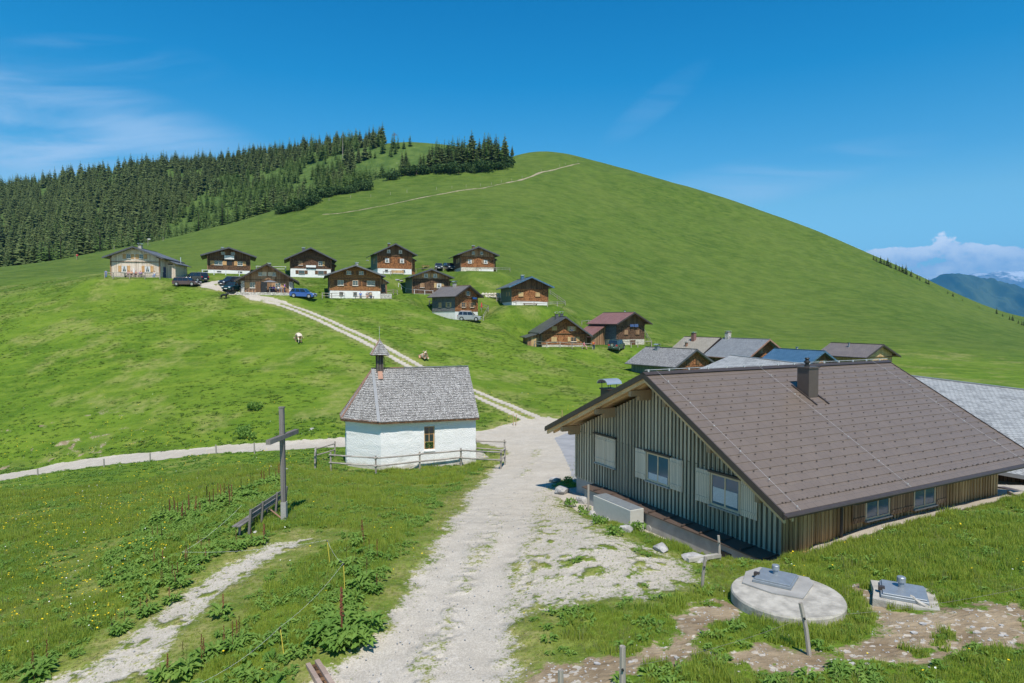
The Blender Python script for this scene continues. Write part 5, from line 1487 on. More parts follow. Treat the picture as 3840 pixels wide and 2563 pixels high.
# 10 blue grey roof
h10 = chalet('closed brown chalet with a blue grey sheet roof on the slope right of the hamlet', (531.9, 276.4), 125, 17, 7.4, 8.6, 5.6, 3.6, .9, .9, 1.3, base_h=.75, wall='shingle_red', gable='boards_old', gable_z=3.25,
             side='boards_green', roof='roof_bluegrey', trim='roof_blue', wins=[(-1.85, 2.15, 1.0, .85, 'closed', {'mat': 'boards_yellow', 'sill': 'boards_old'}), (1.6, 2.15, 1.0, .85, 'closed', {'mat': 'boards_yellow', 'sill': 'boards_old'}), (-1.05, 4.15, .8, .6, 'closed', {'mat': 'shutter_dark', 'sill': None}), (.75, 4.15, .8, .6, 'closed', {'mat': 'shutter_dark', 'sill': None})],
             chimney=[(-.8, 2.6, .65, .6, 'roof_blue', 'cap')], sidewins=[(1.6, 2.3, .6, .8, 'closed'), (3.6, 2.3, .6, .8, 'closed')])
MB().box(-1.4, 1.4, -.5, -.15, .3, .45).box(-1.3, -1.2, -.45, -.2, -.6, .3).box(1.2, 1.3, -.45, -.2, -.6, .3).build('house_bench', MAT['boards_old'], h10)
# 11 dark roof with solar panel
h11 = chalet('brown shingled chalet with a dark roof, two chimneys and a blue solar panel', (565.9, 316.3), 110, 14, 7.9, 8.6, 5.3, 2.5, .7, .8, 1.2, base_h=.35, base='stone_pale', wall='shingle_red', gable='shingle_red', gable_z=2.35,
             side='shingle_greyblue', roof='roof_dark', trim='roof_dark', asym=.55, wins=[(-1.8, 1.35, .95, .85, 'closed', {'mat': 'boards_yellow', 'sill': 'boards_old'}), (1.7, 1.35, 1.05, .8, 'open', {'mat': 'boards_yellow', 'frame': 'shutter_new', 'sw': .5}), (-1.75, 3.25, .85, .75, 'closed', {'mat': 'boards_yellow', 'sill': None}), (1.35, 3.2, .8, .7, 'open', {'mat': 'boards_yellow', 'sw': .35})],
             chimney=[(-.55, 3.4, .75, .55, 'roof_dark', 'hood'), (.35, 3.4, .75, .55, 'roof_dark', 'hood')])
porch(h11, -3.95, -6.3, .9, 5.4, -1.6, 2.55, 1.85, 'boards_warm', 'roof_dark', ov=.5)
MB().box(-.95, 1.0, -.30, -.22, 2.45, 2.95, Matrix.Rotation(R(-12), 4, 'X')).build('solar_panel', MAT['solar'], h11)
MB().box(1.15, 1.5, -.30, -.22, 2.75, 3.05).build('solar_panel', MAT['solar'], h11)
door(h11, T(-5.1, .88, -.3), 1.1, 1.9, 'boards_yellow')
# 12 red roof
h12 = chalet('chalet with a long red tiled roof beside the parked off road car', (634.9, 312), 116, 41, 6.6, 7.4, 6.0, 3.9, .8, .9, 1.1, base_h=1.05, base='stone_pale', wall='shingle_dark', gable='boards_old', gable_z=3.6,
             side='shingle_greyblue', roof='roof_red', trim='trim_brown', ridge='zinc_pale', posts=False, wins=[(-1.1, 2.35, .85, .85, 'closed', {'mat': 'boards_warm', 'sill': 'boards_old'}), (1.6, 2.35, .85, .85, 'closed', {'mat': 'boards_warm', 'sill': 'boards_old'})], chimney=[(.9, 2.8, .8, .18, 'zinc_bright')],
             basewins=[(.5, .4, 1.2, 1.0, 'closed')])
MB().box(-.4, .55, -.30, -.24, 3.35, 3.8).build('solar_panel', MAT['solar'], h12); MB().box(.6, 1.5, -.34, -.28, 3.3, 3.85).build('solar_panel', MAT['solar'], h12)
porch(h12, -3.3, -6.6, 3.2, 7.4, -1.2, 3.86, 1.95, 'boards_warm', 'roof_red', ov=.6)
# right group, roofs turned to us
chalet('barn with a dark weathered shingle roof, left end of the roofs above the big house', (697, 349), 92, 50, 7.3, 8.8, 4.9, 2.5, .8, .9, .7, base_h=.4, base='concrete', wall='shingle_red', gable='shingle_red', gable_z=2.3, side='boards_green', roof='slate_mid', trim='roof_dark', posts=False,
       wins=[(-1.1, 3.0, .8, .8, 'closed', {'mat': 'boards_old', 'sill': None}), (.9, 3.0, .8, .8, 'closed', {'mat': 'boards_old', 'sill': None})], chimney=[(-.6, 6.4, .45, .55, 'zinc', 'hood')], sidewins=[(3.0, 1.5, 1.0, .8, 'closed')])
h15 = chalet('large house with a grey slate roof, a brick chimney and open red brown gable', (770, 339), 112, 50, 8.8, 8.8, 7.4, 4.1, 1.0, 1.3, 1.3, base_h=1.0, wall='shingle_red', gable='shingle_red', gable_z=4.2, side='boards_warm', roof='slate_blue', trim='copper', ridge='zinc_pale', posts=False, zbot=-3,
       wins=[(-.9, 5.3, 1.0, .9, 'closed', {'mat': 'boards_warm', 'sill': None})], chimney=[(-.1, 8.2, 1.1, .8, 'stonewall', 'cap')])
p15 = h15.matrix_basis @ Vector((0, 8.8 + .6 + .7, 7.4))
_a = (p15.x/p15.y*F + 512)
def pix(p):
    yc = p.y*cp - p.z*sp_; zc_ = p.y*sp_ + p.z*cp
    return 512 + F*p.x/yc, 341.33 - F*zc_/yc
chalet('long house with a beige tiled roof adjoining the slate roofed one, with a brown chimney', pix(p15), p15.y, 50 , 8.8, 7.8, 7.3, 4.0, 1.0, 1.0, .68, base_h=1.0, wall='boards_yellow', gable='boards_yellow', gable_z=4.2, side='boards_yellow', roof='roof_beige', trim='trim_brown', posts=False, zbot=-3,
       chimney=[(-1.1, 5.0, 1.4, .7, 'roof_red', 'cap'), (-2.9, 5.2, .6, .4, 'copper', 'cap')])
chalet('house with a bright blue tiled roof and a dark gable', (825, 350.6), 100, 51, 7.2, 8.6, 6.6, 4.0, .9, .9, .8, base_h=1.0, wall='boards_old', gable='boards_old', gable_z=4.0, side='boards_old', roof='roof_blue', trim='roof_blue', posts=False, zbot=-3,
       wins=[(-.8, 4.7, .7, .7, 'open', {'mat': 'boards_warm', 'sw': .4}), (.9, 4.7, .7, .7, 'open', {'mat': 'boards_warm', 'sw': .4})], chimney=[(.3, 4.8, .5, .25, 'concrete')])
chalet('yellow timber cabin with a brown tiled roof at the right end of the group', (883.8, 344.3), 105, 56, 6.8, 8.4, 5.0, 2.95, .8, 1.1, .8, base_h=.3, wall='boards_yellow', gable='boards_yellow', gable_z=2.9, side='boards_yellow', roof='roof_mauve', trim='trim_brown', posts=False, zbot=-3,
       wins=[(1.3, 1.6, .7, .7, 'open', {'sw': .35})], chimney=[(-1.2, 4.6, .7, .22, 'zinc')], sidewins=[(1.5, 1.6, .9, .7, 'closed'), (3.6, 1.5, .9, .9), (6.0, 1.5, 1.0, 1.1, 'closed')])
def roof_barn(label, ridge_a, ridge_b, eave_b, eave_a, zbase, roof, wall, back=4.5, drop=None):
    """barn given by the corners (world points) of the roof side that is seen"""
    rt = empty('barn', (ridge_a.x, ridge_a.y, zbase), 0, label, 'barn'); o = Vector((ridge_a.x, ridge_a.y, zbase))
    ra, rb, eb, ea = [p - o for p in (ridge_a, ridge_b, eave_b, eave_a)]
    slab([ra, rb, eb, ea], .16).build('roof', MAT[roof], rt)
    n = Vector((ra.x - ea.x, ra.y - ea.y, 0)); n2 = Vector((rb.x - eb.x, rb.y - eb.y, 0))
    fa, fb = ra + n, rb + n2; fa.z = ea.z; fb.z = eb.z
    slab([rb, ra, fa, fb], .16).build('roof', MAT[roof], rt)
    MB().beam(ra + Vector((0,0,.03)), rb + Vector((0,0,.03)), .3, .06).build('ridge_cap', MAT['zinc_pale'], rt)
    MB().beam(ea - Vector((0,0,.1)), eb - Vector((0,0,.1)), .1, .2).build('eave_board', MAT['zinc_pale'], rt)
    def ins(p, q, k): return Vector((p.x + (q.x - p.x)*k, p.y + (q.y - p.y)*k, 0))
    c = [ins(ea, fb, .05), ins(eb, fa, .05), ins(fb, ea, .05), ins(fa, eb, .05)]
    zt = min(ea.z, eb.z) - .12
    MB().prism([(p.x, p.y) for p in c], -3, zt, 'z').build('wall', MAT[wall], rt)
    for (a, b, r) in ((c[0], c[3], ra), (c[1], c[2], rb)):
        m = MB(); d_ = Vector((r.x, r.y, 0))
        m.add([(a.x, a.y, zt), (b.x, b.y, zt), ((a.x+b.x)/2, (a.y+b.y)/2, r.z - .2)], [(0,1,2)]); m.build('gable', MAT[wall], rt)
    return rt
roof_barn('low barn with a pale grey roof just behind the ridge of the big house', P(731, 355, 70), P(836, 367.5, 60), P(790, 392, 54), P(690, 372.5, 63.5), -10.5, 'slate_pale', 'boards_old')
roof_barn('long barn with a pale grey shingle roof at the right picture edge', P(893, 373.5, 47), P(1190, 410, 40), P(1120, 492, 29.3), P(975, 466.5, 33.5), -9.6, 'slate_pale', 'boards_warm')
# timber pieces and low wall at the far right corner
for (p0, p1, w_, lb) in ((P(1001, 488, 31), P(1040, 497, 29), .35, 'brown sheet covered sill running from the house corner to the right edge'), (P(1004, 505, 27.5), P(1040, 517, 26), .28, 'grey plank lying on the gravel right of the house corner'), (P(1008, 492, 29), P(1030, 503, 27.5), .1, 'thin pale batten lying between the sill and the plank')):
    o = empty('timber', p0, 0, lb, 'timber'); MB().beam((0,0,0), p1 - p0, w_, .16).build('plank', MAT['fence_grey' if w_ < .3 else 'roof_mauve_trim'], o)

# ---------------------------------------------------------------- fences of the hamlet
def Z1(x, y): return (x*.0908 + 96, y*.0908 + 234.67)
def Z2(x, y): return (x*.10444 + 277.33, y*.10444 + 234.67)
def Z3(x, y): return (x*.08174 + 490.67, y*.08174 + 256)
def fen(label, f, pts, hgt=1.0, rails=(.95, .5), mat='fence_grey', pr=.06, rr=.05, group=None):
    return rail_fence(label, [gp(*f(*q)) for q in pts], hgt, rails, pr, rr, mat, 'fence', group, 'terrace_fence', round_=False)
fen('low terrace rail in front of the light new timber house', Z1, [(98, 478), (190, 482), (370, 484), (540, 486), (705, 487)], 1.15, (1.1, .65))
fen('white painted rail fence in front of the dark chalet with the banner', Z1, [(1172, 440), (1300, 440), (1430, 443), (1580, 450), (1690, 456)], .95, (.95, .45), 'c_white')
fen('rail fence before the windows on the terrace of the low inn', Z1, [(1590, 640), (1690, 640), (1772, 640)], 1.0)
fen('long rail on the right half of the low inn terrace', Z1, [(1850, 648), (1960, 650), (2060, 652), (2150, 655)], 1.15, (1.1, .6))
fen('white double rail on the slope right of the banner chalet', Z1, [(1765, 395), (1900, 398), (2090, 400)], 1.0, (1.0, .5), 'c_white')
fen('rail fence in front of the wide orange shingled chalet', Z2, [(432, 608), (520, 612), (610, 608), (730, 602), (860, 600), (970, 590), (1110, 572), (1150, 574)], 1.0)
fen('rail on the path before the brown chalet with the yellow bench', Z2, [(1015, 388), (1085, 388), (1230, 372), (1330, 362), (1520, 352)], .9, (.85,))
fen('rail before the parked cars and the right chalet of the back row', Z2, [(1590, 345), (1760, 345), (1950, 348), (2100, 350), (2228, 352)], .9, (.85, .5))
fen('white stake fence between the orange chalet and the weathered chalet', Z2, [(1160, 500), (1190, 522), (1232, 550), (1312, 566), (1412, 572), (1490, 574)], .9, (.85,), 'c_white', .045, .025)
fen('rail fence climbing on the left of the small turned chalet', Z2, [(1455, 680), (1520, 720), (1600, 760), (1695, 808)], 1.1, (1.05, .55))
fen('rail fence on the right of the small turned chalet', Z2, [(1950, 710), (2022, 735), (1972, 822)], 1.1, (1.05, .55))
fen('rail fence in front of the closed chalet with the blue grey roof', Z3, [(75, 555), (125, 572), (178, 590), (310, 602), (530, 608), (695, 618), (815, 612), (912, 600)], .9, (.85, .5))
fen('stair rail climbing the slope right of the blue grey roofed chalet', Z3, [(728, 470), (815, 530), (912, 598)], .9, (.9, .4))
fen('rail fence in front of the chalet with the solar panel', Z3, [(538, 1108), (688, 1122), (850, 1120), (995, 1132), (1120, 1138), (1245, 1138)], 1.0)
fen('rail fence running down to the red roofed chalet', Z3, [(1115, 845), (1195, 835), (1270, 830)], .9, (.8,))
fen('rail fence in front of the red roofed chalet', Z3, [(1480, 1085), (1718, 1118), (1800, 1115), (1965, 1105)], 1.0, (.95,))
fen('stair rail on the right side of the red roofed chalet', Z3, [(1872, 930), (1910, 1000), (1968, 1100)], .9, (.9, .45))
for (f, x0, y0_, x1, y1_, lb) in [(Z1, 573, 40, 573, 118, 'signpost on the meadow rim behind the light new house'), (Z1, 738, 22, 740, 68, 'white stake on the meadow rim right of the signpost'), (Z1, 195, 120, 200, 160, 'pale stick on the meadow rim left of the light new house')]:
    b = gp(*f(x1, y1_)); a_, s_ = ray(*f(x0, y0_)); hg = max(.8, s_*b.y - b.z)
    o = empty('marker_post', b, 0, lb, 'post'); MB().tube([(0,0,-.3), (0,0,hg)], .07, 6).build('pole', MAT['fence_grey'], o)
    if x0 == 573: MB().box(-.1, .8, -.05, .05, hg - .35, hg - .05).build('sign_arm', MAT['c_white'], o)
# fence stakes along the hill trail
def ZB(x, y): return ((1000 + x*.5109)/3.75, (440 + y*.5109)/3.75)
for (x, y) in [(300, 628), (458, 612), (616, 592), (765, 585), (908, 568), (1030, 552), (1247, 530), (1360, 522), (1464, 512), (1570, 505), (1650, 495), (1722, 478), (1797, 468), (1875, 448), (2016, 400), (2150, 360), (2192, 348), (2284, 328)]:
    b = gp(*ZB(x, y)); o = empty('fence_post', b, 0, 'pale stake of the fence line above the hillside trail', 'fence post', 'pale fence stakes above the hillside trail')
    MB().box(-.05, .05, -.05, .05, -.4, 1.25).build('stake', MAT['fence_grey'], o)
# hillside trail: a worn narrow ribbon of pale earth
def trail(pts, label):
    ps = smooth_line([D(*p) for p in pts], 14); mb = MB(); n = len(ps); L = []; Rr = []
    for i, p in enumerate(ps):
        d = (ps[min(i+1, n-1)] - ps[max(i-1, 0)]); d.z = 0; d.normalize(); s = Vector((-d.y, d.x, 0))
        w_ = .55 * (float(fbm(np.array(i*.35), np.array(2.0), 8, 2)) * 2.6 - .55) * (.4 + .6*min(1, i/(n*.45)))
        w_ = max(w_*.8 if i > n*.45 else w_*.5, .015)
        L.append(g3(p.x + s.x*w_, p.y + s.y*w_, .16)); Rr.append(g3(p.x - s.x*w_, p.y - s.y*w_, .16))
    vs = [v[:] for v in L + Rr] + [(v.x, v.y, v.z - .5) for v in L + Rr]; m = n
    fs = [(i, i+1, m+i+1, m+i) for i in range(n-1)] + [(i, 2*m+i, 2*m+i+1, i+1) for i in range(n-1)] + [(m+i, m+i+1, 3*m+i+1, 3*m+i) for i in range(n-1)]
    o = MB().add(vs, fs).build('path', MAT['trail']); o['kind'] = 'structure'
m_plain('trail', (.34, .29, .19), .95, .2, 1.0)
trail([(740, 492), (800, 486), (880, 472), (960, 455), (1030, 442), (1090, 433), (1150, 422), (1210, 408), (1260, 392), (1330, 375)], '')
# ---------------------------------------------------------------- trees
def spruce_parts(h, seed, levels=15, per=9, spread=.20, droop=.35, sub=1, thin=1.0):
    rnd = random.Random(seed); crown_v = []; crown_f = []
    R0 = h * spread
    base = .10 + rnd.random()*.06
    for k in range(levels):
        t = k/(levels - 1); z = h*(base + (1 - base)*t*.985)
        r = R0*(1 - t)**.85*(.82 + .36*rnd.random()) + .05*h/15
        n = max(4, int(per*(1 - .45*t)))
        a0 = rnd.random()*6.28
        for i in range(n):
            if rnd.random() < .08: continue
            a = a0 + 6.283*i/n + rnd.uniform(-.25, .25); L = r*rnd.uniform(.62, 1.12)
            ca, sa = math.cos(a), math.sin(a); w = L*.30*thin + .08
            dz = -L*droop*rnd.uniform(.6, 1.3); lift = L*.12
            zz = z + rnd.uniform(-.02, .02)*h
            # a branch: two kite halves hanging like a ridge
            root = (ca*.05, sa*.05, zz + lift); tip = (ca*L, sa*L, zz + dz + L*.1)
            m1 = (ca*L*.55 - sa*w, sa*L*.55 + ca*w, zz + dz*.75 - .10*L); m2 = (ca*L*.55 + sa*w, sa*L*.55 - ca*w, zz + dz*.75 - .10*L)
            mid = (ca*L*.5, sa*L*.5, zz + dz*.25 + lift)
            n0 = len(crown_v); crown_v += [root, m1, tip, m2, mid]
            crown_f += [(n0, n0+1, n0+4), (n0+1, n0+2, n0+4), (n0+2, n0+3, n0+4), (n0+3, n0, n0+4)]
    n0 = len(crown_v); crown_v += [(0, 0, h*1.03), (.12, 0, h*.95), (-.06, .1, h*.95), (-.06, -.1, h*.95)]; crown_f += [(n0, n0+1, n0+2), (n0, n0+2, n0+3), (n0, n0+3, n0+1)]
    return crown_v, crown_f
def bush_parts(r, hgt, seed, n=420, leaf=.16):
    rnd = random.Random(seed); V = []; Fc = []
    lobes = [(rnd.uniform(-.6, .6)*r, rnd.uniform(-.6, .6)*r, rnd.uniform(.25, .7)*hgt, rnd.uniform(.3, .55)) for _ in range(9)]
    for _ in range(n):
        lx, ly, lz, lr = rnd.choice(lobes)
        d = Vector((rnd.gauss(0, 1), rnd.gauss(0, 1), rnd.gauss(0, 1))).normalized()*rnd.uniform(.55, 1.05)
        c = Vector((lx + d.x*lr*r, ly + d.y*lr*r, max(.03, lz + d.z*lr*hgt*.9)))
        a = Vector((rnd.gauss(0, 1), rnd.gauss(0, 1), rnd.gauss(.6, 1))).normalized()*leaf*rnd.uniform(.7, 1.4); b = a.cross(Vector((rnd.gauss(0, 1), rnd.gauss(0, 1), rnd.gauss(0, 1)))).normalized()*leaf*.6
        m = len(V); V += [tuple(c - a*.6), tuple(c + b), tuple(c + a), tuple(c - b)]; Fc.append((m, m+1, m+2, m+3))
    return V, Fc
def mesh_of(name, v, f, mat):
    me = bpy.data.meshes.new(name); me.from_pydata(v, [], f); me.materials.append(MAT[mat]); me.update(); return me
def trunk_mesh(h, r):
    m = MB(); m.tube([(0,0,-.6), (0,0,h*.35), (0,0,h*.9)], [r*1.2, r*.8, .03], 6)
    me = bpy.data.meshes.new('trunk'); me.from_pydata(m.v, [], m.f); me.materials.append(MAT['bark']); return me
PROTO = {'spruce': [], 'larch': [], 'pine_bush': []}
for k in range(6):
    v, f = spruce_parts(15, 50 + k, 18, 11, (.15, .17, .19, .14, .21, .16)[k], .38)
    PROTO['spruce'].append((mesh_of('spruce_crown', v, f, 'spruce'), trunk_mesh(15, .24), np.array(v, np.float32), f))
for k in range(4):
    v, f = spruce_parts(11, 80 + k, 15, 9, (.15, .17, .19, .14)[k], .05, thin=.8)
    PROTO['larch'].append((mesh_of('larch_crown', v, f, 'larch'), trunk_mesh(11, .16), np.array(v, np.float32), f))
for k in range(4):
    v, f = bush_parts(2.3, 2.2, 90 + k, 520, .26)
    PROTO['pine_bush'].append((mesh_of('pine_foliage', v, f, 'pine_bush'), trunk_mesh(1.4, .12), np.array(v, np.float32), f))
def tree_at(kind, k, loc, sc_, rz, label, group=None, hs=1.0):
    nm = {'spruce': 'spruce_tree', 'larch': 'larch_tree', 'pine_bush': 'pine_shrub'}[kind]
    o = empty(nm, loc, rz, label, 'shrub' if kind == 'pine_bush' else 'tree', group); o.scale = (sc_, sc_, sc_*hs)
    me, tr = PROTO[kind][k][:2]
    c = bpy.data.objects.new('crown', me); C.objects.link(c); c.parent = o
    t_ = bpy.data.objects.new('trunk', tr); C.objects.link(t_); t_.parent = o
    return o
# lone and rim trees, each at its own place (2349 px measures: x, base y, height px)
def rim(kind, x, yb, hpx, label, group=None, k=0, hs=1.0, wide=1.0, **kw):
    b = D(x, yb, **kw); hm = hpx/2.29395/F*b.y
    base = 15 if kind == 'spruce' else 11 if kind == 'larch' else 2.4
    s = hm/base; o = tree_at(kind, k, b, s, random.random()*6, label, group, hs); o.scale = (s*wide, s*wide, s); return o
rim('spruce', 1175, 346, 26, 'lone small spruce standing left of the hill summit', k=4, wide=1.25)
gA = 'dark spruces in the clump left of the hill summit'
cl_ = [(1158,380,60),(1143,382,66),(1128,384,58),(1112,378,72),(1100,380,62),(1086,382,70),(1072,384,58),(1060,386,66),(1046,386,56),(1030,386,64),(1014,390,60),(1000,392,66),(985,392,56),(1120,372,66),(1082,372,72),(1050,376,60),(1020,380,58),(992,384,54),(972,392,44),(1138,372,64),(965,396,40),(1066,378,64),(1008,384,56),(1094,388,50),(1036,390,48),(940,402,34),(920,404,30)]
for i, (x, yb, hp) in enumerate(cl_):
    rim('larch' if i % 5 in (1, 3) else 'spruce', x, yb, hp, 'dark green conifer packed in the clump on the crest left of the summit', gA, i % 4, wide=1.75)
gB = 'low dark mountain pine shrubs along the crest'
for i in range(46):
    t_ = i/45; x = 640 + t_*520; yb = np.interp(x, [640, 700, 750, 800, 870, 900, 940, 1000, 1060, 1160], [492, 472, 450, 440, 430, 405, 398, 392, 396, 382]) + random.uniform(-2, 4)
    if 858 < x < 885: continue
    rim('pine_bush', x + random.uniform(-4, 4), yb, random.uniform(13, 24), 'low dark pine shrub in the band along the crest below the forest', gB, i % 4, wide=1.3)
rim('pine_bush', 850, 427, 14, 'single round pine shrub at the right end of the band on the open slope', k=2)
gC = 'small spruces on the skyline of the right slope'
for i, (x, yb, hp) in enumerate([(2004,600,12),(2010,604,13),(2020,608,18),(2028,611,15),(2036,614,20),(2043,618,16),(2055,622,18),(2063,625,15),(2070,628,18),(2078,632,24),(2090,637,16),(2104,642,13),(2110,646,11),(2124,652,12),(2130,655,14),(2174,676,8),(2186,682,10),(2208,692,6),(2246,708,5),(2286,722,15),(2300,728,8),(2316,735,12),(2323,738,15),(2336,744,10),(2344,748,12),(2349,750,16)]):
    b = D(x, yb - 1); b2 = g3(b.x*1.01, b.y*1.01, -.6); hm = (hp + 4)/2.29395/F*b2.y
    o = tree_at('spruce', i % 6, b2, hm/15, i*1.3, 'tiny dark spruce standing on the skyline of the right slope', gC); o.scale = (hm/15*1.3, hm/15*1.3, hm/15)
# summit cross on the wooded hill
b = D(905, 324, Ymin=400); sc0 = empty('summit_cross', b, 0, 'small distant cross on the bare top of the wooded hill', 'cross')
MB().box(-.16,.16,-.16,.16,-.5,7.2).build('upright', MAT['bark'], sc0); MB().box(-2.0,2.0,-.12,.12,5.3,5.7).build('crossbeam', MAT['bark'], sc0)
MB().box(-1.2,1.2,-.1,.1,6.2,6.45).build('crossbeam', MAT['bark'], sc0)

# the wooded hill
def forest():
    N = 16000
    uu = rng.uniform(-75, 505, N); YY = np.sqrt(rng.uniform(205**2, 590**2, N))
    X = (uu - 512)/F*YY
    g, s, dr, fo = cover(X, YY)
    ridgeY = np.interp(uu, [-60, 0, 128, 256, 320, 400, 475, 510], [565, 560, 558, 545, 520, 490, 480, 460])
    keep = (fo > .6) & (YY < ridgeY + 22)
    clump = fbm(X/16, YY/16, 31); cl2 = fbm(X/45 + 9, YY/45, 32)
    up = np.clip((YY - 400)/100, 0, 1)
    dens = np.where(uu < 190, .62, .70)
    keep &= (clump*.6 + fbm(X/6, YY/9, 33)*.4 + (rng.random(N) - .5)*.12) > (.44 + .03*up)
    open_top = (uu > 300) & (YY > 415 - (uu - 340)*.4) & ((YY < ridgeY - 34) | (uu > 388))
    keep &= ~(open_top & (clump < .63))
    keep &= ~((YY > ridgeY - 34) & (uu < 300) & (clump < .40))
    keep &= ~((uu > 385) & (uu < 440) & (YY > 440) & (clump < .70))
    X, YY, uu, cl2 = X[keep], YY[keep], uu[keep], cl2[keep]
    # thin out by a minimum distance grid
    cell = {}; sel = []
    for i in range(len(X)):
        c = (int(X[i]//4.4), int(YY[i]//5.2))
        if c in cell: continue
        cell[c] = 1; sel.append(i)
    X, YY, uu, cl2 = X[sel], YY[sel], uu[sel], cl2[sel]
    Z = zg(X, YY); n = len(X)
    # larches fill the lower middle, spruces the ridge and the left
    lar = ((uu > 150 + (YY - 300)*.35) & (YY < 485 - (uu - 330)*.12) & (cl2 > .36)) | ((uu > 40) & (YY < 300) & (cl2 > .45)) | (rng.random(len(uu)) < .14)
    hgt = np.where(lar, rng.uniform(7, 12.5, n), rng.uniform(8, 17, n)*np.where(rng.random(n) < .22, .6, 1))
    rid = (YY > np.interp(uu, [-60, 0, 128, 256, 320, 400, 475, 510], [565, 560, 558, 545, 520, 490, 480, 460]) - 45)
    hgt = np.where(rid & (uu > 250) & (uu < 388), rng.uniform(9, 16.5, n), hgt)
    v = 319 - Z/YY*F
    vis = (hgt/YY)
    # crowns hidden behind the near crest are not shown at all
    cre = np.interp(uu, [-75, 0, 77, 128, 161, 231, 256, 320, 400, 475, 505], [275, 269, 262, 249, 242, 227, 219, 196, 175, 163, 160])
    top = 319 - (Z + hgt)/YY*F
    shown = top < cre - 1
    X, YY, Z, hgt, lar, vis = X[shown], YY[shown], Z[shown], hgt[shown], lar[shown], vis[shown]
    order = np.argsort(-vis); n = len(order); print('FOREST', n)
    ind = set(order[:215].tolist())
    acc = {'spruce': ([], [], 0), 'larch': ([], [], 0)}
    data = {'spruce': {'v': [], 'f': [], 'n': 0}, 'larch': {'v': [], 'f': [], 'n': 0}}
    for i in range(n):
        kind = 'larch' if lar[i] else 'spruce'
        base = 11. if lar[i] else 15.
        k = random.randrange(len(PROTO[kind])); s = hgt[i]/base; a = random.random()*6.28; wd = random.uniform(.95, 1.95)
        if i in ind:
            o = tree_at(kind, k, (X[i], YY[i], Z[i] - .2), s, a, 'dark spruce rising among its like in the forest on the left hill' if kind == 'spruce' else 'soft green larch in the light wood on the lower left hill', 'spruces of the left hill forest' if kind == 'spruce' else 'larches of the left hill forest')
            o.scale = (s*wd, s*wd, s)
        else:
            P_ = PROTO[kind][k]; c, q = math.cos(a), math.sin(a); vv = P_[2]
            w = np.empty_like(vv); w[:, 0] = (vv[:, 0]*c - vv[:, 1]*q)*s*wd + X[i]; w[:, 1] = (vv[:, 0]*q + vv[:, 1]*c)*s*wd + YY[i]; w[:, 2] = vv[:, 2]*s + Z[i] - .2
            d = data[kind]; d['v'].append(w)
            if len(P_) == 4 or True:
                fa = FACES[kind][k] + d['n']; d['f'].append(fa); d['n'] += len(vv)
    for kind, d in data.items():
        if not d['v']: continue
        V = np.concatenate(d['v']); Fc = np.concatenate(d['f'])
        me = bpy.data.meshes.new('forest'); me.vertices.add(len(V)); me.vertices.foreach_set('co', V.ravel())
        me.loops.add(len(Fc)*3); me.loops.foreach_set('vertex_index', Fc.ravel().astype(np.int32)); me.polygons.add(len(Fc))
        me.polygons.foreach_set('loop_start', np.arange(0, len(Fc)*3, 3, dtype=np.int32)); me.polygons.foreach_set('loop_total', np.full(len(Fc), 3, dtype=np.int32)); me.update(calc_edges=True)
        me.materials.append(MAT[kind])
        o = bpy.data.objects.new(kind + '_forest', me); C.objects.link(o)
        tag(o, 'dense dark spruce forest covering the ridge of the left hill' if kind == 'spruce' else 'paler larch wood on the lower slope of the left hill', 'forest', None, 'stuff')
FACES = {k: [np.array(p[3], np.int64) for p in PROTO[k]] for k in ('spruce', 'larch')}
forest()
for i, (x, yb, hp) in enumerate([(786, 366, 64), (420, 395, 40)]):
    b = D(x, yb, Ymin=330); hm = hp/2.29395/F*b.y
    o = empty('dead_tree', b, 0, ('pale bare dead trunk at the edge of the trees near the grassy top', 'grey dead snag among the spruces of the left hill')[i], 'tree')
    MB().tube([(0,0,-.5), (.2,0,hm*.5), (.1,0,hm)], [.25,.16,.03], 6).build('trunk', MAT['fence_grey'], o)
    mb = MB()
    for k in range(9): a = k*2.1; z = hm*(.3 + .07*k); mb.tube([(0,0,z), (math.cos(a)*1.2, math.sin(a)*1.2, z - .2)], [.05,.02], 4)
    mb.build('branches', MAT['fence_grey'], o)

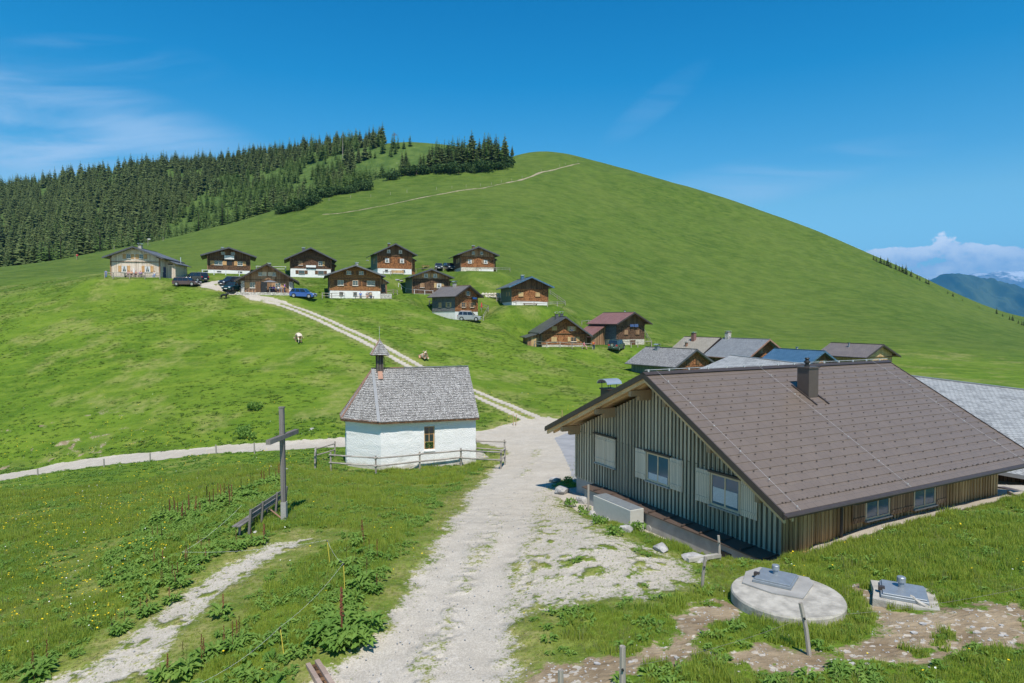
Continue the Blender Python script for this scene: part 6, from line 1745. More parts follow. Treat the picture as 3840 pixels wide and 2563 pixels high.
# ---------------------------------------------------------------- far mountains
def mountain(name, prof_px, Y, depth, mat, seed, rough, ext=8000):
    us_ = [p[0] for p in prof_px]; vs_ = [p[1] for p in prof_px]
    NX, NY = 260, 70
    u = np.linspace(us_[0], us_[-1], NX); vv = np.interp(u, us_, vs_)
    vv = np.convolve(np.pad(vv, 3, mode='edge'), np.ones(7)/7, mode='valid') * .5 + vv * .5
    xs = (u - 512)/F*Y; top = -(vv - 319)/F*Y
    verts = []; 
    T_ = np.linspace(-1, 1, NY)
    X2, T2 = np.meshgrid(xs, T_); top2 = np.meshgrid(top, T_)[0]
    zb = -650.0
    ridge = 1 - np.abs(T2)
    nz = (fbm(X2/(depth*.16), T2*7 + seed, seed, 5) - .5)
    rg = 1 - np.abs(fbm(X2/(depth*.10), T2*3 + seed*2, seed + 3, 5)*2 - 1)
    prof_ = ridge**.92
    hh = (top2 - zb)*prof_ + zb + (nz*rough*1.3 + (rg - .8)*rough*1.2)*np.clip(np.abs(T2)*6, 0, 1)*np.clip((1 - np.abs(T2))*4, 0, 1)
    hh = hh + (fbm(X2/(depth*.015), T2*30, seed + 9, 3) - .5)*rough*.12
    Yg = Y + T2*depth
    co = np.stack([X2, Yg, hh], -1).reshape(-1, 3)
    idx = np.arange(NX*NY).reshape(NY, NX)
    q = np.stack([idx[:-1, :-1], idx[:-1, 1:], idx[1:, 1:], idx[1:, :-1]], -1).reshape(-1, 4)
    me = bpy.data.meshes.new(name); me.vertices.add(len(co)); me.vertices.foreach_set('co', co.astype(np.float32).ravel())
    me.loops.add(len(q)*4); me.loops.foreach_set('vertex_index', q.ravel().astype(np.int32)); me.polygons.add(len(q))
    me.polygons.foreach_set('loop_start', np.arange(0, len(q)*4, 4, dtype=np.int32)); me.polygons.foreach_set('loop_total', np.full(len(q), 4, dtype=np.int32)); me.update(calc_edges=True)
    me.polygons.foreach_set('use_smooth', np.ones(len(q), bool))
    me.materials.append(MAT[mat]); o = bpy.data.objects.new(name, me); C.objects.link(o); o['kind'] = 'structure'; return o
t = NT_('mtn_forest'); v = t.coord()
t.base(t.mix(t.step(t.noise(v, .0012, 6, .6), .45, .6), (.012, .030, .014), (.045, .075, .03))); MAT['mtn_forest'] = t.m
t = NT_('mtn_snow'); v = t.coord(); ge = t.n.new('ShaderNodeNewGeometry'); sz = nd(t.n, 'ShaderNodeSeparateXYZ'); t.l.new(ge.outputs['Position'], sz.inputs[0]); sn = nd(t.n, 'ShaderNodeSeparateXYZ'); t.l.new(ge.outputs['Normal'], sn.inputs[0])
rk = t.mix(t.step(t.noise(v, .0016, 6, .65), .35, .65), (.13, .125, .12), (.30, .29, .28))
al = t.math('ADD', t.math('DIVIDE', sz.outputs[2], 1700.), t.math('MULTIPLY', t.math('SUBTRACT', t.noise(v, .0011, 7, .7), .5), 1.5))
t.base(t.mix(t.step(al, .82, 1.0), rk, (.85, .87, .9))); MAT['mtn_snow'] = t.m
mountain('far_mountain', [(860, 330), (900, 300), (928, 281), (940, 274), (952, 273), (969, 275), (986, 278), (995, 283), (1006, 292), (1016, 299), (1024, 306), (1050, 322), (1100, 345)], 8500, 2600, 'mtn_forest', 3, 260)
mountain('snowy_mountain', [(850, 310), (920, 300), (950, 278), (966, 274.5), (975, 272.5), (984, 274), (992, 272), (999.7, 270.3), (1005, 272.2), (1012, 272.5), (1018, 270.5), (1024, 272), (1040, 269), (1060, 273), (1090, 268), (1120, 276), (1180, 280), (1250, 300)], 21000, 5500, 'mtn_snow', 8, 900)
mountain('near_mountain_flank', [(990, 345), (1003, 318), (1012, 305), (1024, 296), (1045, 280), (1070, 275), (1100, 290), (1150, 330)], 13000, 2600, 'mtn_forest', 5, 260)

# ---------------------------------------------------------------- air
hz = MB().box(-32000, 32000, -3000, 27500, -720, 2450).build('haze', None)
t = bpy.data.materials.new('haze'); t.use_nodes = True; n_ = t.node_tree.nodes; l_ = t.node_tree.links
for x in list(n_): n_.remove(x)
o_ = n_.new('ShaderNodeOutputMaterial'); pv = n_.new('ShaderNodeVolumePrincipled')
pv.inputs['Color'].default_value = (.05, .46, 1.0, 1); pv.inputs['Density'].default_value = 5.5e-5; pv.inputs['Anisotropy'].default_value = .0
l_.new(pv.outputs[0], o_.inputs['Volume']); hz.data.materials.append(t); hz['kind'] = 'stuff'
tag(hz, 'thin blue air haze over the far valley and mountains', 'haze')

# ---------------------------------------------------------------- meadow plants
def scatter(name, protos, P_, rz, scl, label, cat, tilt=None, idx=None):
    """one object: points that carry instances of the given leaf meshes"""
    me = bpy.data.meshes.new(name); n = len(P_)
    me.vertices.add(n); me.vertices.foreach_set('co', np.asarray(P_, np.float32).ravel())
    rot = np.zeros((n, 3), np.float32); rot[:, 2] = rz
    if tilt is not None: rot[:, 0] = tilt
    me.attributes.new('rot', 'FLOAT_VECTOR', 'POINT').data.foreach_set('vector', rot.ravel())
    s3 = np.repeat(np.asarray(scl, np.float32)[:, None], 3, 1)
    me.attributes.new('scl', 'FLOAT_VECTOR', 'POINT').data.foreach_set('vector', s3.ravel())
    me.attributes.new('pick', 'INT', 'POINT').data.foreach_set('value', (rng.integers(0, len(protos), n) if idx is None else idx).astype(np.int32))
    o = bpy.data.objects.new(name, me); C.objects.link(o)
    col = bpy.data.collections.new(name + '_kinds')
    for i, m in enumerate(protos): 
        p = bpy.data.objects.new('%s_%02d' % (name, i), m); col.objects.link(p)
    ng = bpy.data.node_groups.new(name, 'GeometryNodeTree')
    ng.interface.new_socket('Geometry', in_out='INPUT', socket_type='NodeSocketGeometry'); ng.interface.new_socket('Geometry', in_out='OUTPUT', socket_type='NodeSocketGeometry')
    N, L = ng.nodes, ng.links
    gi, go = N.new('NodeGroupInput'), N.new('NodeGroupOutput'); ip = N.new('GeometryNodeInstanceOnPoints'); ci = N.new('GeometryNodeCollectionInfo')
    ci.inputs['Collection'].default_value = col; ci.inputs['Separate Children'].default_value = True; ci.inputs['Reset Children'].default_value = True
    L.new(gi.outputs[0], ip.inputs['Points']); L.new(ci.outputs[0], ip.inputs['Instance']); ip.inputs['Pick Instance'].default_value = True
    def na(nm, ty):
        a = N.new('GeometryNodeInputNamedAttribute'); a.data_type = ty; a.inputs['Name'].default_value = nm; return a.outputs['Attribute']
    L.new(na('rot', 'FLOAT_VECTOR'), ip.inputs['Rotation']); L.new(na('scl', 'FLOAT_VECTOR'), ip.inputs['Scale']); L.new(na('pick', 'INT'), ip.inputs['Instance Index'])
    L.new(ip.outputs[0], go.inputs[0])
    md = o.modifiers.new('scatter', 'NODES'); md.node_group = ng
    return tag(o, label, cat, None, 'stuff')
def tuft(seed, n=16, h=.22, r=.13, w=.012, mat='grass_blade', lean=.5):
    rnd = random.Random(seed); V = []; Fc = []
    for _ in range(n):
        a = rnd.random()*6.28; q = r*math.sqrt(rnd.random()); x, y = q*math.cos(a), q*math.sin(a); hh = h*rnd.uniform(.5, 1.2); b = rnd.random()*6.28
        lx, ly = math.cos(b)*hh*lean*rnd.random(), math.sin(b)*hh*lean*rnd.random(); c = rnd.random()*6.28; dx, dy = math.cos(c)*w, math.sin(c)*w
        m = len(V); V += [(x-dx, y-dy, -.03), (x+dx, y+dy, -.03), (x+dx*.7+lx*.4, y+dy*.7+ly*.4, hh*.6), (x-dx*.7+lx*.4, y-dy*.7+ly*.4, hh*.6), (x+lx, y+ly, hh)]
        Fc += [(m, m+1, m+2, m+3), (m+3, m+2, m+4)]
    return mesh_of('grass_tuft', V, Fc, mat)
def leafy(seed, n=14, r=.22, leaf=.15, hgt=.2, mat='dock_leaf'):
    rnd = random.Random(seed); V = []; Fc = []
    for _ in range(n):
        a = rnd.random()*6.28; d = Vector((math.cos(a), math.sin(a), 0)); L = leaf*rnd.uniform(.7, 1.4); up = rnd.uniform(.2, 1.0)
        p0 = d*r*rnd.random()*.5 + Vector((0, 0, rnd.random()*hgt*.5)); p1 = p0 + d*L*.6 + Vector((0, 0, L*up*.7)); p2 = p0 + d*L*1.3 + Vector((0, 0, L*up*.35)); s = Vector((-d.y, d.x, 0))*L*.32
        m = len(V); V += [tuple(p0), tuple(p1 - s + Vector((0,0,.01))), tuple(p2), tuple(p1 + s + Vector((0,0,.01))), tuple(p1 - Vector((0,0,.02)))]
        Fc += [(m, m+1, m+4), (m+1, m+2, m+4), (m+2, m+3, m+4), (m+3, m, m+4)]
    return V, Fc
def spike(h, seed, V, Fc, x=0, y=0):
    rnd = random.Random(seed)
    for k in range(26):
        z = h*(.45 + .55*k/26); a = rnd.random()*6.28; r_ = .028*(1.1 - k/30); c = Vector((x + math.cos(a)*r_, y + math.sin(a)*r_, z)); e = .022
        m = len(V); V += [tuple(c + Vector((-e, 0, -e))), tuple(c + Vector((e, 0, -e*.5))), tuple(c + Vector((0, e*.5, e*1.4)))]; Fc.append((m, m+1, m+2))
    m = len(V); V += [(x-.012, y, 0), (x+.012, y, 0), (x, y+.01, h)]; Fc.append((m, m+1, m+2))
def in_view(X, Y, pad=30):
    u = X/Y*F + 512; return (u > -pad) & (u < 1024 + pad)
def houses_mask(X, Y):
    dx, dy = X - HO.x, Y - HO.y; lx = dx*HW.x + dy*HW.y; ly = dx*HR.x + dy*HR.y
    m = ~((lx > -.4) & (lx < 13.8) & (ly > -.9) & (ly < 16))
    dx, dy = X + 9.08, Y - 44; lx = dx*.956 + dy*.294; ly = -dx*.294 + dy*.956
    m &= ~((lx > -2.2) & (lx < 7) & (ly > -.05) & (ly < 6.3))
    m &= np.hypot(X - tc0.x, Y - tc0.y) > 1.45
    m &= np.hypot(X - ts.x, Y - ts.y) > .75
    for px_, py_, pz_, c, s_, hw_, dp in PADS:
        dx, dy = X - px_, Y - py_; a = dx*c + dy*s_; b_ = -dx*s_ + dy*c
        m &= ~((np.abs(a) < hw_ + .2) & (b_ > -.3) & (b_ < dp))
    return m
def area_points(n, Y0, Y1, power=2.0):
    Y = (rng.uniform(Y0**power, Y1**power, n))**(1/power); X = rng.uniform(-1.02, 1.02, n)*Y
    return X, Y
# grass tufts: fine and dense in front, coarser with distance
tufts = [tuft(k, 18, .16, .14, .010) for k in range(4)] + [tuft(9 + k, 20, .26, .15, .011) for k in range(3)] + [tuft(20, 16, .15, .15, .010, 'grass_dry'), tuft(21, 5, .42, .12, .007, 'grass_dry', .35), tuft(22, 16, .18, .15, .010, 'grass_deep'), tuft(23, 14, .13, .15, .012, 'grass_lime')]
X, Y = area_points(158000, 11.2, 46, 1.25)
g, s, dr, fo = cover(X, Y); nn = fbm(X/1.4, Y/1.4, 41)
pk = rng.random(len(X))
keep = (pk > g*1.02 + .02) & (pk > s*2.2) & houses_mask(X, Y)
dock_z = (poly_dist(X, Y, dock_a) < 0) | (poly_dist(X, Y, dock_b) < 0)
X, Y, dr, nn, g = X[keep], Y[keep], dr[keep], nn[keep], g[keep]
tall = ((nn > .55) & (dr < .4)) | ((X > 6) & (Y > 13.5) & (nn > .42))
idx = np.where(tall, rng.integers(4, 7, len(X)), rng.integers(0, 4, len(X)))
idx = np.where((dr > .4) & (rng.random(len(X)) < dr*.6), 7, idx)
rr_ = rng.random(len(X)); nv = fbm(X/3, Y/3, 77)
idx = np.where((rr_ < .06) & (g < .2), 8, idx); idx = np.where((nv < .42) & (rr_ > .35) & (dr < .5), 9, idx); idx = np.where((nv > .56) & (rr_ > .45), 10, idx)
sc2 = rng.uniform(.55, 1.25, len(X))*np.where(dr > .45, .5, 1.0)*np.where(g > .3, .55, 1)*(.6 + .011*Y)*np.where(tall, 1.05, .75)
scatter('grass', tufts, np.stack([X, Y, zg(X, Y)], -1), rng.uniform(0, 6.28, len(X)), sc2, 'green meadow grass growing over the slopes around the road', 'grass', idx=idx)
# small leafy weeds: docks, mantle, in the zones the picture shows
lf = []
for k in range(5):
    V, Fc = leafy(k, 22, .26, .105, .16); lf.append(mesh_of('weed', V, Fc, 'dock_leaf'))
X, Y = area_points(60000, 11.5, 62, 1.5)
g, s, dr, fo = cover(X, Y)
z1 = (poly_dist(X, Y, dock_a) < 0) | (poly_dist(X, Y, dock_b) < 0); n3 = fbm(X/2.2, Y/2.2, 51); n5 = fbm(X/7, Y/7, 52)
pr_ = np.where(z1, np.where(poly_dist(X, Y, dock_b) < 0, .42, .7), .26) + np.where((n3 > .58), .5, 0) + np.where((n5 > .55) & (n3 > .5), .25, 0)
pr_ = np.where((X < 2) | (Y < 14), pr_, pr_*.35)
keep = (rng.random(len(X)) < pr_*.55) & (g < .3) & (s < .3) & (dr < .75) & houses_mask(X, Y)
X, Y, z1 = X[keep], Y[keep], z1[keep]
scatter('weed_cover', lf, np.stack([X, Y, zg(X, Y)], -1), rng.uniform(0, 6.28, len(X)), rng.uniform(.6, 1.3, len(X))*np.where(z1, 1.1, .8), 'broad leaved green weeds spreading through the meadow', 'weeds')
# leaf clumps on the far meadow, larger
lf2 = []
for k in range(4):
    V, Fc = leafy(30 + k, 22, .55, .13, .10); V = [(a, b, c_*.35) for a, b, c_ in V]; lf2.append(mesh_of('herb_clump', V, Fc, 'herb'))
X, Y = area_points(60000, 58, 135, 1.6)
g, s, dr, fo = cover(X, Y); n3 = fbm(X/3.2, Y/6.0, 61); n5 = fbm(X/14, Y/14, 62); uu = X/Y*F + 512
keep = (g < .15) & (s < .2) & (n3*.5 + n5*.3 + rng.random(len(X))*.3 > .585) & houses_mask(X, Y) & (uu < 700)
X, Y = X[keep], Y[keep]
scatter('meadow_herbs', lf2, np.stack([X, Y, zg(X, Y)], -1), rng.uniform(0, 6.28, len(X)), rng.uniform(.45, 1.05, len(X)), 'dark green herb clumps dotted over the far meadow', 'weeds')
# flowers
def flower(mat, r):
    V = [(0, 0, 0)]; Fc = []
    for k in range(5): a = 6.283*k/5; V.append((math.cos(a)*r, math.sin(a)*r, .012))
    for k in range(5): Fc.append((0, 1 + k, 1 + (k+1) % 5))
    m = 6; V += [(0, -.002, -.2), (0, .002, -.2)]; Fc.append((0, m, m+1))
    return mesh_of('flower', V, Fc, mat)
X, Y = area_points(42000, 11.5, 75, 1.5)
g, s, dr, fo = cover(X, Y); n3 = fbm(X/1.1, Y/1.1, 71)
zf = (poly_dist(X, Y, flower_a) < 0)*.60 + (poly_dist(X, Y, flower_b) < 0)*.42 + (poly_dist(X, Y, flower_c) < 0)*.35 + .03 + ((X < -14) & (Y > 25) & (Y < 60))*.12 + ((X > 8) & (Y < 20))*.05
keep = (rng.random(len(X)) < zf*(n3 > .47)) & (g < .3) & (s < .4) & houses_mask(X, Y)
X, Y = X[keep], Y[keep]
wh = rng.random(len(X)) < .14
scatter('wildflowers', [flower('petal', .026), flower('petal_white', .022)], np.stack([X, Y, zg(X, Y) + rng.uniform(.14, .28, len(X))], -1), rng.uniform(0, 6.28, len(X)), rng.uniform(.8, 1.3, len(X))*(.75 + .011*Y), 'yellow and white wildflowers sprinkled in the meadow', 'flowers', tilt=rng.uniform(.1, .7, len(X)), idx=wh.astype(int))
# pebbles on the gravel
def pebble(seed):
    bm = bmesh.new(); bmesh.ops.create_icosphere(bm, subdivisions=1, radius=.03); r_ = random.Random(seed)
    for v in bm.verts: v.co *= r_.uniform(.7, 1.2); v.co.z *= .6
    me = bpy.data.meshes.new('pebble'); bm.to_mesh(me); bm.free(); me.materials.append(MAT['rock']); return me
X, Y = area_points(60000, 11.4, 36, 1.3)
g, s, dr, fo = cover(X, Y)
keep = (rng.random(len(X)) < (g*.13 + s*.5)) & houses_mask(X, Y); X, Y = X[keep], Y[keep]
scatter('loose_gravel', [pebble(k) for k in range(3)], np.stack([X, Y, zg(X, Y) + .005], -1), rng.uniform(0, 6.28, len(X)), rng.uniform(.3, 1.0, len(X))**2*1.1, 'loose pebbles strewn over the gravel road and bare soil', 'gravel')

# single dock plants with red brown seed stalks
def dock_plant(loc, sc_, label, nsp, group, seed):
    o = empty('dock_plant', loc, random.random()*6, label, 'dock plant', group); o.scale = (sc_, sc_, sc_)
    V, Fc = leafy(seed, 70, .5, .22, .5)
    c = bpy.data.objects.new('leaves', mesh_of('leaves', V, Fc, 'dock_leaf')); C.objects.link(c); c.parent = o
    for k in range(nsp):
        V, Fc = [], []; spike(random.uniform(.75, 1.05), seed*7 + k, V, Fc, random.uniform(-.25, .25), random.uniform(-.25, .25))
        q = bpy.data.objects.new('seed_stalk', mesh_of('seed_stalk', V, Fc, 'dock_seed')); C.objects.link(q); q.parent = o
gD = 'dock plants with red brown seed stalks in the lower left meadow'
for i, (x, y, s_) in enumerate([(1290,640,1.0),(1020,430,.9),(1055,470,1.0),(960,460,.8),(880,620,.9),(850,640,.8),(1010,560,.8),(720,720,.8),(690,745,.8),(1150,260,.8),(1190,330,.8),(1100,330,.8),(1240,260,.9),(1090,300,.8),(1000,390,.8),(930,360,.8),
        (1400,250,.9),(1530,215,1.0),(1450,230,.8),(2110,190,.9),(2100,230,1.0),(2150,280,.9),(2210,300,.9),(2270,190,.7),(2060,350,1.0),(2080,400,.9),(2150,440,1.0),(2110,480,1.0),(2190,500,.8),(1980,360,.8),(1420,800,.9),(1380,840,.9),(1270,860,.9),(1180,900,.9),(1100,980,1.1),(1060,1000,1.1),(940,1010,1.0),(250,960,1.0),(220,1000,1.1),(500,700,.8),(660,420,.7)]):
    if y > 1030: continue
    dock_plant(gp(*Z4(x, y)), s_*.8, 'broad leaved dock plant with red brown seed stalk in the lower left meadow', 1 + i % 2, gD, 500 + i)
for i, (x, y, s_) in enumerate([(1080, 90, .9), (1180, 60, .9), (1260, 30, .9), (900, 200, .8), (940, 210, .8), (850, 330, .8), (1700, -60, 0)]):
    if s_: dock_plant(gp(*Z4(x, y)), s_*.9, 'broad leaved dock plant with red brown seed stalk in the lower left meadow', 2, gD, 560 + i)
def Z7(x, y): return (x*.5534/3.75, (1500 + y*.5534)/3.75)
for i, (x, y) in enumerate([(1870, 520), (1850, 540), (1780, 560), (1730, 590), (1660, 610), (1640, 640), (1560, 650), (1520, 660), (1490, 680), (1400, 690), (1420, 730), (1260, 780), (1190, 780), (1230, 800), (1150, 780), (1080, 800), (1300, 740), (1700, 640), (1580, 700)]):
    dock_plant(gp(*Z7(x, y + 20)), 1.0, 'reddish dock plant in the dense patch behind the bench', 2, 'dock plants in the patch behind the bench', 600 + i)
# the big clump beside the road: one plant with a tall stalk
b = gp(*Z4(2035, 775))
bc = empty('dock_clump', b, 0, 'largest dock clump beside the road with one tall thick seed stalk', 'dock plant')
V, Fc = [], []
for k in range(16):
    v2, f2 = leafy(700 + k, 60, .42, .19, .5); ox, oy = random.gauss(0, .55), random.gauss(0, .5); m = len(V)
    V += [(x + ox, y + oy, z + .05) for x, y, z in v2]; Fc += [tuple(a + m for a in f) for f in f2]
c = bpy.data.objects.new('leaves', mesh_of('leaves', V, Fc, 'dock_leaf')); C.objects.link(c); c.parent = bc
V, Fc = [], []
for k in range(3): spike(1.35, 900 + k, V, Fc, -.12 + k*.012, .0)
c = bpy.data.objects.new('seed_stalk', mesh_of('seed_stalk', V, Fc, 'dock_seed')); C.objects.link(c); c.parent = bc; c.scale = (1.1, 1.1, 1)
for i, (x, y, lb) in enumerate([(1640, 205, 'grey green willow shrub on the bank left of the chapel, behind the lane'), (1700, 20, 'smaller dark shrub above the willow on the bank')]):
    q = gp(*Z7(x + 30, y + 40)); o = empty('willow_shrub', q, 0, lb, 'shrub'); v2, f2 = bush_parts(1.5 - .5*i, 1.0 - .2*i, 950 + i, 500, .13)
    c = bpy.data.objects.new('foliage', mesh_of('foliage', v2, f2, 'grass_blade' if False else 'dock_leaf')); C.objects.link(c); c.parent = o
# weeds between the boulders
for i, (x, y) in enumerate([(1300, 1108), (1310, 1160), (1375, 1200), (1345, 1178), (1460, 1215), (1410, 1228)]):
    o = empty('weed_clump', D(x, y), 0, 'leafy green weed clump between the boulders beside the gravel yard', 'weed', 'weeds between the boulders'); v2, f2 = bush_parts(.42, .34, 970 + i, 160, .07)
    c = bpy.data.objects.new('foliage', mesh_of('foliage', v2, f2, 'dock_leaf')); C.objects.link(c); c.parent = o
# ---------------------------------------------------------------- cars
def car(label, loc, heading, L=4.5, W=1.8, H=1.5, paint='paint_grey', kind='wagon', rails=False, spare=False, name='parked_car'):
    """x forward; heading = direction of the nose in the ground plane (radians)"""
    o = empty(name, loc, heading, label, 'car', 'cars parked in the hamlet')
    # tilt with the slope
    c, s = math.cos(heading), math.sin(heading)
    zf = float(zg(loc[0] + c*1.3, loc[1] + s*1.3)); zb = float(zg(loc[0] - c*1.3, loc[1] - s*1.3))
    zl_ = float(zg(loc[0] - s*.8, loc[1] + c*.8)); zr_ = float(zg(loc[0] + s*.8, loc[1] - c*.8))
    o.location.z = max((zf + zb)/2, loc[2]) + .03
    o.rotation_euler = (.2*math.atan2(zl_ - zr_, 1.6), -.2*math.atan2(zf - zb, 2.6), heading)
    g = .18; belt = H*.62
    x0, x1 = -L/2, L/2
    nose = {'wagon': .55, 'suv': .60, 'hatch': .56, 'jeep': .62}[kind]
    hood = belt*(.93 if kind != 'jeep' else 1.0)
    prof = [(x0 + .05, g + .08), (x0, g + .35), (x0 + .03, belt*.9), (x0 + .12, belt), (x1 - L*.27, belt), (x1 - .35, hood*.93), (x1 - .08, H*nose*.82), (x1, g + .38), (x1 - .05, g + .06), (x1 - .3, g), (x0 + .3, g)]
    body = MB().prism(prof, -W/2, W/2, 'y').build('body', MAT[paint], o, bevel=.06, smooth=False)
    rear = {'wagon': .10, 'suv': .12, 'hatch': .22, 'jeep': .03}[kind]; wsl = {'wagon': .55, 'suv': .5, 'hatch': .6, 'jeep': .22}[kind]
    gx0, gx1 = x0 + .12, x1 - L*.27; tx0, tx1 = gx0 + rear + .15, gx1 - wsl - .05
    def green(mat, inset, ztop, nm, par, z0=belt - .02):
        wb, wt = W/2 - .04 - inset, W/2 - .20 - inset
        m = MB(); vs = [(gx0 + inset, -wb, z0), (gx1 - inset, -wb, z0), (tx1 - inset*.5, -wt, ztop), (tx0 + inset*.5, -wt, ztop)]
        vs += [(x, -y, z) for x, y, z in vs]
        m.add(vs, [(0,1,2,3), (7,6,5,4), (0,4,5,1), (1,5,6,2), (2,6,7,3), (3,7,4,0)]); return m.build(nm, MAT[mat], par)
    green('carglass', 0, H - .05, 'windows', o)
    wt = W/2 - .19
    MB().prism([(tx0 - .08, H - .09), (tx0 + .05, H - .01), ((tx0 + tx1)/2, H), (tx1 - .08, H - .01), (tx1 + .06, H - .09)], -wt, wt, 'y').build('roof', MAT[paint], o, bevel=.02)
    for sy in (-1, 1):   # pillars
        for (xa, xb, w_) in ((gx1 - .03, tx1, .07), (gx0 + .05, tx0 - .02, .16), (gx0 + (gx1 - gx0)*.30, tx0 + (tx1 - tx0)*.28, .09), (gx0 + (gx1 - gx0)*.60, tx0 + (tx1 - tx0)*.62, .07)):
            MB().beam((xa, sy*(W/2 - .035), belt - .02), (xb, sy*(W/2 - .185), H - .05), w_, .04).build('pillar', MAT[paint], o)
        MB().box(x1 - L*.30, x1 - L*.27, sy*(W/2 + .0) if sy < 0 else W/2, 0, 0, 0) if False else None
        MB().box(gx1 - .28, gx1 - .12, sy*(W/2 + .08) - .08, sy*(W/2 + .08) + .08, belt + .0, belt + .14).build('mirror', MAT[paint], o)
        if rails: MB().tube([(tx0 + .05, sy*(wt - .08), H), (tx0 + .15, sy*(wt - .08), H + .06), (tx1 - .2, sy*(wt - .08), H + .06), (tx1 - .1, sy*(wt - .08), H)], .02, 5).build('roof_rail', MAT['rim'], o)
        MB().box(x0 - .01, x0 + .10, sy*(W/2 - .18) - .14, sy*(W/2 - .18) + .14, belt*.72, belt*.93).build('tail_light', MAT['lamp_red'], o)
        MB().box(x1 - .24, x1 - .02, sy*(W/2 - .22) - .18, sy*(W/2 - .22) + .18, H*.40, H*.50).build('headlight', MAT['lamp_clear'], o)
    r = .33 if kind != 'jeep' else .37
    for sx in (x0 + L*.19, x1 - L*.19):
        for sy in (-1, 1):
            y_ = sy*(W/2 - .08)
            MB().tube([(sx, y_ - .115, r), (sx, y_ + .115, r)], r + .06, 14).build('wheel_arch', MAT['black'], o)
            w_ = MB().tube([(sx, y_ - .12*1 + sy*.02, r - .01), (sx, y_ + .12 + sy*.02, r - .01)], r, 16).build('tyre', MAT['rubber'], o)
            MB().tube([(sx, y_ + sy*.12, r - .01), (sx, y_ + sy*.148, r - .01)], r*.66, 12).build('rim', MAT['rim'], w_)
    MB().box(x0 - .015, x0 + .06, -.26, .26, belt*.45, belt*.58).build('licence_plate', MAT['plate'], o)
    MB().box(x1 - .04, x1 + .015, -.26, .26, g + .12, g + .24).build('licence_plate', MAT['plate'], o)
    MB().box(x1 - .06, x1 + .006, -.5, .5, H*.36, H*.44).build('grille', MAT['black'], o)
    if spare:
        w_ = MB().tube([(x0 - .22, .05, belt*.85), (x0 - .01, .05, belt*.85)], .36, 16).build('spare_wheel', MAT['rubber'], o)
        MB().tube([(x0 - .24, .05, belt*.85), (x0 - .21, .05, belt*.85)], .24, 12).build('rim', MAT['rim'], w_)
    return o
def dirn(deg): return R(deg)
# heading 0 = nose to the right (+x), 90 = away from us
car('dark aubergine estate car with roof rails parked below the light new house', gp(187, 285.6), R(-3), 4.6, 1.8, 1.48, 'paint_brown', 'wagon', True)
car('black off road wagon behind the aubergine car, seen from its rear corner', gp(196.3, 281.6), R(158), 4.7, 1.88, 1.7, 'paint_black', 'suv', True)
car('dark green blue hatchback facing the viewer at the bend of the track', gp(232.3, 290.8), R(-98), 4.3, 1.78, 1.5, 'paint_teal', 'hatch')
car('navy off road wagon behind the green hatchback at the bend', gp(231.5, 285.6), R(-118), 4.6, 1.85, 1.68, 'paint_navy', 'suv', True)
car('bright blue hatchback parked right of the low inn', gp(303.2, 297.6), R(-3), 4.3, 1.8, 1.56, 'paint_blue', 'hatch')
car('silver compact van parked below the small turned chalet', gp(469.4, 320.6), R(-4), 4.25, 1.78, 1.66, 'paint_silver', 'suv', True)
car('grey hatchback parked left of the right back row chalet', gp(438.7, 269.7), R(-82), 4.2, 1.75, 1.5, 'paint_grey', 'hatch')
car('black car beside the grey hatchback, facing the viewer at an angle', gp(449, 269.9), R(-65), 4.4, 1.8, 1.6, 'paint_navy', 'suv')
car('grey green off road car with a spare wheel by the red roofed chalet', gp(616.5, 349.8), R(62), 4.2, 1.75, 1.82, 'paint_green', 'jeep', False, True)

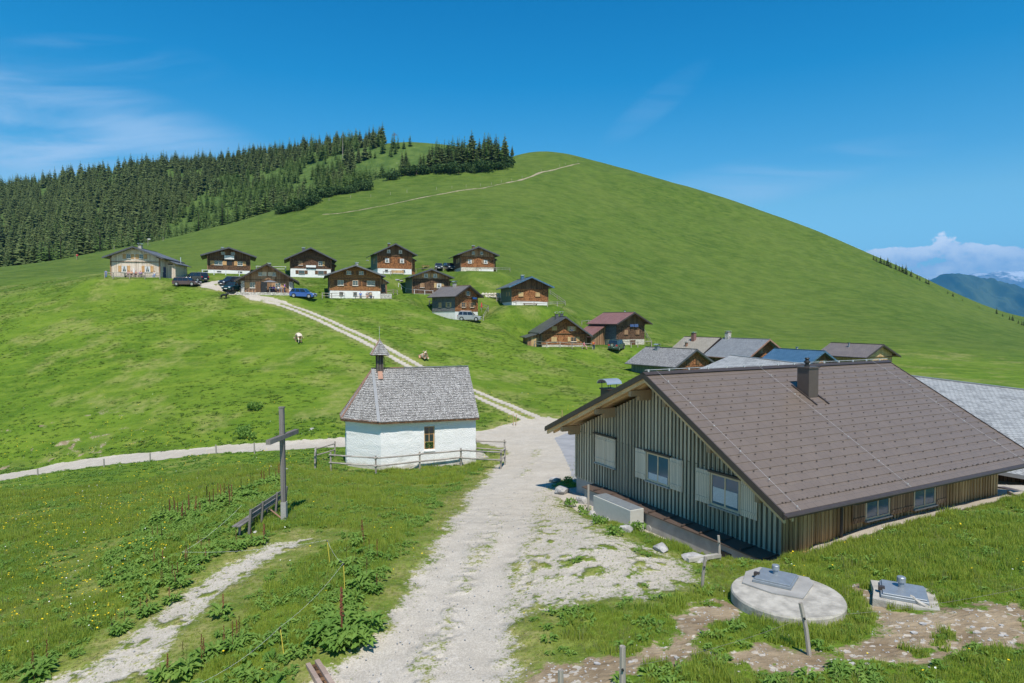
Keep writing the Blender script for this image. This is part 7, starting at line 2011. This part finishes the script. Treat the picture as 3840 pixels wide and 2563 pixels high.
# ---------------------------------------------------------------- people (bodies grown from a skeleton)
def skin_obj(name, verts, edges, radii, mat, parent=None, sub=2, root=0, flat=None):
    me = bpy.data.meshes.new(name); me.from_pydata(verts, edges, []); o = bpy.data.objects.new(name, me); C.objects.link(o)
    sk = o.modifiers.new('skin', 'SKIN'); sk.use_smooth_shade = True
    for i, d in enumerate(me.skin_vertices[0].data):
        r = radii[i]; d.radius = r if isinstance(r, tuple) else (r, r); d.use_root = (i == root)
    ss = o.modifiers.new('sub', 'SUBSURF'); ss.levels = sub; ss.render_levels = sub
    me.materials.append(MAT[mat])
    if parent: o.parent = parent
    return o
def person(label, loc, face, pose='stand', top='c_red', legs='c_navy', hair='hair', group=None, s=1.0, zoff=0.0, backpack=None):
    """face: direction in degrees the person looks (0 = +x, -90 = towards the camera). local +y is forward"""
    o = empty('person', Vector(loc) + Vector((0, 0, zoff)), R(face - 90), label, 'person', group); o.scale = (s, s, s)
    if pose == 'stand':
        hip = .92; V = [(0, 0, hip), (0, 0, 1.15), (0, 0, 1.40), (0, 0, 1.50), (0, .02, 1.64)]
        V += [(-.19, 0, 1.40), (-.25, .02, 1.12), (-.24, .12, .88), (.19, 0, 1.40), (.25, .0, 1.12), (.24, .10, .88)]
        V += [(-.10, 0, hip - .05), (-.11, .04, .48), (-.12, -.02, .07), (-.12, .14, .04), (.10, 0, hip - .05), (.12, .10, .48), (.12, .06, .07), (.12, .22, .04)]
    else:
        hip = .50; V = [(0, 0, hip), (0, .0, .75), (0, .0, 1.0), (0, .02, 1.10), (0, .05, 1.24)]
        V += [(-.19, 0, 1.0), (-.25, .06, .76), (-.18, .28, .64), (.19, 0, 1.0), (.25, .06, .76), (.18, .28, .64)]
        V += [(-.10, .05, hip), (-.12, .45, .50), (-.12, .43, .07), (-.12, .56, .04), (.10, .05, hip), (.12, .45, .50), (.12, .46, .07), (.12, .60, .04)]
    E = [(0,1),(1,2),(2,3),(3,4),(2,5),(5,6),(6,7),(2,8),(8,9),(9,10),(0,11),(11,12),(12,13),(13,14),(0,15),(15,16),(16,17),(17,18)]
    Rr = [(.14,.11),(.13,.10),(.15,.11),.05,(.085,.10),.065,.045,.035,.065,.045,.035,.09,.06,.045,.035,.09,.06,.045,.035]
    body = skin_obj('body', V, E, Rr, 'skin', o)
    sh = [V[i] for i in (0,1,2,5,6,8,9)]; skin_obj('shirt', [(sh[0][0], sh[0][1], sh[0][2] + .04)] + sh[1:], [(0,1),(1,2),(2,3),(3,4),(2,5),(5,6)], [(.165,.13),(.155,.125),(.17,.13),.085,.062,.085,.062], top, o)
    tr = [V[i] for i in (0,11,12,13,15,16,17)]; skin_obj('trousers', tr, [(0,1),(1,2),(2,3),(0,4),(4,5),(5,6)], [(.155,.125),.105,.078,.06,.105,.078,.06], legs, o)
    hd = V[4]; skin_obj('hair', [(hd[0], hd[1] - .03, hd[2] - .02), (hd[0], hd[1] - .02, hd[2] + .07)], [(0,1)], [(.098,.10),(.09,.095)], hair, o)
    for sx in (-1, 1): MB().box(hd[0] + sx*.035 - .012, hd[0] + sx*.035 + .012, hd[1] + .085, hd[1] + .10, hd[2] + .0, hd[2] + .018).build('eye', MAT['black'], o)
    if backpack: MB().box(-.17, .17, -.34, -.12, V[1][2] - .12, V[2][2] + .08).build('backpack', MAT[backpack], o, bevel=.05)
    return o
def lp(h, x, y, z=0): return h.matrix_basis @ Vector((x, y, z))
person('hiker in a red jacket walking on the meadow rim at the far left', gp(77, 259.5), 170, 'stand', 'c_red', 'c_khaki', backpack='c_red')
def ground_of(p, dz=0): return g3(p.x, p.y, dz)
def hdeg(h): return math.degrees(h.rotation_euler.z)
def bench_at(h, x0, x1, y, label, mat='bench_wood', z=None, name='bench', cat='bench'):
    zz = z if z is not None else float(zg(*lp(h, (x0+x1)/2, y).xy)) - h.location.z
    o = empty(name, lp(h, x0, y, zz), h.rotation_euler.z, label, cat)
    MB().box(0, x1 - x0, -.2, .2, .40, .46).build('seat', MAT[mat], o)
    for x in (.15, x1 - x0 - .15): MB().box(x - .05, x + .05, -.16, .16, -.25, .40).build('leg', MAT[mat], o)
    return o, zz
def table_at(h, x, y, label, w=1.6, mat='fence_grey', z=None):
    zz = z if z is not None else float(zg(*lp(h, x, y).xy)) - h.location.z
    o = empty('terrace_table', lp(h, x, y, zz), h.rotation_euler.z, label, 'table')
    MB().box(-w/2, w/2, -.35, .35, .70, .75).build('tabletop', MAT[mat], o)
    for sx in (-1, 1): MB().box(sx*(w/2 - .15) - .05, sx*(w/2 - .15) + .05, -.3, .3, -.2, .70).build('leg', MAT[mat], o)
    return o
# bench with three people before the orange chalet
_, z6 = bench_at(h6, -.2, 3.4, -.55, 'dark bench along the white cellar wall of the orange chalet')
for x, tp, lg, lb in ((.9, 'c_blue', 'c_grey', 'person in blue sitting at the left end of the bench by the orange chalet'), (2.1, 'c_grey', 'skin', 'person with bare legs sitting in the middle of the bench by the orange chalet'), (2.75, 'c_khaki', 'c_navy', 'person in dark trousers sitting at the right end of the bench by the orange chalet')):
    person(lb, lp(h6, x, -.52, z6 - .02), hdeg(h6) - 90, 'sit', tp, lg, zoff=0)
# terrace of the low inn
table_at(h4, 1.4, -1.55, 'grey table on the inn terrace under the open parasol', 2.2, z=0.02)
bench_at(h4, .4, 2.5, -.85, 'bench behind the table on the inn terrace', z=0.02)
for x, tp, lb in ((.55, 'c_navy', 'person in dark clothes at the left end of the inn terrace table'), (1.05, 'c_violet', 'person in violet sitting at the inn terrace table'), (1.75, 'c_white', 'person in white sitting at the inn terrace table'), (2.3, 'c_grey', 'person in grey at the right end of the inn terrace table')):
    person(lb, lp(h4, x, -.85, .02), hdeg(h4) - 90, 'sit', tp, 'c_navy')
person('person with violet shirt standing at the window of the inn terrace', lp(h4, 2.9, -.8, .02), hdeg(h4) + 180, 'stand', 'c_violet', 'c_navy')
def parasol(label, base, hgt, r, mat, closed=False):
    o = empty('parasol', base, 0, label, 'parasol')
    MB().tube([(0,0,0), (0,0,hgt)], .03, 6).build('pole', MAT['fence_grey'], o)
    if closed: MB().lathe([(.02, hgt*.45), (.17, hgt*.5), (.11, hgt*.8), (.02, hgt)], 8).build('canopy', MAT[mat], o)
    else: MB().lathe([(r, hgt - .35), (r*.6, hgt - .14), (.02, hgt)], 10).build('canopy', MAT[mat], o)
parasol('open grey parasol over the inn terrace table', lp(h4, .55, -1.7, .02), 2.15, 1.15, 'c_grey')
parasol('closed pale parasol in front of the light new house', lp(h1, .15, -1.0, -.1), 2.0, .4, 'c_white', True)
parasol('closed red parasol at the right corner of the small turned chalet', lp(h9, 3.4, -.6, 1.6), 2.0, .4, 'c_red', True)
MB().box(-2.9, -1.3, -1.35, -1.05, .02, .5).build('dark_bench_back', MAT['cloth_dark'], h4) if False else None
bench_at(h4, -3.4, -2.0, -1.2, 'dark bench at the left end of the inn terrace', 'cloth_dark', .02)
# terrace of the light new house
z1_ = float(zg(*lp(h1, 0, -1.2).xy)) - h1.location.z
table_at(h1, .1, -1.25, 'long table on the terrace of the light new house', 3.2, z=z1_)
bench_at(h1, -1.6, 1.9, -.75, 'bench against the wall of the light new house', 'fence_grey', z1_)
for x, tp, lb in ((-.9, 'c_pink', 'person in pink at the left of the table of the light new house'), (-.4, 'c_orange', 'person in orange behind the table of the light new house'), (.35, 'c_red', 'person in red in the middle behind the table of the light new house'), (1.2, 'c_violet', 'person in violet at the right of the table of the light new house')):
    person(lb, lp(h1, x, -.75, z1_), hdeg(h1) - 90, 'sit', tp, 'c_navy')
person('person in white sitting apart near the right corner of the light new house', lp(h1, 3.7, -.8, z1_), hdeg(h1) - 90, 'sit', 'c_white', 'c_blue')
person('person in bright blue at the left rail end of the light new house', lp(h1, -4.9, -.6, z1_), hdeg(h1) - 60, 'stand', 'c_blue', 'c_blue', s=.8)
# in front of the solar panel chalet
q = gp(*Z3(1142, 1138)); person('person in pink sitting sideways on a stool at the corner of the solar panel chalet', q, -20, 'sit', 'c_pink', 'skin')
st_ = empty('stool', q, 0, 'small dark stool under the person in pink', 'stool'); MB().lathe([(.17, .40), (.18, .45)], 10).build('seat', MAT['boards_old'], st_)
for a in (.5, 2.6, 4.7): MB().tube([(.1*math.cos(a), .1*math.sin(a), .4), (.17*math.cos(a), .17*math.sin(a), -.1)], .02, 5).build('leg', MAT['boards_old'], st_)
q = gp(*Z3(1262, 1142)); person('person with an orange backpack at the fence end of the solar panel chalet', q, 20, 'stand', 'c_red', 'c_navy', backpack='c_orange', s=.85)
# yellow bench before the back row chalet and tables
o5, z5 = bench_at(h5, -.9, 1.9, -.7, 'yellow wooden bench and table before the brown back row chalet', 'boards_yellow')
MB().box(0, 2.8, .22, .28, .5, 1.0).build('backrest', MAT['boards_yellow'], o5)
def picnic(label, loc, rz=0.3):
    o = empty('picnic_table', loc, rz, label, 'picnic table')
    MB().box(-.9, .9, -.35, .35, .70, .75).build('tabletop', MAT['boards_yellow'], o)
    for s in (-1, 1):
        MB().box(-.9, .9, s*.7 - .13, s*.7 + .13, .42, .46).build('seat', MAT['boards_yellow'], o)
        MB().beam((s*.6, -.75, 0), (s*.6, .0, .72), .07, .07).beam((s*.6, .75, 0), (s*.6, .0, .72), .07, .07).build('leg', MAT['boards_yellow'], o)
picnic('yellow picnic table on the grass left of the grey parked hatchback', gp(*Z2(1418, 322)))
# rocks near chalets
for i, (f, x, y, s_, lb) in enumerate([(Z2, 1150, 432, .5, 'pale rock on the bank above the weathered chalet, left one'), (Z2, 1190, 440, .45, 'pale rock on the bank above the weathered chalet, right one'), (Z2, 865, 248, .4, 'pale scar rock left of the brown back row chalet')]):
    boulder('rock', gp(*f(x, y)), s_*1.3, s_, s_*.6, 800 + i, lb, 'rock', sub=2)
rw = empty('dry_stone_wall', gp(*Z2(2060, 602)), 0, 'short wall of rounded white boulders left of the blue grey roofed chalet', 'stone wall')
for i in range(16):
    bm = bmesh.new(); bmesh.ops.create_icosphere(bm, subdivisions=2, radius=.42)
    for v in bm.verts: v.co *= random.uniform(.85, 1.1); v.co.z *= .8
    me = bpy.data.meshes.new('stone'); bm.to_mesh(me); bm.free(); me.materials.append(MAT['stone_pale']); q = bpy.data.objects.new('stone', me); C.objects.link(q); q.parent = rw
    q.location = (-1.9 + (i % 8)*.62, random.uniform(-.15, .15), .2 + (i//8)*.5)

# ---------------------------------------------------------------- animals
def cow(label, loc, face, pose='stand'):
    o = empty('cow', loc, R(face - 90), label, 'cow')
    # +y is the head end
    if pose == 'stand':
        V = [(0,-.75,1.12),(0,-.35,1.08),(0,.15,1.05),(0,.62,1.10),(0,.85,.98),(-.05,1.12,.72),(-.12,1.28,.50),(-.18,1.42,.28)]
        E = [(0,1),(1,2),(2,3),(3,4),(4,5),(5,6),(6,7)]; Rr = [(.27,.26),(.34,.33),(.37,.36),(.30,.33),(.20,.24),(.15,.17),(.14,.13),(.09,.08)]
        def leg(x, y, hind, st):
            n = len(V)
            if hind: V.extend([(x,y,.95),(x*1.05,y+.06,.72),(x,y-.12+st,.46),(x,y-.04+st,.20),(x,y-.02+st,.04)]); Rr.extend([.17,.12,.075,.055,.065])
            else: V.extend([(x,y,.85),(x,y+st*.5,.62),(x,y+st,.42),(x,y+st,.20),(x,y+.02+st,.04)]); Rr.extend([.14,.10,.07,.052,.062])
            E.extend([(0 if hind else 3, n),(n,n+1),(n+1,n+2),(n+2,n+3),(n+3,n+4)])
        leg(-.19,-.72,True,-.10); leg(.19,-.72,True,.10); leg(-.17,.55,False,.08); leg(.17,.55,False,-.10)
    else:
        V = [(0,-.75,.42),(0,-.30,.46),(0,.2,.48),(0,.62,.52),(.05,.85,.72),(.14,1.0,.95),(.30,1.12,.98),(.46,1.22,.86)]
        E = [(0,1),(1,2),(2,3),(3,4),(4,5),(5,6),(6,7)]; Rr = [(.34,.30),(.40,.36),(.42,.38),(.33,.32),(.19,.22),(.15,.17),(.14,.14),(.09,.08)]
        n = len(V); V += [(.34,-.62,.25),(.50,-.25,.16),(.52,-.55,.08),(.22,.72,.22),(.30,1.02,.14),(.28,.78,.07),(-.24,.72,.20),(-.28,1.0,.10)]
        E += [(0,n),(n,n+1),(n+1,n+2),(3,n+3),(n+3,n+4),(n+4,n+5),(3,n+6),(n+6,n+7)]; Rr += [.20,.11,.07,.13,.08,.055,.13,.07]
    skin_obj('body', V, E, Rr, 'cow_hide', o)
    hd = Vector(V[6]); up = .13
    for s in (-1, 1):
        MB().tube([hd + Vector((s*.10, -.06, up)), hd + Vector((s*.22, -.08, up + .05)), hd + Vector((s*.25, -.04, up + .16))], [.035,.025,.008], 6).build('horn', MAT['c_cream'], o)
        MB().tube([hd + Vector((s*.12, -.08, up*.6)), hd + Vector((s*.30, -.12, up*.4))], [.06,.02], 6).build('ear', MAT['cow_hide'], o)
    if pose == 'stand':
        MB().tube([(.0,-1.0,1.2), (.10,-1.18,1.0), (.28,-1.32,.80), (.40,-1.38,.62)], [.045,.03,.022,.02], 6).build('tail', MAT['cow_hide'], o)
        MB().lathe([(.04,.52),(.15,.60),(.18,.74),(.1,.84)], 10, cy=-.5).build('udder', MAT['skin'], o)
    else: MB().tube([(-.05,-1.05,.5), (-.15,-1.15,.2), (-.3,-1.1,.08)], .03, 6).build('tail', MAT['cow_hide'], o)
    return o
cow('cream and brown cow standing grazing on the meadow with its rear to us', gp(298.5, 342.5), 122)
cow('pale cow lying on the meadow right of the track above the chapel', gp(424, 359), -60, 'lie')
def dog():
    o = empty('dog', gp(223.8, 298.5), R(-90 + -10), 'small black dog walking on the grass below the track bend', 'dog')
    V = [(0,-.32,.42),(0,0,.42),(0,.30,.44),(0,.42,.54),(0,.55,.58),(0,.68,.54)]; E = [(0,1),(1,2),(2,3),(3,4),(4,5)]; Rr = [.11,.12,.13,.09,.09,.045]
    for x, y, hi in ((-.08,-.30,1),(.08,-.30,1),(-.08,.28,0),(.08,.28,0)):
        n = len(V); V += [(x,y,.36),(x,y+(.05 if hi else 0),.24),(x,y-(.05 if hi else -.02),.12),(x,y,.02)]; E += [(0 if hi else 2,n),(n,n+1),(n+1,n+2),(n+2,n+3)]; Rr += [.07,.05,.032,.032]
    skin_obj('body', V, E, Rr, 'black', o, 1)
    for s in (-1, 1): MB().tube([(s*.05,.5,.64),(s*.08,.46,.72)], [.03,.01], 5).build('ear', MAT['black'], o)
    MB().tube([(0,-.42,.46),(0,-.58,.55),(0,-.66,.68)], [.03,.025,.015], 5).build('tail', MAT['black'], o)
    o.scale = (1.5, 1.5, 1.5)
dog()
